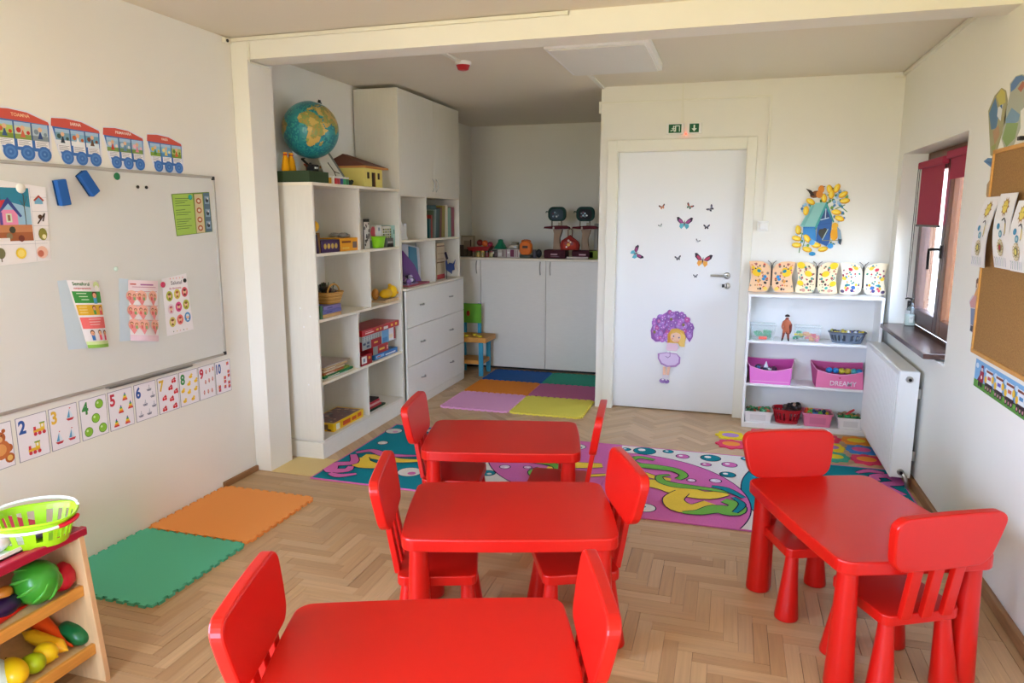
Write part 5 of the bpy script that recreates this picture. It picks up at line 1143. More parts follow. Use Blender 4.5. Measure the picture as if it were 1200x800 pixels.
mb = MB(); mb.prism([(0, .255), (.21, .255), (.19, .29), (.0, .285)], -.2, -.005, 'gloss', '#1d5560', fn=lambda x, y, z: (-2.54+z, ty(501.5, 260, -2.54)+x, SA+y)); single(mb, 'picture_book', 'teal book lying across the tops of the upright books', 'book')
# lower shelves
t = thing('magazine_folder', 'purple and teal slanted magazine folder in the lower left shelf', 'folder', (-2.62, 5.36, SB))
fn = lambda x, y, z: (-2.60+z, ty(473.5, 320, -2.6)+x, SB+.001+y)
for P, c, z_ in (([(.02, .0), (.42, 0), (.38, .30), (.10, .34), (.02, .34)], '#c9cdd4', -.03), ([(.15, .12), (.33, .08), (.30, .30), (.15, .32)], '#2f86a8', -.018), ([(0, 0), (.37, 0), (.30, .08), (.22, .16), (0, .29)], '#6a2a8a', -.006), ([(.38, 0), (.46, 0), (.42, .20), (.35, .34)], '#9a98a8', -.045)):
    mb = MB(); mb.prism(P, z_-.008, z_, 'gloss', c, fn=fn); mb.build('sheet', t, True)
mb = MB(); mb.box(-2.60, -2.50, ty(476, 333, -2.52), ty(501, 330, -2.52), SB+.0005, SB+.014, 'matte', '#b5606a'); mb.box(-2.59, -2.51, ty(477, 333, -2.52), ty(489, 330, -2.52), SB+.014, SB+.026, 'matte', '#9a86b0'); single(mb, 'soft_books', 'low pink and lilac soft books in front of the folder', 'book')
mb = MB(); rg = random.Random(4)
for i in range(14): mb.ell((-2.54+rg.uniform(-.03, .03), ty(479, 325, -2.54)+rg.uniform(-.05, .07), SB+.03+rg.uniform(0, .06)), (.024, .026, .02), 'felt', rg.choice(['#e6e2ea', '#cfc6dc', '#8a6aa8', '#f2eef4', '#3a3048']), 7, 4)
single(mb, 'plush_toy', 'white and lilac plush toy lying against the cabinet side', 'soft toy')
sbox('rolled_poster', 'tall striped cream cylinder box in the lower right shelf', 'box', 512, 521, 310, SB, .33, -2.56, .07, '#d6c4a8', m='matte', fx=bars((0, 0, 1, .13, '#c9474a'), (0, .45, 1, .48, '#7a5a3a'), (0, .9, 1, .93, '#7a5a4a'), (.1, .55, .9, .57, '#b59a7a'), (.1, .7, .9, .72, '#b59a7a')))
t = thing('paper_leaf', 'dark blue paper leaf pinned in the lower right shelf of the tall cabinet', 'decoration', (-2.52, 6.2, SB+.2))
F = Flat((-2.50, ty(522, 310, -2.5), on(528, 322, 'x', -2.5).z), (0, 1, 0), (0, 0, 1)); s_ = .0062
P = [(0, 40), (4, 44), (8, 30), (16, 34), (30, 30), (40, 40), (34, 24), (36, 12), (26, 12), (24, 2), (12, 10), (2, 16)]
F.slab([(x*s_, y*s_*.55) for x, y in P], .004, '#1f3f8a'); F.build('blade', t, True)
mb = MB(); mb.tube([(-2.50, ty(522, 296, -2.5), on(522, 296, 'x', -2.5).z), (-2.50, ty(524, 305, -2.5), on(524, 303, 'x', -2.5).z)], .012, 'matte', '#2a2038', n_=6); mb.cyl((-2.505, ty(524, 305, -2.5), on(524, 303, 'x', -2.5).z), (-2.505, ty(524, 305, -2.5)-.0, SB), .003, .003, 'matte', '#3a3a40', n_=6); mb.build('stalk', t, True)
# ================================================================= ALCOVE: TOYS ON THE WORKTOP, WORKBENCH
WT = 1.1625
def ax_(px, py=312, y=7.15): return on(px, py, 'y', y).x
def az(py, px=600, y=7.15): return on(px, py, 'y', y).z
def abox(name, lab, cat, pl, pr, pt, col, y=7.12, dep=.15, z0=WT, fy=None, m='gloss', grp=None):
    return pack(name, lab, cat, ax_(pl, 298, y), ax_(pr, 298, y), y, y+dep, z0, max(z0+.01, az(pt, (pl+pr)/2, y)), col, fy=fy, m=m, grp=grp)
abox('framed_picture', 'pale framed picture box standing at the left end of the worktop', 'picture', 540.5, 555.5, 276, '#a89a84', y=7.35, dep=.03, fy=both(bars((.08, .08, .92, .92, '#c9b9a6'), (.2, .3, .7, .75, '#9a8a78'), (.7, .4, .8, .8, '#4a3a34'), (.2, .1, .9, .2, '#8a4038'))), m='matte')
for i, (c, pt) in enumerate((('#4a4038', 287), ('#6a6656', 292), ('#5a5040', 290))): abox('small_jar', ('grey jar at the extreme left of the worktop', 'low dark jar second on the worktop', 'dark jar third on the worktop')[i], 'jar', 538+5*i, 542+5*i, pt, c, y=7.14+.03*i, dep=.04, m='matte')
# red toy tray with fruit on a row of jars
for i in range(6):
    x0 = ax_(552+5.2*i, 300, 7.11); x1 = ax_(556.4+5.2*i, 300, 7.11); r_ = (x1-x0)/2
    t = thing('toy_jar', ('leftmost toy jar in the row under the red tray', 'second toy jar in the row under the red tray', 'third toy jar from the left under the red tray', 'middle-right toy jar under the red tray', 'second toy jar from the right under the red tray', 'rightmost toy jar in the row under the red tray')[i], 'jar', ((x0+x1)/2, 7.14, WT), 0, 'toy jars on the worktop')
    mb = MB(); mb.cyl((0, 0, 0), (0, 0, .05), r_, r_, 'gloss', ['#6a5a38', '#c9b05a', '#9a8a4a', '#8a3a30', '#b8a878', '#5a3a38'][i], n_=12); mb.build('glass_body', t)
    mb = MB(); mb.cyl((0, 0, .05), (0, 0, .066), r_*1.02, r_*1.02, 'gloss', ['#8a1f1f', '#3f5a20', '#c9a83a', '#1f3a20', '#7a2020', '#33241f'][i], n_=12); mb.build('lid', t)
mb = MB(); x0, x1 = ax_(552, 290, 7.15), ax_(573, 290, 7.15); P = [(x0, .03), (x1, .03), (x1-.01, .0), (x0+.02, .0)]
mb.prism([(x0-.01, 0), (x1, 0), (x1+.03, .045), (x0-.03, .035)], 7.10, 7.24, 'gloss', '#9a1a20', fn=lambda a, b_, z: (a, z, WT+.067+b_)); single(mb, 'toy_tray', 'dark red toy tray resting on the row of jars', 'tray')
for k, (px, c, r_, l) in enumerate(((562.5, '#7a1d20', .035, 'dark red toy fruit on the left of the tray'), (568.5, '#d8682a', .034, 'orange toy fruit in the middle of the tray'), (574.5, '#9a2a48', .030, 'crimson toy fruit on the right of the tray'))):
    plum((ax_(px, 285, 7.17), 7.17, WT+.112-.006*k), (r_, r_, r_), c, l)
abox('card_game', 'pale card box to the right of the jars', 'box', 583, 591.5, 292, '#b9b2aa', y=7.12, fy=bars((.1, .2, .9, .6, '#d9d5cf'), (.6, .1, .9, .9, '#8a7a78')))
abox('flat_game', 'low dark green and white box at the middle of the worktop', 'box', 574, 582.5, 293, '#3a3f33', y=7.13, fy=bars((.2, .5, .9, .8, '#c9c6bd')))
mb = MB(); xg = ax_(586, 285, 7.2); mb.lathe((xg, 7.22, WT+.085), [(.075, 0), (.070, .008), (.030, .07), (.026, .095), (.004, .10)], 'gloss', '#1f7a5a', n_=18); single(mb, 'green_cone', 'dark green toy cone standing on the card boxes', 'toy')
abox('long_box', 'white box with plum stripes behind the card boxes', 'box', 592, 609, 292, '#c8bdb8', y=7.13, fy=bars((.05, 0, .1, 1, '#7a3050'), (.35, .1, .62, .95, '#7a2a4a'), (.7, .1, .74, .9, '#7a3050'), (.82, .1, .86, .9, '#7a3050'), (.15, .5, .3, .7, '#efe9e6')))
mb = MB(); xq = ax_(603, 285, 7.2); mb.box(xq-.05, xq+.05, 7.16, 7.28, WT+.092, WT+.13, 'matte', '#b8ad9a', b=.008); mb.box(xq-.03, xq+.03, 7.17, 7.27, WT+.13, WT+.155, 'matte', '#8f8a76', b=.008); mb.ell((xq+.02, 7.155, WT+.107), (.018, .005, .012), 'gloss', '#e6e6e6', 8, 5); single(mb, 'toy_camera', 'grey-beige toy case on the striped white box', 'toy')
# orange toy rucksack
ob = thing('toy_backpack', 'orange toy backpack with a dark base on the worktop', 'toy', (ax_(616.5, 295, 7.12), 7.12, WT))
mb = MB(); mb.prism(rrect(.125, .15, .055, 6, cy=.095), -.04, .04, 'gloss', '#e0701a', e=.012, fn=lambda x, y, z: (x, -z, y+.005), sm=True); mb.build('shell', ob)
mb = MB(); mb.box(-.060, .060, -.045, .045, 0, .035, 'gloss', '#3f4a40', b=.008); mb.build('base', ob)
mb = MB(); mb.box(-.028, .028, -.046, -.038, .10, .125, 'gloss', '#4a3020', b=.003); mb.build('pocket', ob)
mb = MB(); mb.tube([(.03*math.cos(a)*1.6, 0, .165+.018*math.sin(a)) for a in [PI*i/8 for i in range(9)]], .007, 'gloss', '#c95f14', n_=6); mb.build('handle', ob)
mb = MB(); mb.cyl((ax_(626.5, 295, 7.14), 7.14, WT), (ax_(626.5, 295, 7.14), 7.14, WT+.085), .020, .018, 'matte', '#5a5660'); single(mb, 'grey_cup', 'grey toy cup right of the orange backpack', 'toy')
mb = MB(); mb.ell((ax_(631.5, 295, 7.18), 7.18, WT+.045), (.032, .03, .044), 'matte', '#1f1c20'); single(mb, 'black_ball', 'black rounded toy between the cup and the maroon case', 'toy')
# two vanity sets: maroon case, curved post, maroon shelf, teal rounded mirror
for k, (pc, l) in enumerate(((652, 'toy vanity stand with dark teal mirror, left of the red toy house'), (685, 'toy vanity stand with dark teal mirror, right of the red toy house'))):
    x = ax_(pc, 290, 7.2); v = thing('toy_vanity', l, 'toy', (x, 7.22, WT), 0, 'pair of toy vanity stands')
    mb = MB(); mb.box(-.115, .115, -.10, .08, 0, .085, 'matte', '#45101f', b=.012); mb.build('case', v)
    mb = MB(); mb.box(-.04, .03, -.102, -.100, .035, .048, 'gloss', '#b9909c'); mb.box(-.04, .05, -.102, -.100, .015, .022, 'gloss', '#7a4a5a'); mb.build('case_label', v)
    mb = MB(); mb.rings([[(cx-w_/2, -.02, z), (cx+w_/2, -.02, z), (cx+w_/2, .03, z), (cx-w_/2, .03, z)] for z, cx, w_ in ((.085, .005, .085), (.15, .0, .065), (.20, .0, .06), (.25, .01, .075), (.29, .01, .095))], 'matte', '#a58d78', False); mb.build('post', v)
    mb = MB(); mb.prism([(-.13, .0), (-.12, .018), (-.04, .025), (.02, .03), (.09, .028), (.13, .012), (.12, -.004), (0, -.008)], -.05, .05, 'matte', '#580f1e', fn=lambda a, b_, z: (a, z, .30+b_)); mb.build('shelf', v)
    mb = MB(); mb.ell((-.025, -.052, .305), (.010, .006, .014), 'gloss', '#d9cfc6', 8, 5); mb.build('knob', v)
    mb = MB()
    for dx in (-.055, .045): mb.box(dx-.006, dx+.006, -.01, .01, .322, .375, 'matte', '#8f8878')
    mb.box(.015, .045, -.02, .02, .322, .36, 'matte', '#b9b09a'); mb.build('bracket', v)
    mb = MB(); mb.prism(rrect(.185, .145, .055, 6, cy=.445), -.02, .02, 'matte', '#1a3f39', e=.006, fn=lambda a, b_, z: (a, -z, b_)); mb.build('mirror_frame', v)
    mb = MB(); mb.prism(rrect(.135, .105, .035, 5, cy=.44), .0205, .0225, 'matte', '#23262e' if k else '#3a4a56', fn=lambda a, b_, z: (a, -z, b_)); mb.build('mirror', v)
    mb = MB(); mb.tube([(-.09, 0, .465), (-.115, 0, .47), (-.118, 0, .455)], .006, 'gloss', '#1f4a44', n_=6); mb.build('side_hook', v)
    mb = MB(); F = Flat((-.0675, -.0228, .39), (1, 0, 0), (0, 0, 1), m='gloss')
    for q in range(7): F.disc(.03+.018*(q % 4), .03+.03*(q//4)+.01*(q % 2), .010, ['#8fb0c4', '#3f5a6a', '#c9d4d9', '#6a7a8a', '#5a2a40'][(q+k*4) % 5], n_=6)
    F.build('mirror_print', v)
hx = ax_(668, 290, 7.13); hb2 = thing('toy_house', 'red toy house case with a handle on the worktop', 'toy', (hx, 7.13, WT+.086))
mb = MB(); mb.prism([(-.09, 0), (.09, 0), (.098, .05), (.085, .085), (.03, .125), (.0, .15), (-.03, .13), (-.085, .095), (-.1, .05)], -.03, .03, 'matte', '#8f2216', e=.008, fn=lambda a, b_, z: (a, -z, b_)); mb.build('body', hb2)
mb = MB(); mb.prism(rrect(.135, .07, .02, 4, cy=.05), .0305, .033, 'matte', '#b03522', fn=lambda a, b_, z: (a, -z, b_)); mb.build('front_plate', hb2)
mb = MB(); F = Flat((-.06, -.0335, .02), (1, 0, 0), (0, 0, 1), m='gloss')
for x, y, r_, c in ((.02, .045, .014, '#8a1a1a'), (.05, .035, .016, '#d8a020'), (.085, .045, .016, '#8a1a1a'), (.03, .012, .009, '#efe6dc'), (.07, .06, .01, '#e9c0a0'), (.05, .075, .012, '#d9c0b0')): F.disc(x, y, r_, c)
F.build('front_picture', hb2)
mb = MB(); mb.tube([(-.02, 0, .135), (-.022, 0, .20), (0, 0, .215), (.022, 0, .20), (.02, 0, .135)], .005, 'gloss', '#7a4a40', n_=6); mb.build('handle', hb2)
abox('green_box', 'green mossy box at the right end of the worktop', 'box', 690.5, 700, 294, '#7f8f35', y=7.12, dep=.14, m='matte')
mb = MB(); mb.box(ax_(697, 280, 7.32), ax_(701, 280, 7.32), 7.28, 7.36, WT, az(262, 699, 7.3), 'matte', '#9a948a'); single(mb, 'white_strip', 'tall pale strip standing behind the green box', 'board')
mb = MB(); x0, x1 = ax_(664, 290, 7.1), ax_(689, 290, 7.1); mb.box(x0, x1, 7.10, 7.118, WT+.001, WT+.02, 'matte', '#cfc4bb'); single(mb, 'pale_sheet', 'pale paper strip in front of the right maroon case', 'paper')
# wooden toy workbench
w_ = thing('toy_workbench', 'childs wooden workbench with blue legs and green tool board', 'toy', (-2.45, 6.78, 0))
BL2, GN, HY = '#3fa0c4', '#6fb53a', '#c98d4e'
for (x, y) in ((-2.335, 6.64), (-2.335, 6.87), (-2.60, 6.64), (-2.60, 6.87)):
    mb = MB(); mb.box(x-.022, x+.022, y-.012, y+.012, 0, .36, 'matte', BL2, b=.003); mb.build('leg', w_, True)
for x in (-2.44, -2.60):
    mb = MB(); mb.box(x-.018, x+.018, 6.89, 6.91, .36, .70, 'matte', BL2, b=.002); mb.build('post', w_, True)
mb = MB(); mb.box(-2.64, -2.27, 6.60, 6.915, .345, .395, 'honey', b=.004); mb.build('worktop', w_, True)
mb = MB(); mb.box(-2.62, -2.32, 6.63, 6.89, .12, .16, 'honey', b=.004); mb.build('lower_shelf', w_, True)
mb = MB(); mb.box(-2.66, -2.415, 6.875, 6.89, .50, .70, 'matte', GN, b=.004); mb.build('tool_board', w_, True)
mb = MB(); mb.ell((-2.55, 6.86, .60), (.02, .02, .03), 'gloss', '#a83a2a', 8, 5); mb.build('hanging_tool', w_, True)
for i, (x, y) in enumerate(((-2.50, 6.66), (-2.38, 6.70), (-2.44, 6.75), (-2.35, 6.66))): mb = MB(); mb.cyl((x, y, .395), (x, y, .41), .022, .022, 'gloss', '#e6d02a', n_=8); mb.build('peg', w_, True)

# ================================================================= CEILING
lp = thing('ceiling_panel', 'square white flat panel lamp on the ceiling beyond the beam', 'lamp', (-.78, 4.62, 2.525))
mb = MB(); mb.box(-1.09, -.49, 4.21, 5.03, 2.53, 2.578, 'gloss_white', b=.004); mb.build('housing', lp, True)
mb = MB(); mb.box(-1.065, -.515, 4.235, 5.005, 2.522, 2.532, 'print', '#e9e7df'); mb.build('diffuser', lp, True)
sd_ = thing('smoke_detector', 'small red smoke detector on the ceiling', 'smoke detector', (-1.74, 4.63, 2.525))
mb = MB(); mb.lathe((0, 0, 0), [(.022, 0), (.035, .004), (.045, .03), (.046, .032)], 'gloss', '#b3202a', n_=20); mb.build('head', sd_)
mb = MB(); mb.lathe((0, 0, .032), [(.052, 0), (.055, .01), (.055, .022)], 'gloss', '#e9e6de', n_=20); mb.build('base', sd_)
def duct(name, lab, pts, wd=.018, th=.012, m='casing'):
    """square cable duct through points"""
    mb = MB()
    for a, b_ in zip(pts[:-1], pts[1:]):
        lo = [min(p, q) for p, q in zip(a, b_)]; hi = [max(p, q) for p, q in zip(a, b_)]
        mb.box(lo[0]-wd/2, hi[0]+wd/2, lo[1]-wd/2, hi[1]+wd/2, lo[2]-th/2, hi[2]+th/2, m)
    return single(mb, name, lab, 'cable duct')
duct('cable_duct', 'white cable duct on the ceiling running to the smoke detector', [(-1.75, 3.87, 2.572), (-1.75, 4.58, 2.572)], .03)
duct('cable_duct', 'white cable duct on the ceiling from the lamp panel to the door wall', [(-1.02, 5.04, 2.572), (-1.02, 5.80, 2.572)], .03)
duct('cable_duct', 'thin cable duct along the top front edge of the beam', [(-2.78, 3.655, 2.566), (-.83, 3.655, 2.566)], .018, .018)
duct('cable_duct', 'thin cable duct along the top of the right wall', [(1.104, 3.95, 2.565), (1.104, 5.80, 2.565)], .02, .018)
duct('cable_duct', 'short cable duct stub in the upper right corner', [(1.05, 5.81, 2.548), (1.10, 5.81, 2.548)], .014)
mb = MB(); mb.box(-1.025, .242, 5.806, 5.82, 2.452, 2.464, 'casing'); mb.box(.225, .242, 5.806, 5.82, 1.55, 2.452, 'casing'); single(mb, 'cable_duct', 'cable duct across the door wall and down to the switch', 'cable duct')
mb = MB(); mb.box(-.413, -.395, 5.806, 5.82, 2.275, 2.452, 'casing'); mb.box(-.413, -.395, 5.806, 5.82, 2.464, 2.57, 'casing'); single(mb, 'cable_duct', 'short vertical cable duct above the exit signs', 'cable duct')
mb = MB(); mb.box(-1.045, -1.03, 5.806, 5.82, 2.38, 2.47, 'casing'); single(mb, 'duct_end', 'small duct end at the alcove corner', 'cable duct')
mb = MB(); mb.tube([(-2.675, 3.668, 2.555), (-2.672, 3.662, 2.46), (-2.674, 3.668, 2.448), (-2.682, 3.86, 2.448)], .006, 'casing', n_=6); single(mb, 'cable', 'thin cable following the pillar head under the beam', 'cable')
mb = MB(); mb.box(-2.80, -2.775, 3.60, 3.655, 2.545, 2.572, 'casing', b=.003); mb.cyl((-2.775, 3.615, 2.555), (-2.770, 3.615, 2.555), .009, .009, 'darkmetal'); single(mb, 'duct_end', 'open duct end in the left ceiling corner', 'cable duct')
sw = thing('light_switch', 'white light switch box right of the door frame', 'switch', (.214, 5.80, 1.48))
mb = MB(); mb.box(.185, .265, 5.785, 5.82, 1.475, 1.55, 'gloss_white', b=.004); mb.build('box', sw, True)
mb = MB(); mb.box(.20, .25, 5.778, 5.785, 1.488, 1.538, 'gloss_white', b=.003); mb.build('rocker', sw, True)
# exit signs
def exit_sign(x0, x1, lab, pic):
    t = thing('exit_sign', lab, 'sign', ((x0+x1)/2, 5.80, 2.215))
    mb = MB(); mb.box(x0-.018, x1+.018, 5.79, 5.818, 2.205, 2.285, 'gloss_white', b=.003); mb.build('housing', t, True)
    F = BW(x0, 2.213, 5.789); F.slab([(0, 0), (x1-x0, 0), (x1-x0, .064), (0, .064)], .001, '#14603a'); pic(F, x1-x0, .064); F.build('green_face', t, True)
WH = '#e9f2ea'
def run(F, W_, H): F.rect(W_*.50, H*.15, W_*.88, H*.85, WH); F.rect(W_*.58, H*.15, W_*.82, H*.75, '#14603a'); F.disc(W_*.40, H*.74, H*.09, WH); F.line([(W_*.38, H*.6), (W_*.36, H*.38), (W_*.46, H*.28), (W_*.44, H*.14)], H*.10, WH); F.line([(W_*.36, H*.40), (W_*.26, H*.26), (W_*.16, H*.26)], H*.09, WH); F.line([(W_*.24, H*.5), (W_*.38, H*.58), (W_*.5, H*.46)], H*.07, WH)
def arrow(F, W_, H): F.rect(W_*.42, H*.40, W_*.58, H*.86, WH); F.poly([(W_*.5, H*.12), (W_*.22, H*.46), (W_*.78, H*.46)], WH)
exit_sign(-.50, -.405, 'green exit sign with a running figure above the door', run); exit_sign(-.345, -.275, 'green exit sign with a down arrow above the door', arrow)
mb = MB(); mb.ell((-.372, 5.803, 2.205), (.008, .006, .008), 'led'); single(mb, 'sign_led', 'glowing red LED below the exit signs', 'lamp')

# ================================================================= DOOR DECALS
def butterfly(px, py, s_, c1, c2, rot, lab, cat='decoration', y=5.8745):
    p = on(px, py, 'y', y); F = Flat((p.x, y, p.z), (math.cos(rot), 0, math.sin(rot)), (-math.sin(rot), 0, math.cos(rot)))
    for sx in (-1, 1):
        F.poly([(sx*x*s_*1.1, z*s_*1.1) for x, z in ((.02, .0), (.35, .5), (.8, .85), (1.05, .8), (.95, .35), (.6, .0), (.55, -.5), (.35, -.75), (.12, -.45))], '#f4f2f4')
        F.poly([(sx*x*s_, z*s_) for x, z in ((.02, .05), (.35, .5), (.8, .85), (1.05, .8), (.95, .35), (.55, 0))], '#2c2436')
        F.poly([(sx*x*s_, z*s_) for x, z in ((.05, .08), (.38, .42), (.7, .62), (.8, .4), (.5, .08))], c1)
        F.poly([(sx*x*s_, z*s_) for x, z in ((.02, .0), (.55, -.02), (.62, -.4), (.35, -.72), (.12, -.45))], c2)
    F.poly(circ(0, 0, s_*.06, s_*.45, 8), '#33202c')
    return single(F, 'butterfly_decal', lab, cat, 'butterfly decals on the door')
butterfly(802, 262, .060, '#a04a86', '#5fb3c4', -.05, 'largest purple and teal butterfly decal in the upper middle of the door')
butterfly(745, 297, .056, '#9a3f7a', '#5fb3c4', -1.15, 'purple and teal butterfly decal turned sideways at the left of the door')
butterfly(823.5, 305.5, .066, '#c0405e', '#eeaa48', -.12, 'crimson and yellow butterfly decal above the door handle')
for (px, py, s_, c1, c2, r_, l) in ((776, 242.5, .024, '#b5604a', '#d98a5a', .3, 'tiny orange butterfly decal at the upper left'), (808, 242, .028, '#c06048', '#5a7a6a', -.5, 'tiny orange butterfly decal at the top middle'), (833, 244.5, .028, '#6a6a80', '#3a3a4a', .8, 'tiny dark butterfly decal at the upper right'),
        (828, 266, .024, '#3a4a6a', '#2a2a3a', 0, 'tiny dark butterfly decal right of the large purple one'), (774, 264.5, .016, '#a8b8b0', '#c9d4cf', .4, 'faint pale butterfly decal left of the large purple one'), (817.5, 282.5, .018, '#9aa0a8', '#c9ced4', -.4, 'faint grey butterfly decal right of the door middle'),
        (794.5, 302.5, .024, '#6a7078', '#3f4750', .2, 'small grey butterfly decal left of the crimson one'), (815, 323.5, .018, '#7a7f8a', '#4a505a', .1, 'tiny grey butterfly decal left of the door handle')): butterfly(px, py, s_, c1, c2, r_, l)
# girl with a flower umbrella of hair
p = on(740, 450, 'y', 5.8745); q = on(840, 350, 'y', 5.8745); k = (q.x-p.x)/100; F = Flat((p.x, 5.8745, p.z), (1, 0, 0), (0, 0, 1), m='print'); kz = (q.z-p.z)/100
def X(x, y): return (x/8*k, (100-y/8)*kz)
def D(x, y, r_, c, ry=None, n_=10): F.poly([(X(x, y)[0]+a, X(x, y)[1]+b_) for a, b_ in circ(0, 0, r_/8*k, (ry or r_)/8*kz, n_)], c)
def PP(L, c): F.poly([X(*a) for a in L], c)
F.poly([X(165, 300), X(180, 380), X(225, 412), X(300, 400), X(340, 370), X(540, 405), X(590, 360), X(600, 270), X(550, 180), X(440, 115), X(330, 120), X(200, 200)], '#efe6f2')
rg = random.Random(21); pal = ['#b06cc4', '#c47ad0', '#9a68b8', '#c85fa8', '#a878cc', '#b98ad6', '#8f5fae']
PP([(175, 300), (185, 370), (230, 400), (320, 390), (350, 330), (530, 350), (560, 390), (590, 340), (590, 260), (540, 180), (440, 125), (330, 130), (210, 205)], '#9a62b0')
for x, y in [(200+rg.uniform(-10, 380), 0) for _ in range(150)]:
    a = rg.uniform(0, PI); r_ = rg.uniform(.0, 1)**.5; x = 385+200*r_*math.cos(a*2); y = 265+135*r_*math.sin(a*2)
    if y > 300 and 350 < x < 520: continue
    if y > 400: continue
    D(x, y, rg.uniform(16, 26), rg.choice(pal), n_=7); D(x, y, 6, '#e6c8ee', n_=5)
for x, y in ((215, 310), (375, 190), (495, 235)): D(x, y, 14, '#8a7a4a')
PP([(345, 400), (350, 320), (385, 275), (440, 268), (500, 290), (525, 350), (510, 430), (470, 425), (450, 400), (380, 400)], '#e6b04a'); PP([(470, 300), (520, 330), (515, 430), (480, 430), (460, 400)], '#f0c96a'); PP([(345, 330), (365, 300), (372, 390), (350, 405)], '#d99a3a')
D(425, 345, 50, '#f2c8ae', 46, 16); D(405, 340, 7, '#4a5a8a'); D(458, 350, 7, '#4a5a8a'); D(395, 362, 10, '#eba590'); D(448, 385, 9, '#eba590', 6); F.line([X(415, 376), X(430, 382), X(445, 377)], .0016, '#b8483f'); PP([(378, 320), (400, 290), (450, 285), (480, 320), (430, 305)], '#e8b85a')
PP([(335, 455), (345, 400), (375, 405), (440, 405), (460, 440), (440, 470), (350, 470)], '#f0cfe0'); PP([(350, 470), (440, 475), (445, 495), (345, 490)], '#ffffff')
PP([(255, 500), (340, 485), (440, 492), (480, 525), (478, 580), (440, 612), (360, 622), (290, 595), (258, 545)], '#b184c2'); PP([(275, 505), (345, 492), (440, 500), (465, 530), (462, 572), (430, 597), (360, 605), (300, 582), (272, 540)], '#e3cdee')
F.line([X(375, 480), X(378, 520), X(355, 535), (X(335, 522))], .004, '#8a5aa0')
PP([(312, 615), (340, 618), (345, 700), (315, 700)], '#eebfa4'); PP([(355, 618), (385, 612), (372, 700), (350, 705)], '#eebfa4'); PP([(308, 690), (348, 690), (348, 722), (312, 722)], '#efe8f4'); PP([(348, 690), (378, 690), (372, 722), (346, 722)], '#efe8f4')
D(315, 745, 34, '#9a78b8', 22); D(352, 748, 30, '#8f6cb0', 20); D(315, 733, 12, '#efe8f4', 8); D(350, 735, 10, '#efe8f4', 8)
single(F, 'girl_decal', 'door decal of a blonde girl in a lilac skirt under a mass of purple flowers', 'decoration')
# birdhouse decal on the wall
p = on(920, 300, 'y', 5.8195); q = on(1000, 210, 'y', 5.8195); k = (q.x-p.x)/711; kz = (q.z-p.z)/800; F = Flat((p.x, 5.8195, p.z), (1, 0, 0), (0, 0, 1))
def X(x, y): return (x*k, (800-y)*kz)
def D(x, y, r_, c, ry=None, n_=10, rot=0): F.poly([(X(x, y)[0]+a, X(x, y)[1]+b_) for a, b_ in circ(0, 0, r_*k, (ry or r_)*kz, n_, rot=rot)], c)
for L in (((540, 300), (640, 260)), ((600, 280), (670, 330)), ((250, 300), (280, 400)), ((180, 560), (160, 760)), ((520, 200), (560, 150)), ((230, 560), (200, 700))): F.line([X(*a) for a in L], .006, '#4f8a3a')
for i in range(120):
    a = rg.uniform(0, 2*PI); ux, uy = rg.choice([(215, 300), (160, 600), (240, 640), (300, 700), (420, 690), (560, 200), (600, 170), (560, 300), (520, 130), (590, 380), (420, 200), (560, 620), (470, 250)]); D(ux+55*math.cos(a), uy+45*math.sin(a), rg.uniform(9, 20), rg.choice(['#8fb8dc', '#4a86b8', '#6f9a4a', '#a9cde6', '#3f7a3a']), n_=6)
PP([(150, 475), (270, 240), (430, 230), (310, 510), (190, 495)], '#8cc4bc'); PP([(165, 465), (275, 260), (300, 262), (200, 480)], '#74b0aa')
PP([(185, 490), (330, 505), (345, 640), (260, 600), (190, 570)], '#3f8fd0'); PP([(350, 440), (430, 250), (510, 420), (500, 640), (470, 690), (345, 640)], '#2d5fa0'); PP([(430, 225), (310, 510), (335, 515), (432, 280), (520, 440), (535, 435)], '#3f9a96')
PP([(385, 400), (430, 290), (480, 395)], '#27487a'); F.line([X(430, 300), X(430, 395)], .006, '#c9dcea'); F.line([X(380, 415), X(470, 392)], .006, '#c9dcea'); F.line([X(350, 470), X(500, 445)], .003, '#1f4a86')
D(395, 545, 32, '#3a3a30', 38); D(435, 535, 32, '#3a3a30', 38); PP([(365, 560), (465, 550), (410, 615)], '#3a3a30'); F.line([X(415, 620), X(470, 510)], .006, '#b8cfc4'); F.line([X(415, 628), X(610, 628)], .005, '#8a8a5a')
for i in range(6): D(200+22*i, 495, 14, '#2f7fc4', 10, 6)
tul = [(205, 320, .0), (130, 520, .1), (120, 610, 1.3), (125, 680, 1.5), (250, 725, 1.3), (350, 680, 1.5), (430, 720, 1.8), (240, 610, .6), (455, 100, .3), (535, 90, -.4), (610, 155, -1), (635, 220, -1.4), (550, 335, 1.4), (590, 400, 1.2), (400, 190, .2), (250, 225, 1.0), (480, 150, .0)]
for x, y, r_ in tul: D(x, y, 34, '#e0a018', 50, 10, r_); D(x-6, y-4, 26, '#f6cf2a', 42, 10, r_); D(x-8, y, 10, '#fae36a', 30, 8, r_)
D(310, 770, 40, '#2f8fc0', 22); D(510, 685, 34, '#3f9ad8', 28); D(300, 650, 34, '#6fb8e6', 30)
D(520, 190, 12, '#cfe0ea'); D(560, 230, 14, '#b8cfe0')
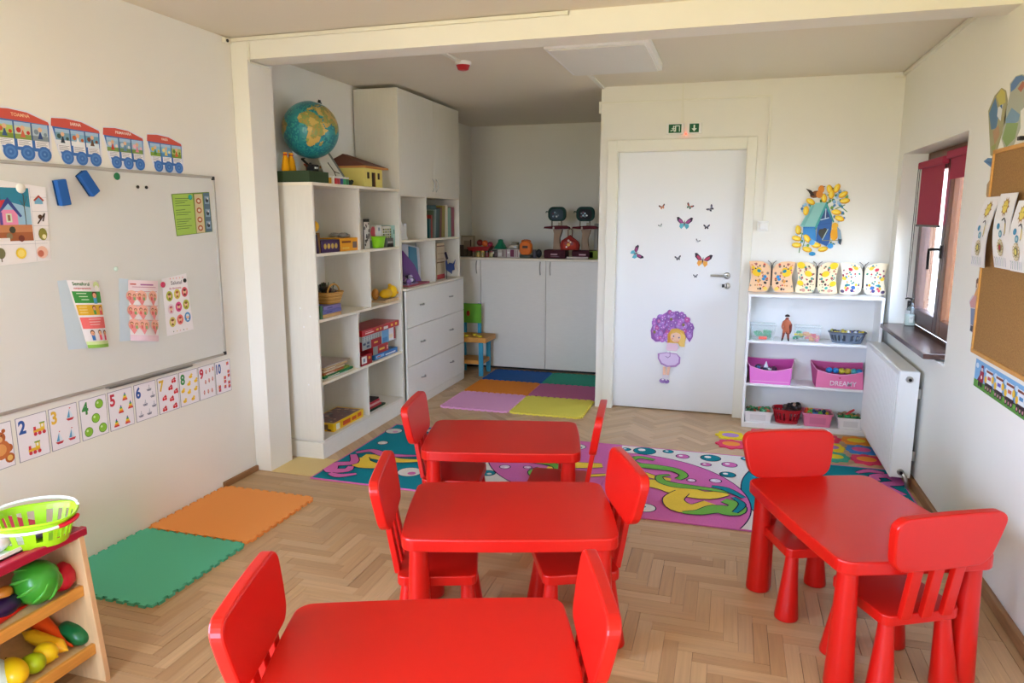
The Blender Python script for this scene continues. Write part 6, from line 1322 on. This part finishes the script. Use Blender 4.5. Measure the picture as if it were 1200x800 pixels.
# birds
D(360, 100, 36, '#e08a2a', 42); D(300, 150, 66, '#7a4a2a', 36, 12, .3); D(345, 150, 40, '#d9862f', 40); PP([(185, 90), (250, 110), (290, 160), (250, 165), (215, 120)], '#3a2a22'); PP([(385, 65), (402, 70), (388, 80)], '#3a2a22')
D(545, 560, 46, '#f0a81e', 70); D(545, 480, 38, '#f0b838', 40); PP([(570, 480), (610, 520), (635, 620), (620, 670), (590, 620)], '#8fa8b8'); PP([(590, 610), (635, 615), (625, 675), (605, 660)], '#33424a')
single(F, 'birdhouse_decal', 'wall decal of a blue birdhouse with yellow tulips and two birds', 'decoration')
# ================================================================= CONTENTS OF THE LOW WHITE BOOKCASE
def bxp(px, py=400, y=5.62): return on(px, py, 'y', y).x
# three double butterfly cards leaning on the wall
def bcard(pl, pr, base, dots, lab, seed, mid):
    x0, x1 = bxp(pl, 325, 5.74), bxp(pr, 325, 5.74); W_ = x1-x0; H = .235; t = thing('butterfly_card', lab, 'decoration', ((x0+x1)/2, 5.74, 1.018), 0, 'painted butterfly cards on the white bookcase')
    F = Flat((x0, 5.735, 1.019), (1, 0, 0), (0, .12, .99)); 
    half = [(0, .02), (.0, 1.0), (.40, 1.0), (.58, .96), (.80, .82), (.93, .66), (1.0, .50), (.93, .32), (.82, .12), (.7, .02)]
    wing = [(.0, .98), (.3, 1.0), (.60, .98), (.82, .90), (.95, .76), (.99, .60), (.99, .30), (.92, .12), (.80, .02), (.3, .0), (.02, .03), (.08, .30), (.14, .50), (.08, .70)]
    F.h = 0
    for sx in (-1, 1):
        P = [(W_/2-sx*(W_/2*(1-0)-(W_/2)*a*1.0) if False else W_/2+sx*W_/2*(1-a), H*b_) for a, b_ in wing]
        F.h = 0; F.slab(P, .003, base)
    rg = random.Random(seed)
    for i in range(44):
        a, b_ = rg.uniform(.1, .85), rg.uniform(.08, .92)
        if not inpoly((a, b_), [(c-.0, d) for c, d in wing]): continue
        c, r_ = rg.choice(dots), rg.choice([.004, .006, .006, .009])
        F.h += .0001
        for sx in (-1, 1): F.disc(W_/2+sx*W_/2*(1-a), H*b_, r_, c, ry=r_*1.15, n_=8, keep=True)
    for a, b_, r_, c in mid:
        F.h += .0001
        for sx in (-1, 1): F.disc(W_/2+sx*W_/2*(1-a), H*b_, r_*W_, c, ry=r_*W_*.8, rot=sx*.5, n_=12, keep=True)
    F.line([(W_/2, H*.22), (W_/2, H*.86)], .011, '#23201f'); F.line([(W_/2, H*.82), (W_/2-.012, H*.95), (W_/2-.03, H*1.01)], .004, '#23201f'); F.line([(W_/2, H*.82), (W_/2+.012, H*.95), (W_/2+.03, H*1.01)], .004, '#23201f')
    F.build('card', t, True)
bcard(877, 931.5, '#f5c79a', ['#d9503a', '#3a3a3a', '#c98a5a', '#b0605a', '#e9a04a', '#8a7a6a'], 'peach painted butterfly card with yellow and blue patches, leftmost of three', 1, [(.35, .62, .10, '#f2c31a'), (.45, .72, .06, '#f2c31a'), (.45, .68, .045, '#1f8f9a'), (.72, .50, .04, '#2f8fc8'), (.66, .42, .04, '#2f8fc8'), (.74, .30, .035, '#23201f'), (.2, .78, .04, '#f2c31a'), (.75, .12, .05, '#f4cf5a')])
bcard(932, 983, '#f8e3b8', ['#c9504a', '#3a3434', '#b0605a', '#8a5a4a', '#3f9a8a', '#c98a6a', '#4a5a3a'], 'cream butterfly card with yellow blotches and many small dots, in the middle', 2, [(.25, .88, .10, '#f2cb1a'), (.60, .62, .09, '#f2cb1a'), (.25, .32, .08, '#f2cb1a'), (.45, .82, .03, '#3f9a8a'), (.55, .18, .04, '#4ab0a0'), (.4, .10, .05, '#d9a08a')])
bcard(984, 1040, '#faeccc', ['#c9304a', '#3f9a7a', '#2f8f9a', '#8a3a5a', '#efc73a', '#3f7a6a', '#d95a6a'], 'pale butterfly card with red, green and blue dots, rightmost of three', 3, [(.45, .78, .045, '#d02f4a'), (.68, .82, .05, '#efc73a'), (.2, .5, .05, '#efc73a'), (.6, .22, .05, '#3a6fb0'), (.55, .12, .04, '#4a4a8a'), (.35, .30, .035, '#2f8f9a'), (.15, .10, .045, '#5a4a6a')])
S3B, S2B, S1B = .672, .345, .040
def tub(px0, px1, py, z0, h, y0, dep, col, lab, name='plastic_box', wall='gloss', flare=.88, label_plate=True, grp=None, lip=.006):
    x0, x1 = bxp(px0, py, y0), bxp(px1, py, y0); cx, cy = (x0+x1)/2, y0+dep/2; w_ = (x1-x0)/2; d = dep/2
    t = thing(name, lab, 'box', (cx, cy, z0+.0005), 0, grp)
    def ring(s_, z, o_=0): return [(x*1.0, y*1.0, z) for x, y in rrect(2*(w_*s_+o_), 2*(d*s_+o_), .012, 3)]
    mb = MB(); mb.rings([ring(flare, 0), ring(1, h), ring(1, h, -.003), ring(flare, .003, -.003)], wall, col, False, False); mb.add(ring(flare, .002), [list(range(len(ring(1, 0))))], wall, col); mb.build('body', t)
    mb = MB(); mb.rings([ring(1, h-.008, lip), ring(1, h, lip), ring(1, h, -.002), ring(1, h-.008, -.002), ring(1, h-.008, lip)], wall, col, False, False); mb.build('rim', t)
    if label_plate:
        mb = MB(); yk = lambda z: -d*(flare+(1-flare)*z/h)-.0035
        mb.add([(-w_*.55, yk(h*.2), h*.2), (w_*.55, yk(h*.2), h*.2), (w_*.55, yk(h*.72), h*.72), (-w_*.55, yk(h*.72), h*.72)], [(0, 1, 2, 3)], 'matte', tuple(c*.86 for c in rgb(col))); mb.build('label_field', t)
    return t, cx, cy, w_, d
def fill(t, cx, cy, z0, h, w_, d, cols, lab, n_=40, s_=(.012, .022), name='toy_pieces', seed=1, base=.0, kind='ell'):
    rg = random.Random(seed); mb = MB()
    for i in range(n_):
        x, y = rg.uniform(-w_, w_)*.82, rg.uniform(-d, d)*.78; z = base+rg.uniform(.2, 1)*h; r_ = rg.uniform(*s_); c = rg.choice(cols)
        M0 = mb.M; mb.M = Matrix.Translation((cx+x, cy+y, z0+z)) @ Matrix.Rotation(rg.uniform(0, 3), 4, 'Z') @ Matrix.Rotation(rg.uniform(-.6, .6), 4, 'X')
        if kind == 'ell': mb.ell((0, 0, 0), (r_, r_*rg.uniform(.6, 1), r_*rg.uniform(.6, 1)), 'gloss', c, 8, 5)
        else: mb.box(-r_, r_, -r_*.6, r_*.6, -r_*.5, r_*.5, 'gloss', c, b=.002)
        mb.M = M0
    return single(mb, name, lab, 'toys', kind='stuff')
# top shelf
t, cx, cy, w_, d = tub(879, 909, 395, S3B, .115, 5.60, .14, '#dff3f0', 'clear plastic tub of green blocks on the upper shelf', 'clear_tub', 'clearplastic', label_plate=False)
fill(t, cx, cy, S3B, .055, w_*.85, d*.8, ['#21a86a', '#35b97a', '#1f9a5a', '#2fb27a'], 'green toy blocks in the left clear tub', 34, (.012, .020), kind='box', seed=3); 
mb = MB(); mb.box(cx-.03, cx+.03, cy-d*.9, cy-d*.8, S3B+.004, S3B+.028, 'gloss', '#ef6a5a', b=.004); single(mb, 'red_block', 'coral block at the bottom of the left clear tub', 'toy')
t, cx, cy, w_, d = tub(932, 963, 398, S3B, .110, 5.60, .14, '#e6e6f6', 'clear plastic tub of red, green and yellow blocks on the upper shelf', 'clear_tub', 'clearplastic', label_plate=False)
fill(t, cx+.02, cy, S3B, .055, w_*.62, d*.8, ['#f0455a', '#e8506a', '#f0a04a', '#ef3a4a'], 'red and orange toy blocks in the middle clear tub', 26, (.012, .020), kind='box', seed=4)
fill(t, cx-.065, cy, S3B, .07, w_*.30, d*.8, ['#21a06a', '#1f8a5a', '#f2dc3a', '#e6e6ea'], 'green and yellow toy blocks in the middle clear tub', 14, (.012, .018), kind='box', seed=5)
# brown doll standing between the tubs
px_ = bxp(921, 390, 5.62); dl = thing('action_doll', 'small brown-clad doll standing between the clear tubs', 'doll', (px_, 5.62, S3B))
me = bpy.data.meshes.new('skeleton')
K = [(0, 0, .085), (0, 0, .13), (.002, -.004, .158), (.002, -.006, .178), (-.022, 0, .138), (-.030, -.01, .105), (-.020, -.016, .085), (.024, 0, .138), (.032, .004, .105), (.030, 0, .078), (-.014, 0, .075), (-.018, -.004, .04), (-.024, 0, .004), (-.028, -.016, .004), (.014, 0, .075), (.016, -.004, .04), (.020, 0, .004), (.022, -.016, .004)]
EE = [(0, 1), (1, 2), (2, 3), (1, 4), (4, 5), (5, 6), (1, 7), (7, 8), (8, 9), (0, 10), (10, 11), (11, 12), (12, 13), (0, 14), (14, 15), (15, 16), (16, 17)]
RR = [.020, .022, .010, .017, .010, .007, .006, .010, .007, .006, .012, .009, .006, .005, .012, .009, .006, .005]
def skin_body(name, K, EE, RR, m, col, parent):
    me = bpy.data.meshes.new(name); me.from_pydata(K, EE, []); ob = bpy.data.objects.new(name, me); COL.objects.link(ob)
    sk = ob.modifiers.new('skin', 'SKIN'); ob.modifiers.new('sub', 'SUBSURF').levels = 2
    for i, r_ in enumerate(RR): me.skin_vertices[0].data[i].radius = (r_, r_)
    me.skin_vertices[0].data[0].use_root = True
    ev = ob.evaluated_get(bpy.context.evaluated_depsgraph_get()); m2 = bpy.data.meshes.new_from_object(ev); bpy.data.objects.remove(ob)
    mb = MB(); V = [v.co.copy() for v in m2.vertices]; mb.add(V, [list(p.vertices) for p in m2.polygons], m, col, True)
    if callable(col): pass
    return mb
mb = skin_body('body', K, EE, RR, 'matte', '#9a4a34', dl)
mb.c = [rgb('#2a1c1a') if (sum((mb.v[j].z for j in f))/len(f)) < .018 or (sum((mb.v[j].z for j in f))/len(f)) > .183 else (rgb('#c06a48') if sum(mb.v[j].y for j in f)/len(f) < -.006 and .06 < sum(mb.v[j].z for j in f)/len(f) < .16 else rgb('#8a4030')) for f in mb.f]
mb.build('body', dl)
mb = MB(); mb.rings([[(x, y, z) for x, y in ((-.0, .012), (w__, .014), (w__+.004, .022), (0, .020))] for z, w__ in ((.155, .016), (.12, .038), (.07, .036), (.05, .028))], 'matte', '#5a2a22', False); mb.build('cape', dl)
mb = MB(); mb.lathe((.002, -.006, .186), [(.017, -.004), (.018, .002), (.012, .010), (.003, .013)], 'matte', '#2a1a18', n_=10); mb.build('hair', dl)
# grey basket with bottles caps
x0, x1 = bxp(972, 398, 5.60), bxp(1016, 398, 5.60); gbk = basket(((x0+x1)/2, 5.665, S3B+.001), (x1-x0)/2, .062, .078, '#6f7a8a', 'grey-blue slatted basket at the right end of the upper shelf', name='plastic_basket', rim='#5a5f6a')
fill(gbk, (x0+x1)/2, 5.665, S3B, .03, (x1-x0)/2, .055, ['#e6c83a', '#2a2c34', '#3a4a8a', '#8a8f4a', '#1f1f24', '#c9b23a', '#d9dde0'], 'mixed bottle tops filling the grey-blue basket', 40, (.012, .018), base=.055, seed=8)
for k in range(2):
    pass
mb = MB(); mb.prism([(0, 0), (.05, .0), (.02, .03)], 0, .03, 'matte', '#efefec', fn=lambda x, y, z: (.965+x, 5.575+z, S3B+.001+y)); single(mb, 'white_paper', 'crumpled white scrap at the right shelf corner by the radiator', 'paper')
# fabric bins
def bin_(px0, px1, pxb0, pxb1, h, y0, dep, c_out, c_in, lab, deco):
    x0, x1 = bxp(px0, 430, y0), bxp(px1, 430, y0); b0, b1 = bxp(pxb0, 448, y0), bxp(pxb1, 448, y0); t = thing('fabric_bin', lab, 'bin', ((b0+b1)/2, y0+dep/2, S2B+.0005), 0, 'pink fabric bins')
    Lo = [(b0, y0, S2B+.001), (b1, y0, S2B+.001), (b1, y0+dep, S2B+.001), (b0, y0+dep, S2B+.001)]; zt = S2B+h
    def edge(a, b_, sag, n_=6): return [(a[0]+(b_[0]-a[0])*i/n_, a[1]+(b_[1]-a[1])*i/n_, a[2]+(b_[2]-a[2])*i/n_-sag*math.sin(PI*i/n_)) for i in range(n_)]
    T_ = [(x0+.03, y0-.003, zt-.035), (x1-.03, y0-.003, zt-.035), (x1, y0+dep, zt), (x0, y0+dep, zt)]
    top = []; bot = []
    for i in range(4): top += edge(T_[i], T_[(i+1) % 4], .030 if i == 0 else .008); bot += edge(Lo[i], Lo[(i+1) % 4], 0)
    mb = MB(); n_ = len(top)
    for i in range(n_): j = (i+1) % n_; mb.add([bot[i], bot[j], top[j], top[i]], [(0, 1, 2, 3)], 'matte', c_out if i < 6 else c_in)
    mb.add(bot, [list(range(n_))], 'matte', c_in); ob = mb.build('fabric', t, True); so = ob.modifiers.new('thick', 'SOLIDIFY'); so.thickness = .004; so.offset = 0
    mb = MB(); mb.tube(top, .0035, 'matte', '#f2a6cc', n_=5, closed=True); mb.build('piping', t, True)
    F = Flat((b0, y0-.0042, S2B), (1, 0, 0), (0, 0, 1)); deco(F, b1-b0, h)
    if F.v: F.build('print', t, True)
    return (x0+x1)/2, y0+dep/2, (b1-b0)/2, dep/2, zt
def deco1(F, W_, H): F.poly([(W_*.04, H*.10), (W_*.96, H*.10), (W_*.96, H*.14), (W_*.04, H*.14)], '#f2a8d6')
def deco2(F, W_, H):
    F.text('DREAMY', W_*.30, H*.12, H*.22, '#f6dfe9', bold=.01, wmax=W_*.56); F.disc(W_*.50+.004, H*.50, .005, '#c01f4a', n_=8); F.disc(W_*.50-.004, H*.50, .005, '#c01f4a', n_=8); F.poly([(W_*.50-.009, H*.50), (W_*.50+.009, H*.50), (W_*.50, H*.50-.012)], '#c01f4a')
cx, cy, w_, d, zt = bin_(874, 933, 879, 926, .165, 5.575, .19, '#ee7fd0', '#c8489a', 'glossy pink fabric bin at the left of the middle shelf', deco1)
fill(None, cx-.03, cy, S2B, .05, w_*.7, d*.6, ['#3f7ab0', '#2a3a5a', '#6a3a5a', '#dfe6ee', '#4a9ac0'], 'blue and white toys inside the left pink bin', 22, (.014, .024), base=.07, seed=13)
mb = MB(); mb.lathe((cx-.03, cy-.03, S2B+.115), [(.016, 0), (.002, .045)], 'gloss', '#e9eef6', n_=10); single(mb, 'paper_cone', 'small white cone sticking out of the left pink bin', 'toy')
cx, cy, w_, d, zt = bin_(953, 1017, 956, 1012, .165, 5.575, .19, '#ea7ba8', '#c8568f', 'pink fabric bin lettered DREAMY at the right of the middle shelf', deco2)
for k, (o_, c, l) in enumerate(((-.04, '#2a7ac0', 'blue'), (.01, '#2f84c8', 'bright blue'), (.055, '#d0c03a', 'yellow'), (.10, '#c9a93a', 'mustard'), (.145, '#4ab0b8', 'turquoise'), (.185, '#2f8fc8', 'sky blue'))):
    mb = MB(); mb.ell((cx-.03+o_*.9, cy-.045, S2B+.122), (.024, .024, .022), 'gloss', c, 12, 8); single(mb, 'toy_ball', f'{l} ball in the right pink bin', 'ball', 'row of balls in the right pink bin')
# bottom tubs
for (a, b_, h, c, lab, cols, fl, sd2) in ((871, 905, .085, '#f0efec', 'white tub at the left of the bottom shelf', ['#3f9a5a', '#2f7a4a', '#c95a3a', '#2a5a3a', '#5aa06a'], 'green and red toys in the left white tub', 31),
        (941, 976, .10, '#e884a8', 'pink tub at the middle of the bottom shelf', ['#d8502a', '#5ab03a', '#e6c22a', '#3a7ab0', '#7ac04a', '#8a3a3a', '#e07a2a', '#2a3a5a'], 'small bright toy vegetables heaped in the pink tub', 32),
        (982, 1013, .085, '#f0efec', 'white tub at the right of the bottom shelf', ['#2f8a4a', '#3aa05a', '#2f7a4a', '#9a7a5a', '#c9a84a'], 'green toys in the right white tub', 33)):
    t, cx, cy, w_, d = tub(a, b_, 490, S1B, h, 5.575, .17, c, lab, 'storage_tub')
    fill(t, cx, cy, S1B, .035, w_*.92, d*.95, cols, fl, 46, (.013, .022), base=h-.03, seed=sd2)
mb = MB(); mb.tube([(cx-.03, cy-.04, S1B+.10), (cx+.0, cy-.04, S1B+.125), (cx+.025, cy-.03, S1B+.14)], [.008, .010, .007], 'gloss', '#c8303a'); single(mb, 'toy_part', 'red toy arm sticking out of the right white tub', 'toy')
x0, x1 = bxp(906, 488, 5.575), bxp(940, 488, 5.575); rb = basket(((x0+x1)/2, 5.665, S1B+.001), (x1-x0)/2, .085, .105, '#b01524', 'red slatted plastic basket on the bottom shelf', name='plastic_basket')
fill(rb, (x0+x1)/2+.03, 5.665, S1B, .05, .07, .06, ['#1f1a1a', '#2a2422', '#3a2c28', '#4a3a34'], 'dark brown toy animals piled in the red basket', 26, (.018, .030), base=.08, seed=41)
mb = MB(); mb.ell(((x0+x1)/2+.045, 5.62, S1B+.15), (.012, .012, .016), 'matte', '#a88a7a', 8, 6); single(mb, 'toy_animal', 'small beige toy head on the dark pile in the red basket', 'toy')

# ================================================================= SILL AND RIGHT WALL
sp_ = thing('soap_bottle', 'clear soap pump bottle with a black pump on the window sill', 'bottle', (1.215, 5.50, .8405))
mb = MB(); mb.lathe((0, 0, 0), [(.030, 0), (.036, .006), (.036, .10), (.030, .118), (.014, .128), (.013, .136)], 'clearplastic', n_=20); mb.build('bottle', sp_)
mb = MB(); mb.lathe((0, 0, .003), [(.030, 0), (.033, .004), (.033, .075), (.001, .075)], 'gloss', '#cfe3dc', n_=16); mb.build('soap', sp_)
mb = MB(); mb.lathe((0, 0, .134), [(.015, 0), (.016, .018), (.006, .022), (.005, .045), (.012, .046), (.012, .055), (.002, .056)], 'darkmetal', n_=14); mb.tube([(0, 0, .186), (-.02, .02, .188), (-.032, .032, .182)], .005, 'darkmetal', n_=6); mb.tube([(0, 0, .13), (0, 0, .02)], .0025, 'darkmetal', n_=5); mb.build('pump', sp_)
F = Flat((1.215-.025, 5.50-.0365, .865), (1, 0, 0), (0, 0, 1)); F.rect(.012, 0, .038, .05, '#e9efe9'); F.line([(.016, .035), (.034, .035)], .002, '#6a7a6a'); F.line([(.016, .025), (.03, .025)], .002, '#6a7a6a'); F.build('label', sp_, True)
# cork board
cb = thing('cork_board', 'brown cork board with a wooden rim on the right wall', 'board', (1.10, 3.0, .965))
CY1, CY2, CZ1, CZ2 = 3.735, 2.30, .970, 1.90
P = [(CY1, CZ1), (CY2, CZ1), (CY2, CZ2+.05), (3.55, 1.90), (CY1-.01, 1.76)]
mb = MB(); mb.box(1.095, 1.114, CY2, CY1, CZ1, 1.865, 'cork'); mb.build('cork', cb, True)
for a in ((CY2, CY1, CZ1-.004, CZ1+.014), (CY2, CY1, 1.855, 1.873), (CY1-.012, CY1+.004, CZ1, 1.873), (CY2-.004, CY2+.012, CZ1, 1.873)):
    mb = MB(); mb.box(1.088, 1.1145, *a, 'honey', b=.003); mb.build('rim', cb, True)
# paper strips fixed at the top of the board
def strip(pxl, pxr, pt, pb, skew, x, lab, fcol, seed):
    A = on(pxl, pt, 'x', x); B2 = on(pxr, pt, 'x', x); C2 = on(pxl-skew, pb, 'x', x); W_ = A.y-B2.y; H = A.z-C2.z; sk = C2.y-A.y
    F = Flat((0, 0, 0), (0, -1, 0), (0, 0, 1), fn=lambda a, b_, h: Vector((x-h-.018*math.sin(PI*min(1, max(0, b_/H)))-.012*(1-b_/H), A.y+sk*(1-b_/H)-a, C2.z+b_)))
    rg = random.Random(seed); n_ = 6
    for i in range(n_):
        for s_ in (0, .003): F.add([F.at(0, H*i/n_, s_), F.at(W_, H*i/n_, s_), F.at(W_, H*(i+1)/n_, s_), F.at(0, H*(i+1)/n_, s_)], [(0, 1, 2, 3)], 'print', '#efebe8', True)
    F.h = .0035; c = (W_*.52, H*.82)
    for k in range(10): a = 2*PI*k/10; F.poly([(c[0]+.028*math.cos(a-.2), c[1]+.028*math.sin(a-.2)), (c[0]+.028*math.cos(a+.2), c[1]+.028*math.sin(a+.2)), (c[0]+.042*math.cos(a), c[1]+.042*math.sin(a))], '#b5804a')
    F.disc(*c, .030, '#a8864a', n_=14); F.disc(*c, .025, '#e8d060', n_=14); F.disc(c[0]-.008, c[1]+.004, .003, '#4a3a2a', n_=5); F.disc(c[0]+.008, c[1]+.004, .003, '#4a3a2a', n_=5)
    F.line([(W_*.5, H*.64), (W_*.62, H*.67), (W_*.72, H*.62), (W_*.72, H*.44)], .006, '#3f434a'); F.line([(W_*.72, H*.60), (W_*.74, H*.46)], .010, '#d9c06a')
    F.disc(W_*.34, H*.56, .017, '#4a94b8', ry=.013); F.disc(W_*.50, H*.46, .019, '#5a9ab0', ry=.015); F.disc(W_*.50, H*.46, .012, '#a9c4cc', ry=.008)
    d = (W_*.5, H*.28)
    for k in range(12): a = 2*PI*k/12; F.disc(d[0]+.027*math.cos(a), d[1]+.027*math.sin(a), .009, '#b59a58', n_=7); F.disc(d[0]+.027*math.cos(a), d[1]+.027*math.sin(a), .006, '#e9e2c8', n_=7)
    F.disc(*d, .018, '#7a7a3a', n_=12); F.disc(*d, .012, fcol, n_=12)
    for k in range(7): F.line([(W_*(.12+.11*k), H*.03), (W_*(.2+.10*k), H*.12), (W_*(.14+.11*k), H*.15)], .003, ['#7a8aa8', '#6a9a8a', '#8fa0b8'][k % 3])
    return single(F, 'coloring_strip', lab, 'paper', 'coloured paper strips on the cork board')
strip(1157, 1174, 231, 311, 15, 1.080, 'left hanging paper strip with a sun and a yellow flower on the cork board', '#e6d878', 1)
strip(1174, 1194, 227, 313, 4, 1.075, 'middle hanging paper strip with a sun and a red flower on the cork board', '#a8283a', 2)
strip(1195, 1215, 235, 317, 6, 1.070, 'right hanging paper strip, cut by the picture edge', '#e6d878', 3)
# coloured foot cut-outs
def cutout(L, lab, base, shapes, name='paper_cutout', x=1.1145, grp='paper cut-outs on the right wall'):
    Q = [on(px, py, 'x', x) for px, py in L]; y0 = max(q.y for q in Q); z0 = min(q.z for q in Q)
    F = RW(y0, z0, x); pp = lambda px, py: ((y0-on(px, py, 'x', x).y), on(px, py, 'x', x).z-z0)
    F.slab([pp(*a) for a in L], .0015, base)
    for S, c in shapes: F.poly([pp(*a) for a in S], c)
    return single(F, name, lab, 'decoration', grp)
cutout([(1161, 182), (1158.5, 130), (1166, 112), (1174, 103), (1179, 106), (1181, 117), (1179, 140), (1172, 165), (1166, 184)], 'foot-shaped paper cut-out coloured blue and yellow, left of the pair', '#a9a37a',
       [([(1159.5, 133), (1167, 114), (1171, 135), (1168, 150), (1162, 152)], '#5f86a8'), ([(1168, 113), (1174, 104), (1178, 108), (1179, 120), (1172, 124)], '#c9bf62'), ([(1170, 126), (1176, 122), (1173, 142), (1169, 136)], '#dfe3e3'), ([(1172, 124), (1175, 122), (1175, 128)], '#3f6a9a'), ([(1164, 154), (1171, 146), (1172, 158), (1166, 170)], '#b5906a'), ([(1162, 172), (1168, 168), (1165, 182)], '#9aa05a')])
cutout([(1174, 163), (1178, 135), (1184, 110), (1184, 98), (1191, 89), (1198, 87), (1210, 92), (1206, 120), (1196, 130), (1196, 150), (1188, 170), (1178, 176)], 'foot-shaped paper cut-out coloured blue and green, right of the pair', '#b4b8a6',
       [([(1185, 108), (1185, 99), (1191, 90), (1198, 88), (1204, 92), (1196, 96), (1190, 104)], '#5f86b8'), ([(1193, 104), (1199, 95), (1203, 98), (1197, 108)], '#b5705a'), ([(1179, 140), (1186, 126), (1196, 134), (1194, 142), (1180, 150)], '#7fa0b8'), ([(1175, 162), (1180, 144), (1194, 144), (1190, 162), (1180, 172)], '#8fa86a')])
cutout([(1153, 189), (1158, 185), (1170, 186), (1176, 178), (1181, 172), (1183, 180), (1176, 192), (1168, 200), (1163, 197)], 'small blue fish-tail paper cut-out under the two feet', '#5a86ae', [([(1156, 189), (1168, 190), (1165, 196)], '#3f6a9a')])
cutout([(1168, 204), (1176, 192), (1181, 190), (1180, 198), (1172, 208)], 'small yellow paper cut-out at the cork board corner', '#c9b85a', [])
cutout([(1156, 228), (1157, 216), (1162, 208), (1167, 209), (1168, 220), (1166, 232), (1158, 236)], 'orange-brown paper cut-out left of the cork board above the strips', '#b8946a', [([(1159, 226), (1162, 212), (1166, 214), (1164, 226)], '#c9705a')])
cutout([(1143, 345), (1144, 330), (1146, 325), (1150, 329), (1150, 345), (1151, 357), (1147, 362), (1144, 375), (1140, 390), (1137, 388), (1138, 362), (1136, 353), (1140, 346)], 'paper cut-out child with dark hair left of the cork board', '#d9cfd2',
       [([(1144, 337), (1144.5, 328), (1146, 325.5), (1149, 329), (1149, 336)], '#6a4a3a'), ([(1145, 338), (1145, 332), (1149, 332), (1149, 338)], '#e6b890'), ([(1142, 346), (1145, 338), (1149, 339), (1149, 348)], '#e0a060'), ([(1137, 354), (1142, 346), (1150, 348), (1150, 357), (1145, 361), (1138, 360)], '#d09a98'), ([(1138, 361), (1144, 362), (1141, 382), (1138, 380)], '#7a8aa8'), ([(1138, 381), (1141, 382), (1140, 389), (1137, 387)], '#3a3a4a')])
mb = MB(); q = on(1197.5, 162, 'x', 1.105); mb.box(1.09, 1.113, q.y-.02, q.y+.01, q.z-.008, q.z+.008, 'darkmetal', b=.003); single(mb, 'wall_clip', 'dark clip at the top of the cork board', 'clip')
# printed train strip under the board
F = RW(3.727, .812, 1.1145); W_ = .62; H = .122
F.slab([(0, 0), (W_+.3, .0), (W_+.3, H), (0, H+.005)], .0012, '#7fb4e0'); F.rect(0, 0, W_+.3, .035, '#5a9a3a')
for k in range(8): F.disc(.03+.12*k, .10, .02, '#cfe4f4', ry=.012); F.disc(.06+.11*k, .028, .018, '#74b04a', ry=.012)
F.rect(.075, .035, .125, .085, '#a8283f'); F.rect(.085, .085, .115, .112, '#8a2040'); F.rect(.09, .085, .11, .10, '#e6d9e0'); F.disc(.10, .058, .009, '#f2e6e0'); F.poly([(.045, .035), (.075, .035), (.075, .065)], '#6a2a50')
for k in range(4):
    x = .150+.125*k; F.rect(x, .035, x+.098, .048, '#3a2a30'); F.rect(x+.008, .048, x+.09, .108, '#e6ecf4'); F.rect(x+.008, .094, x+.09, .104, '#8a4a3a'); F.disc(x+.006, .06, .016, '#f0c23a'); F.disc(x+.092, .075, .016, '#f0c23a'); F.rect(x+.03, .065, x+.07, .080, ['#c9505a', '#6a5ac0', '#c9704a', '#4a8ac0'][k]); F.rect(x+.098, .038, x+.125, .042, '#3a2a30')
    for w2 in (.018, .05, .08): F.disc(x+w2, .026, .013, '#3a2028'); F.disc(x+w2, .026, .007, '#d9a0a8')
for w2 in (.085, .115): F.disc(w2, .026, .012, '#3a2028')
single(F, 'train_frieze', 'printed paper train frieze under the cork board', 'poster')
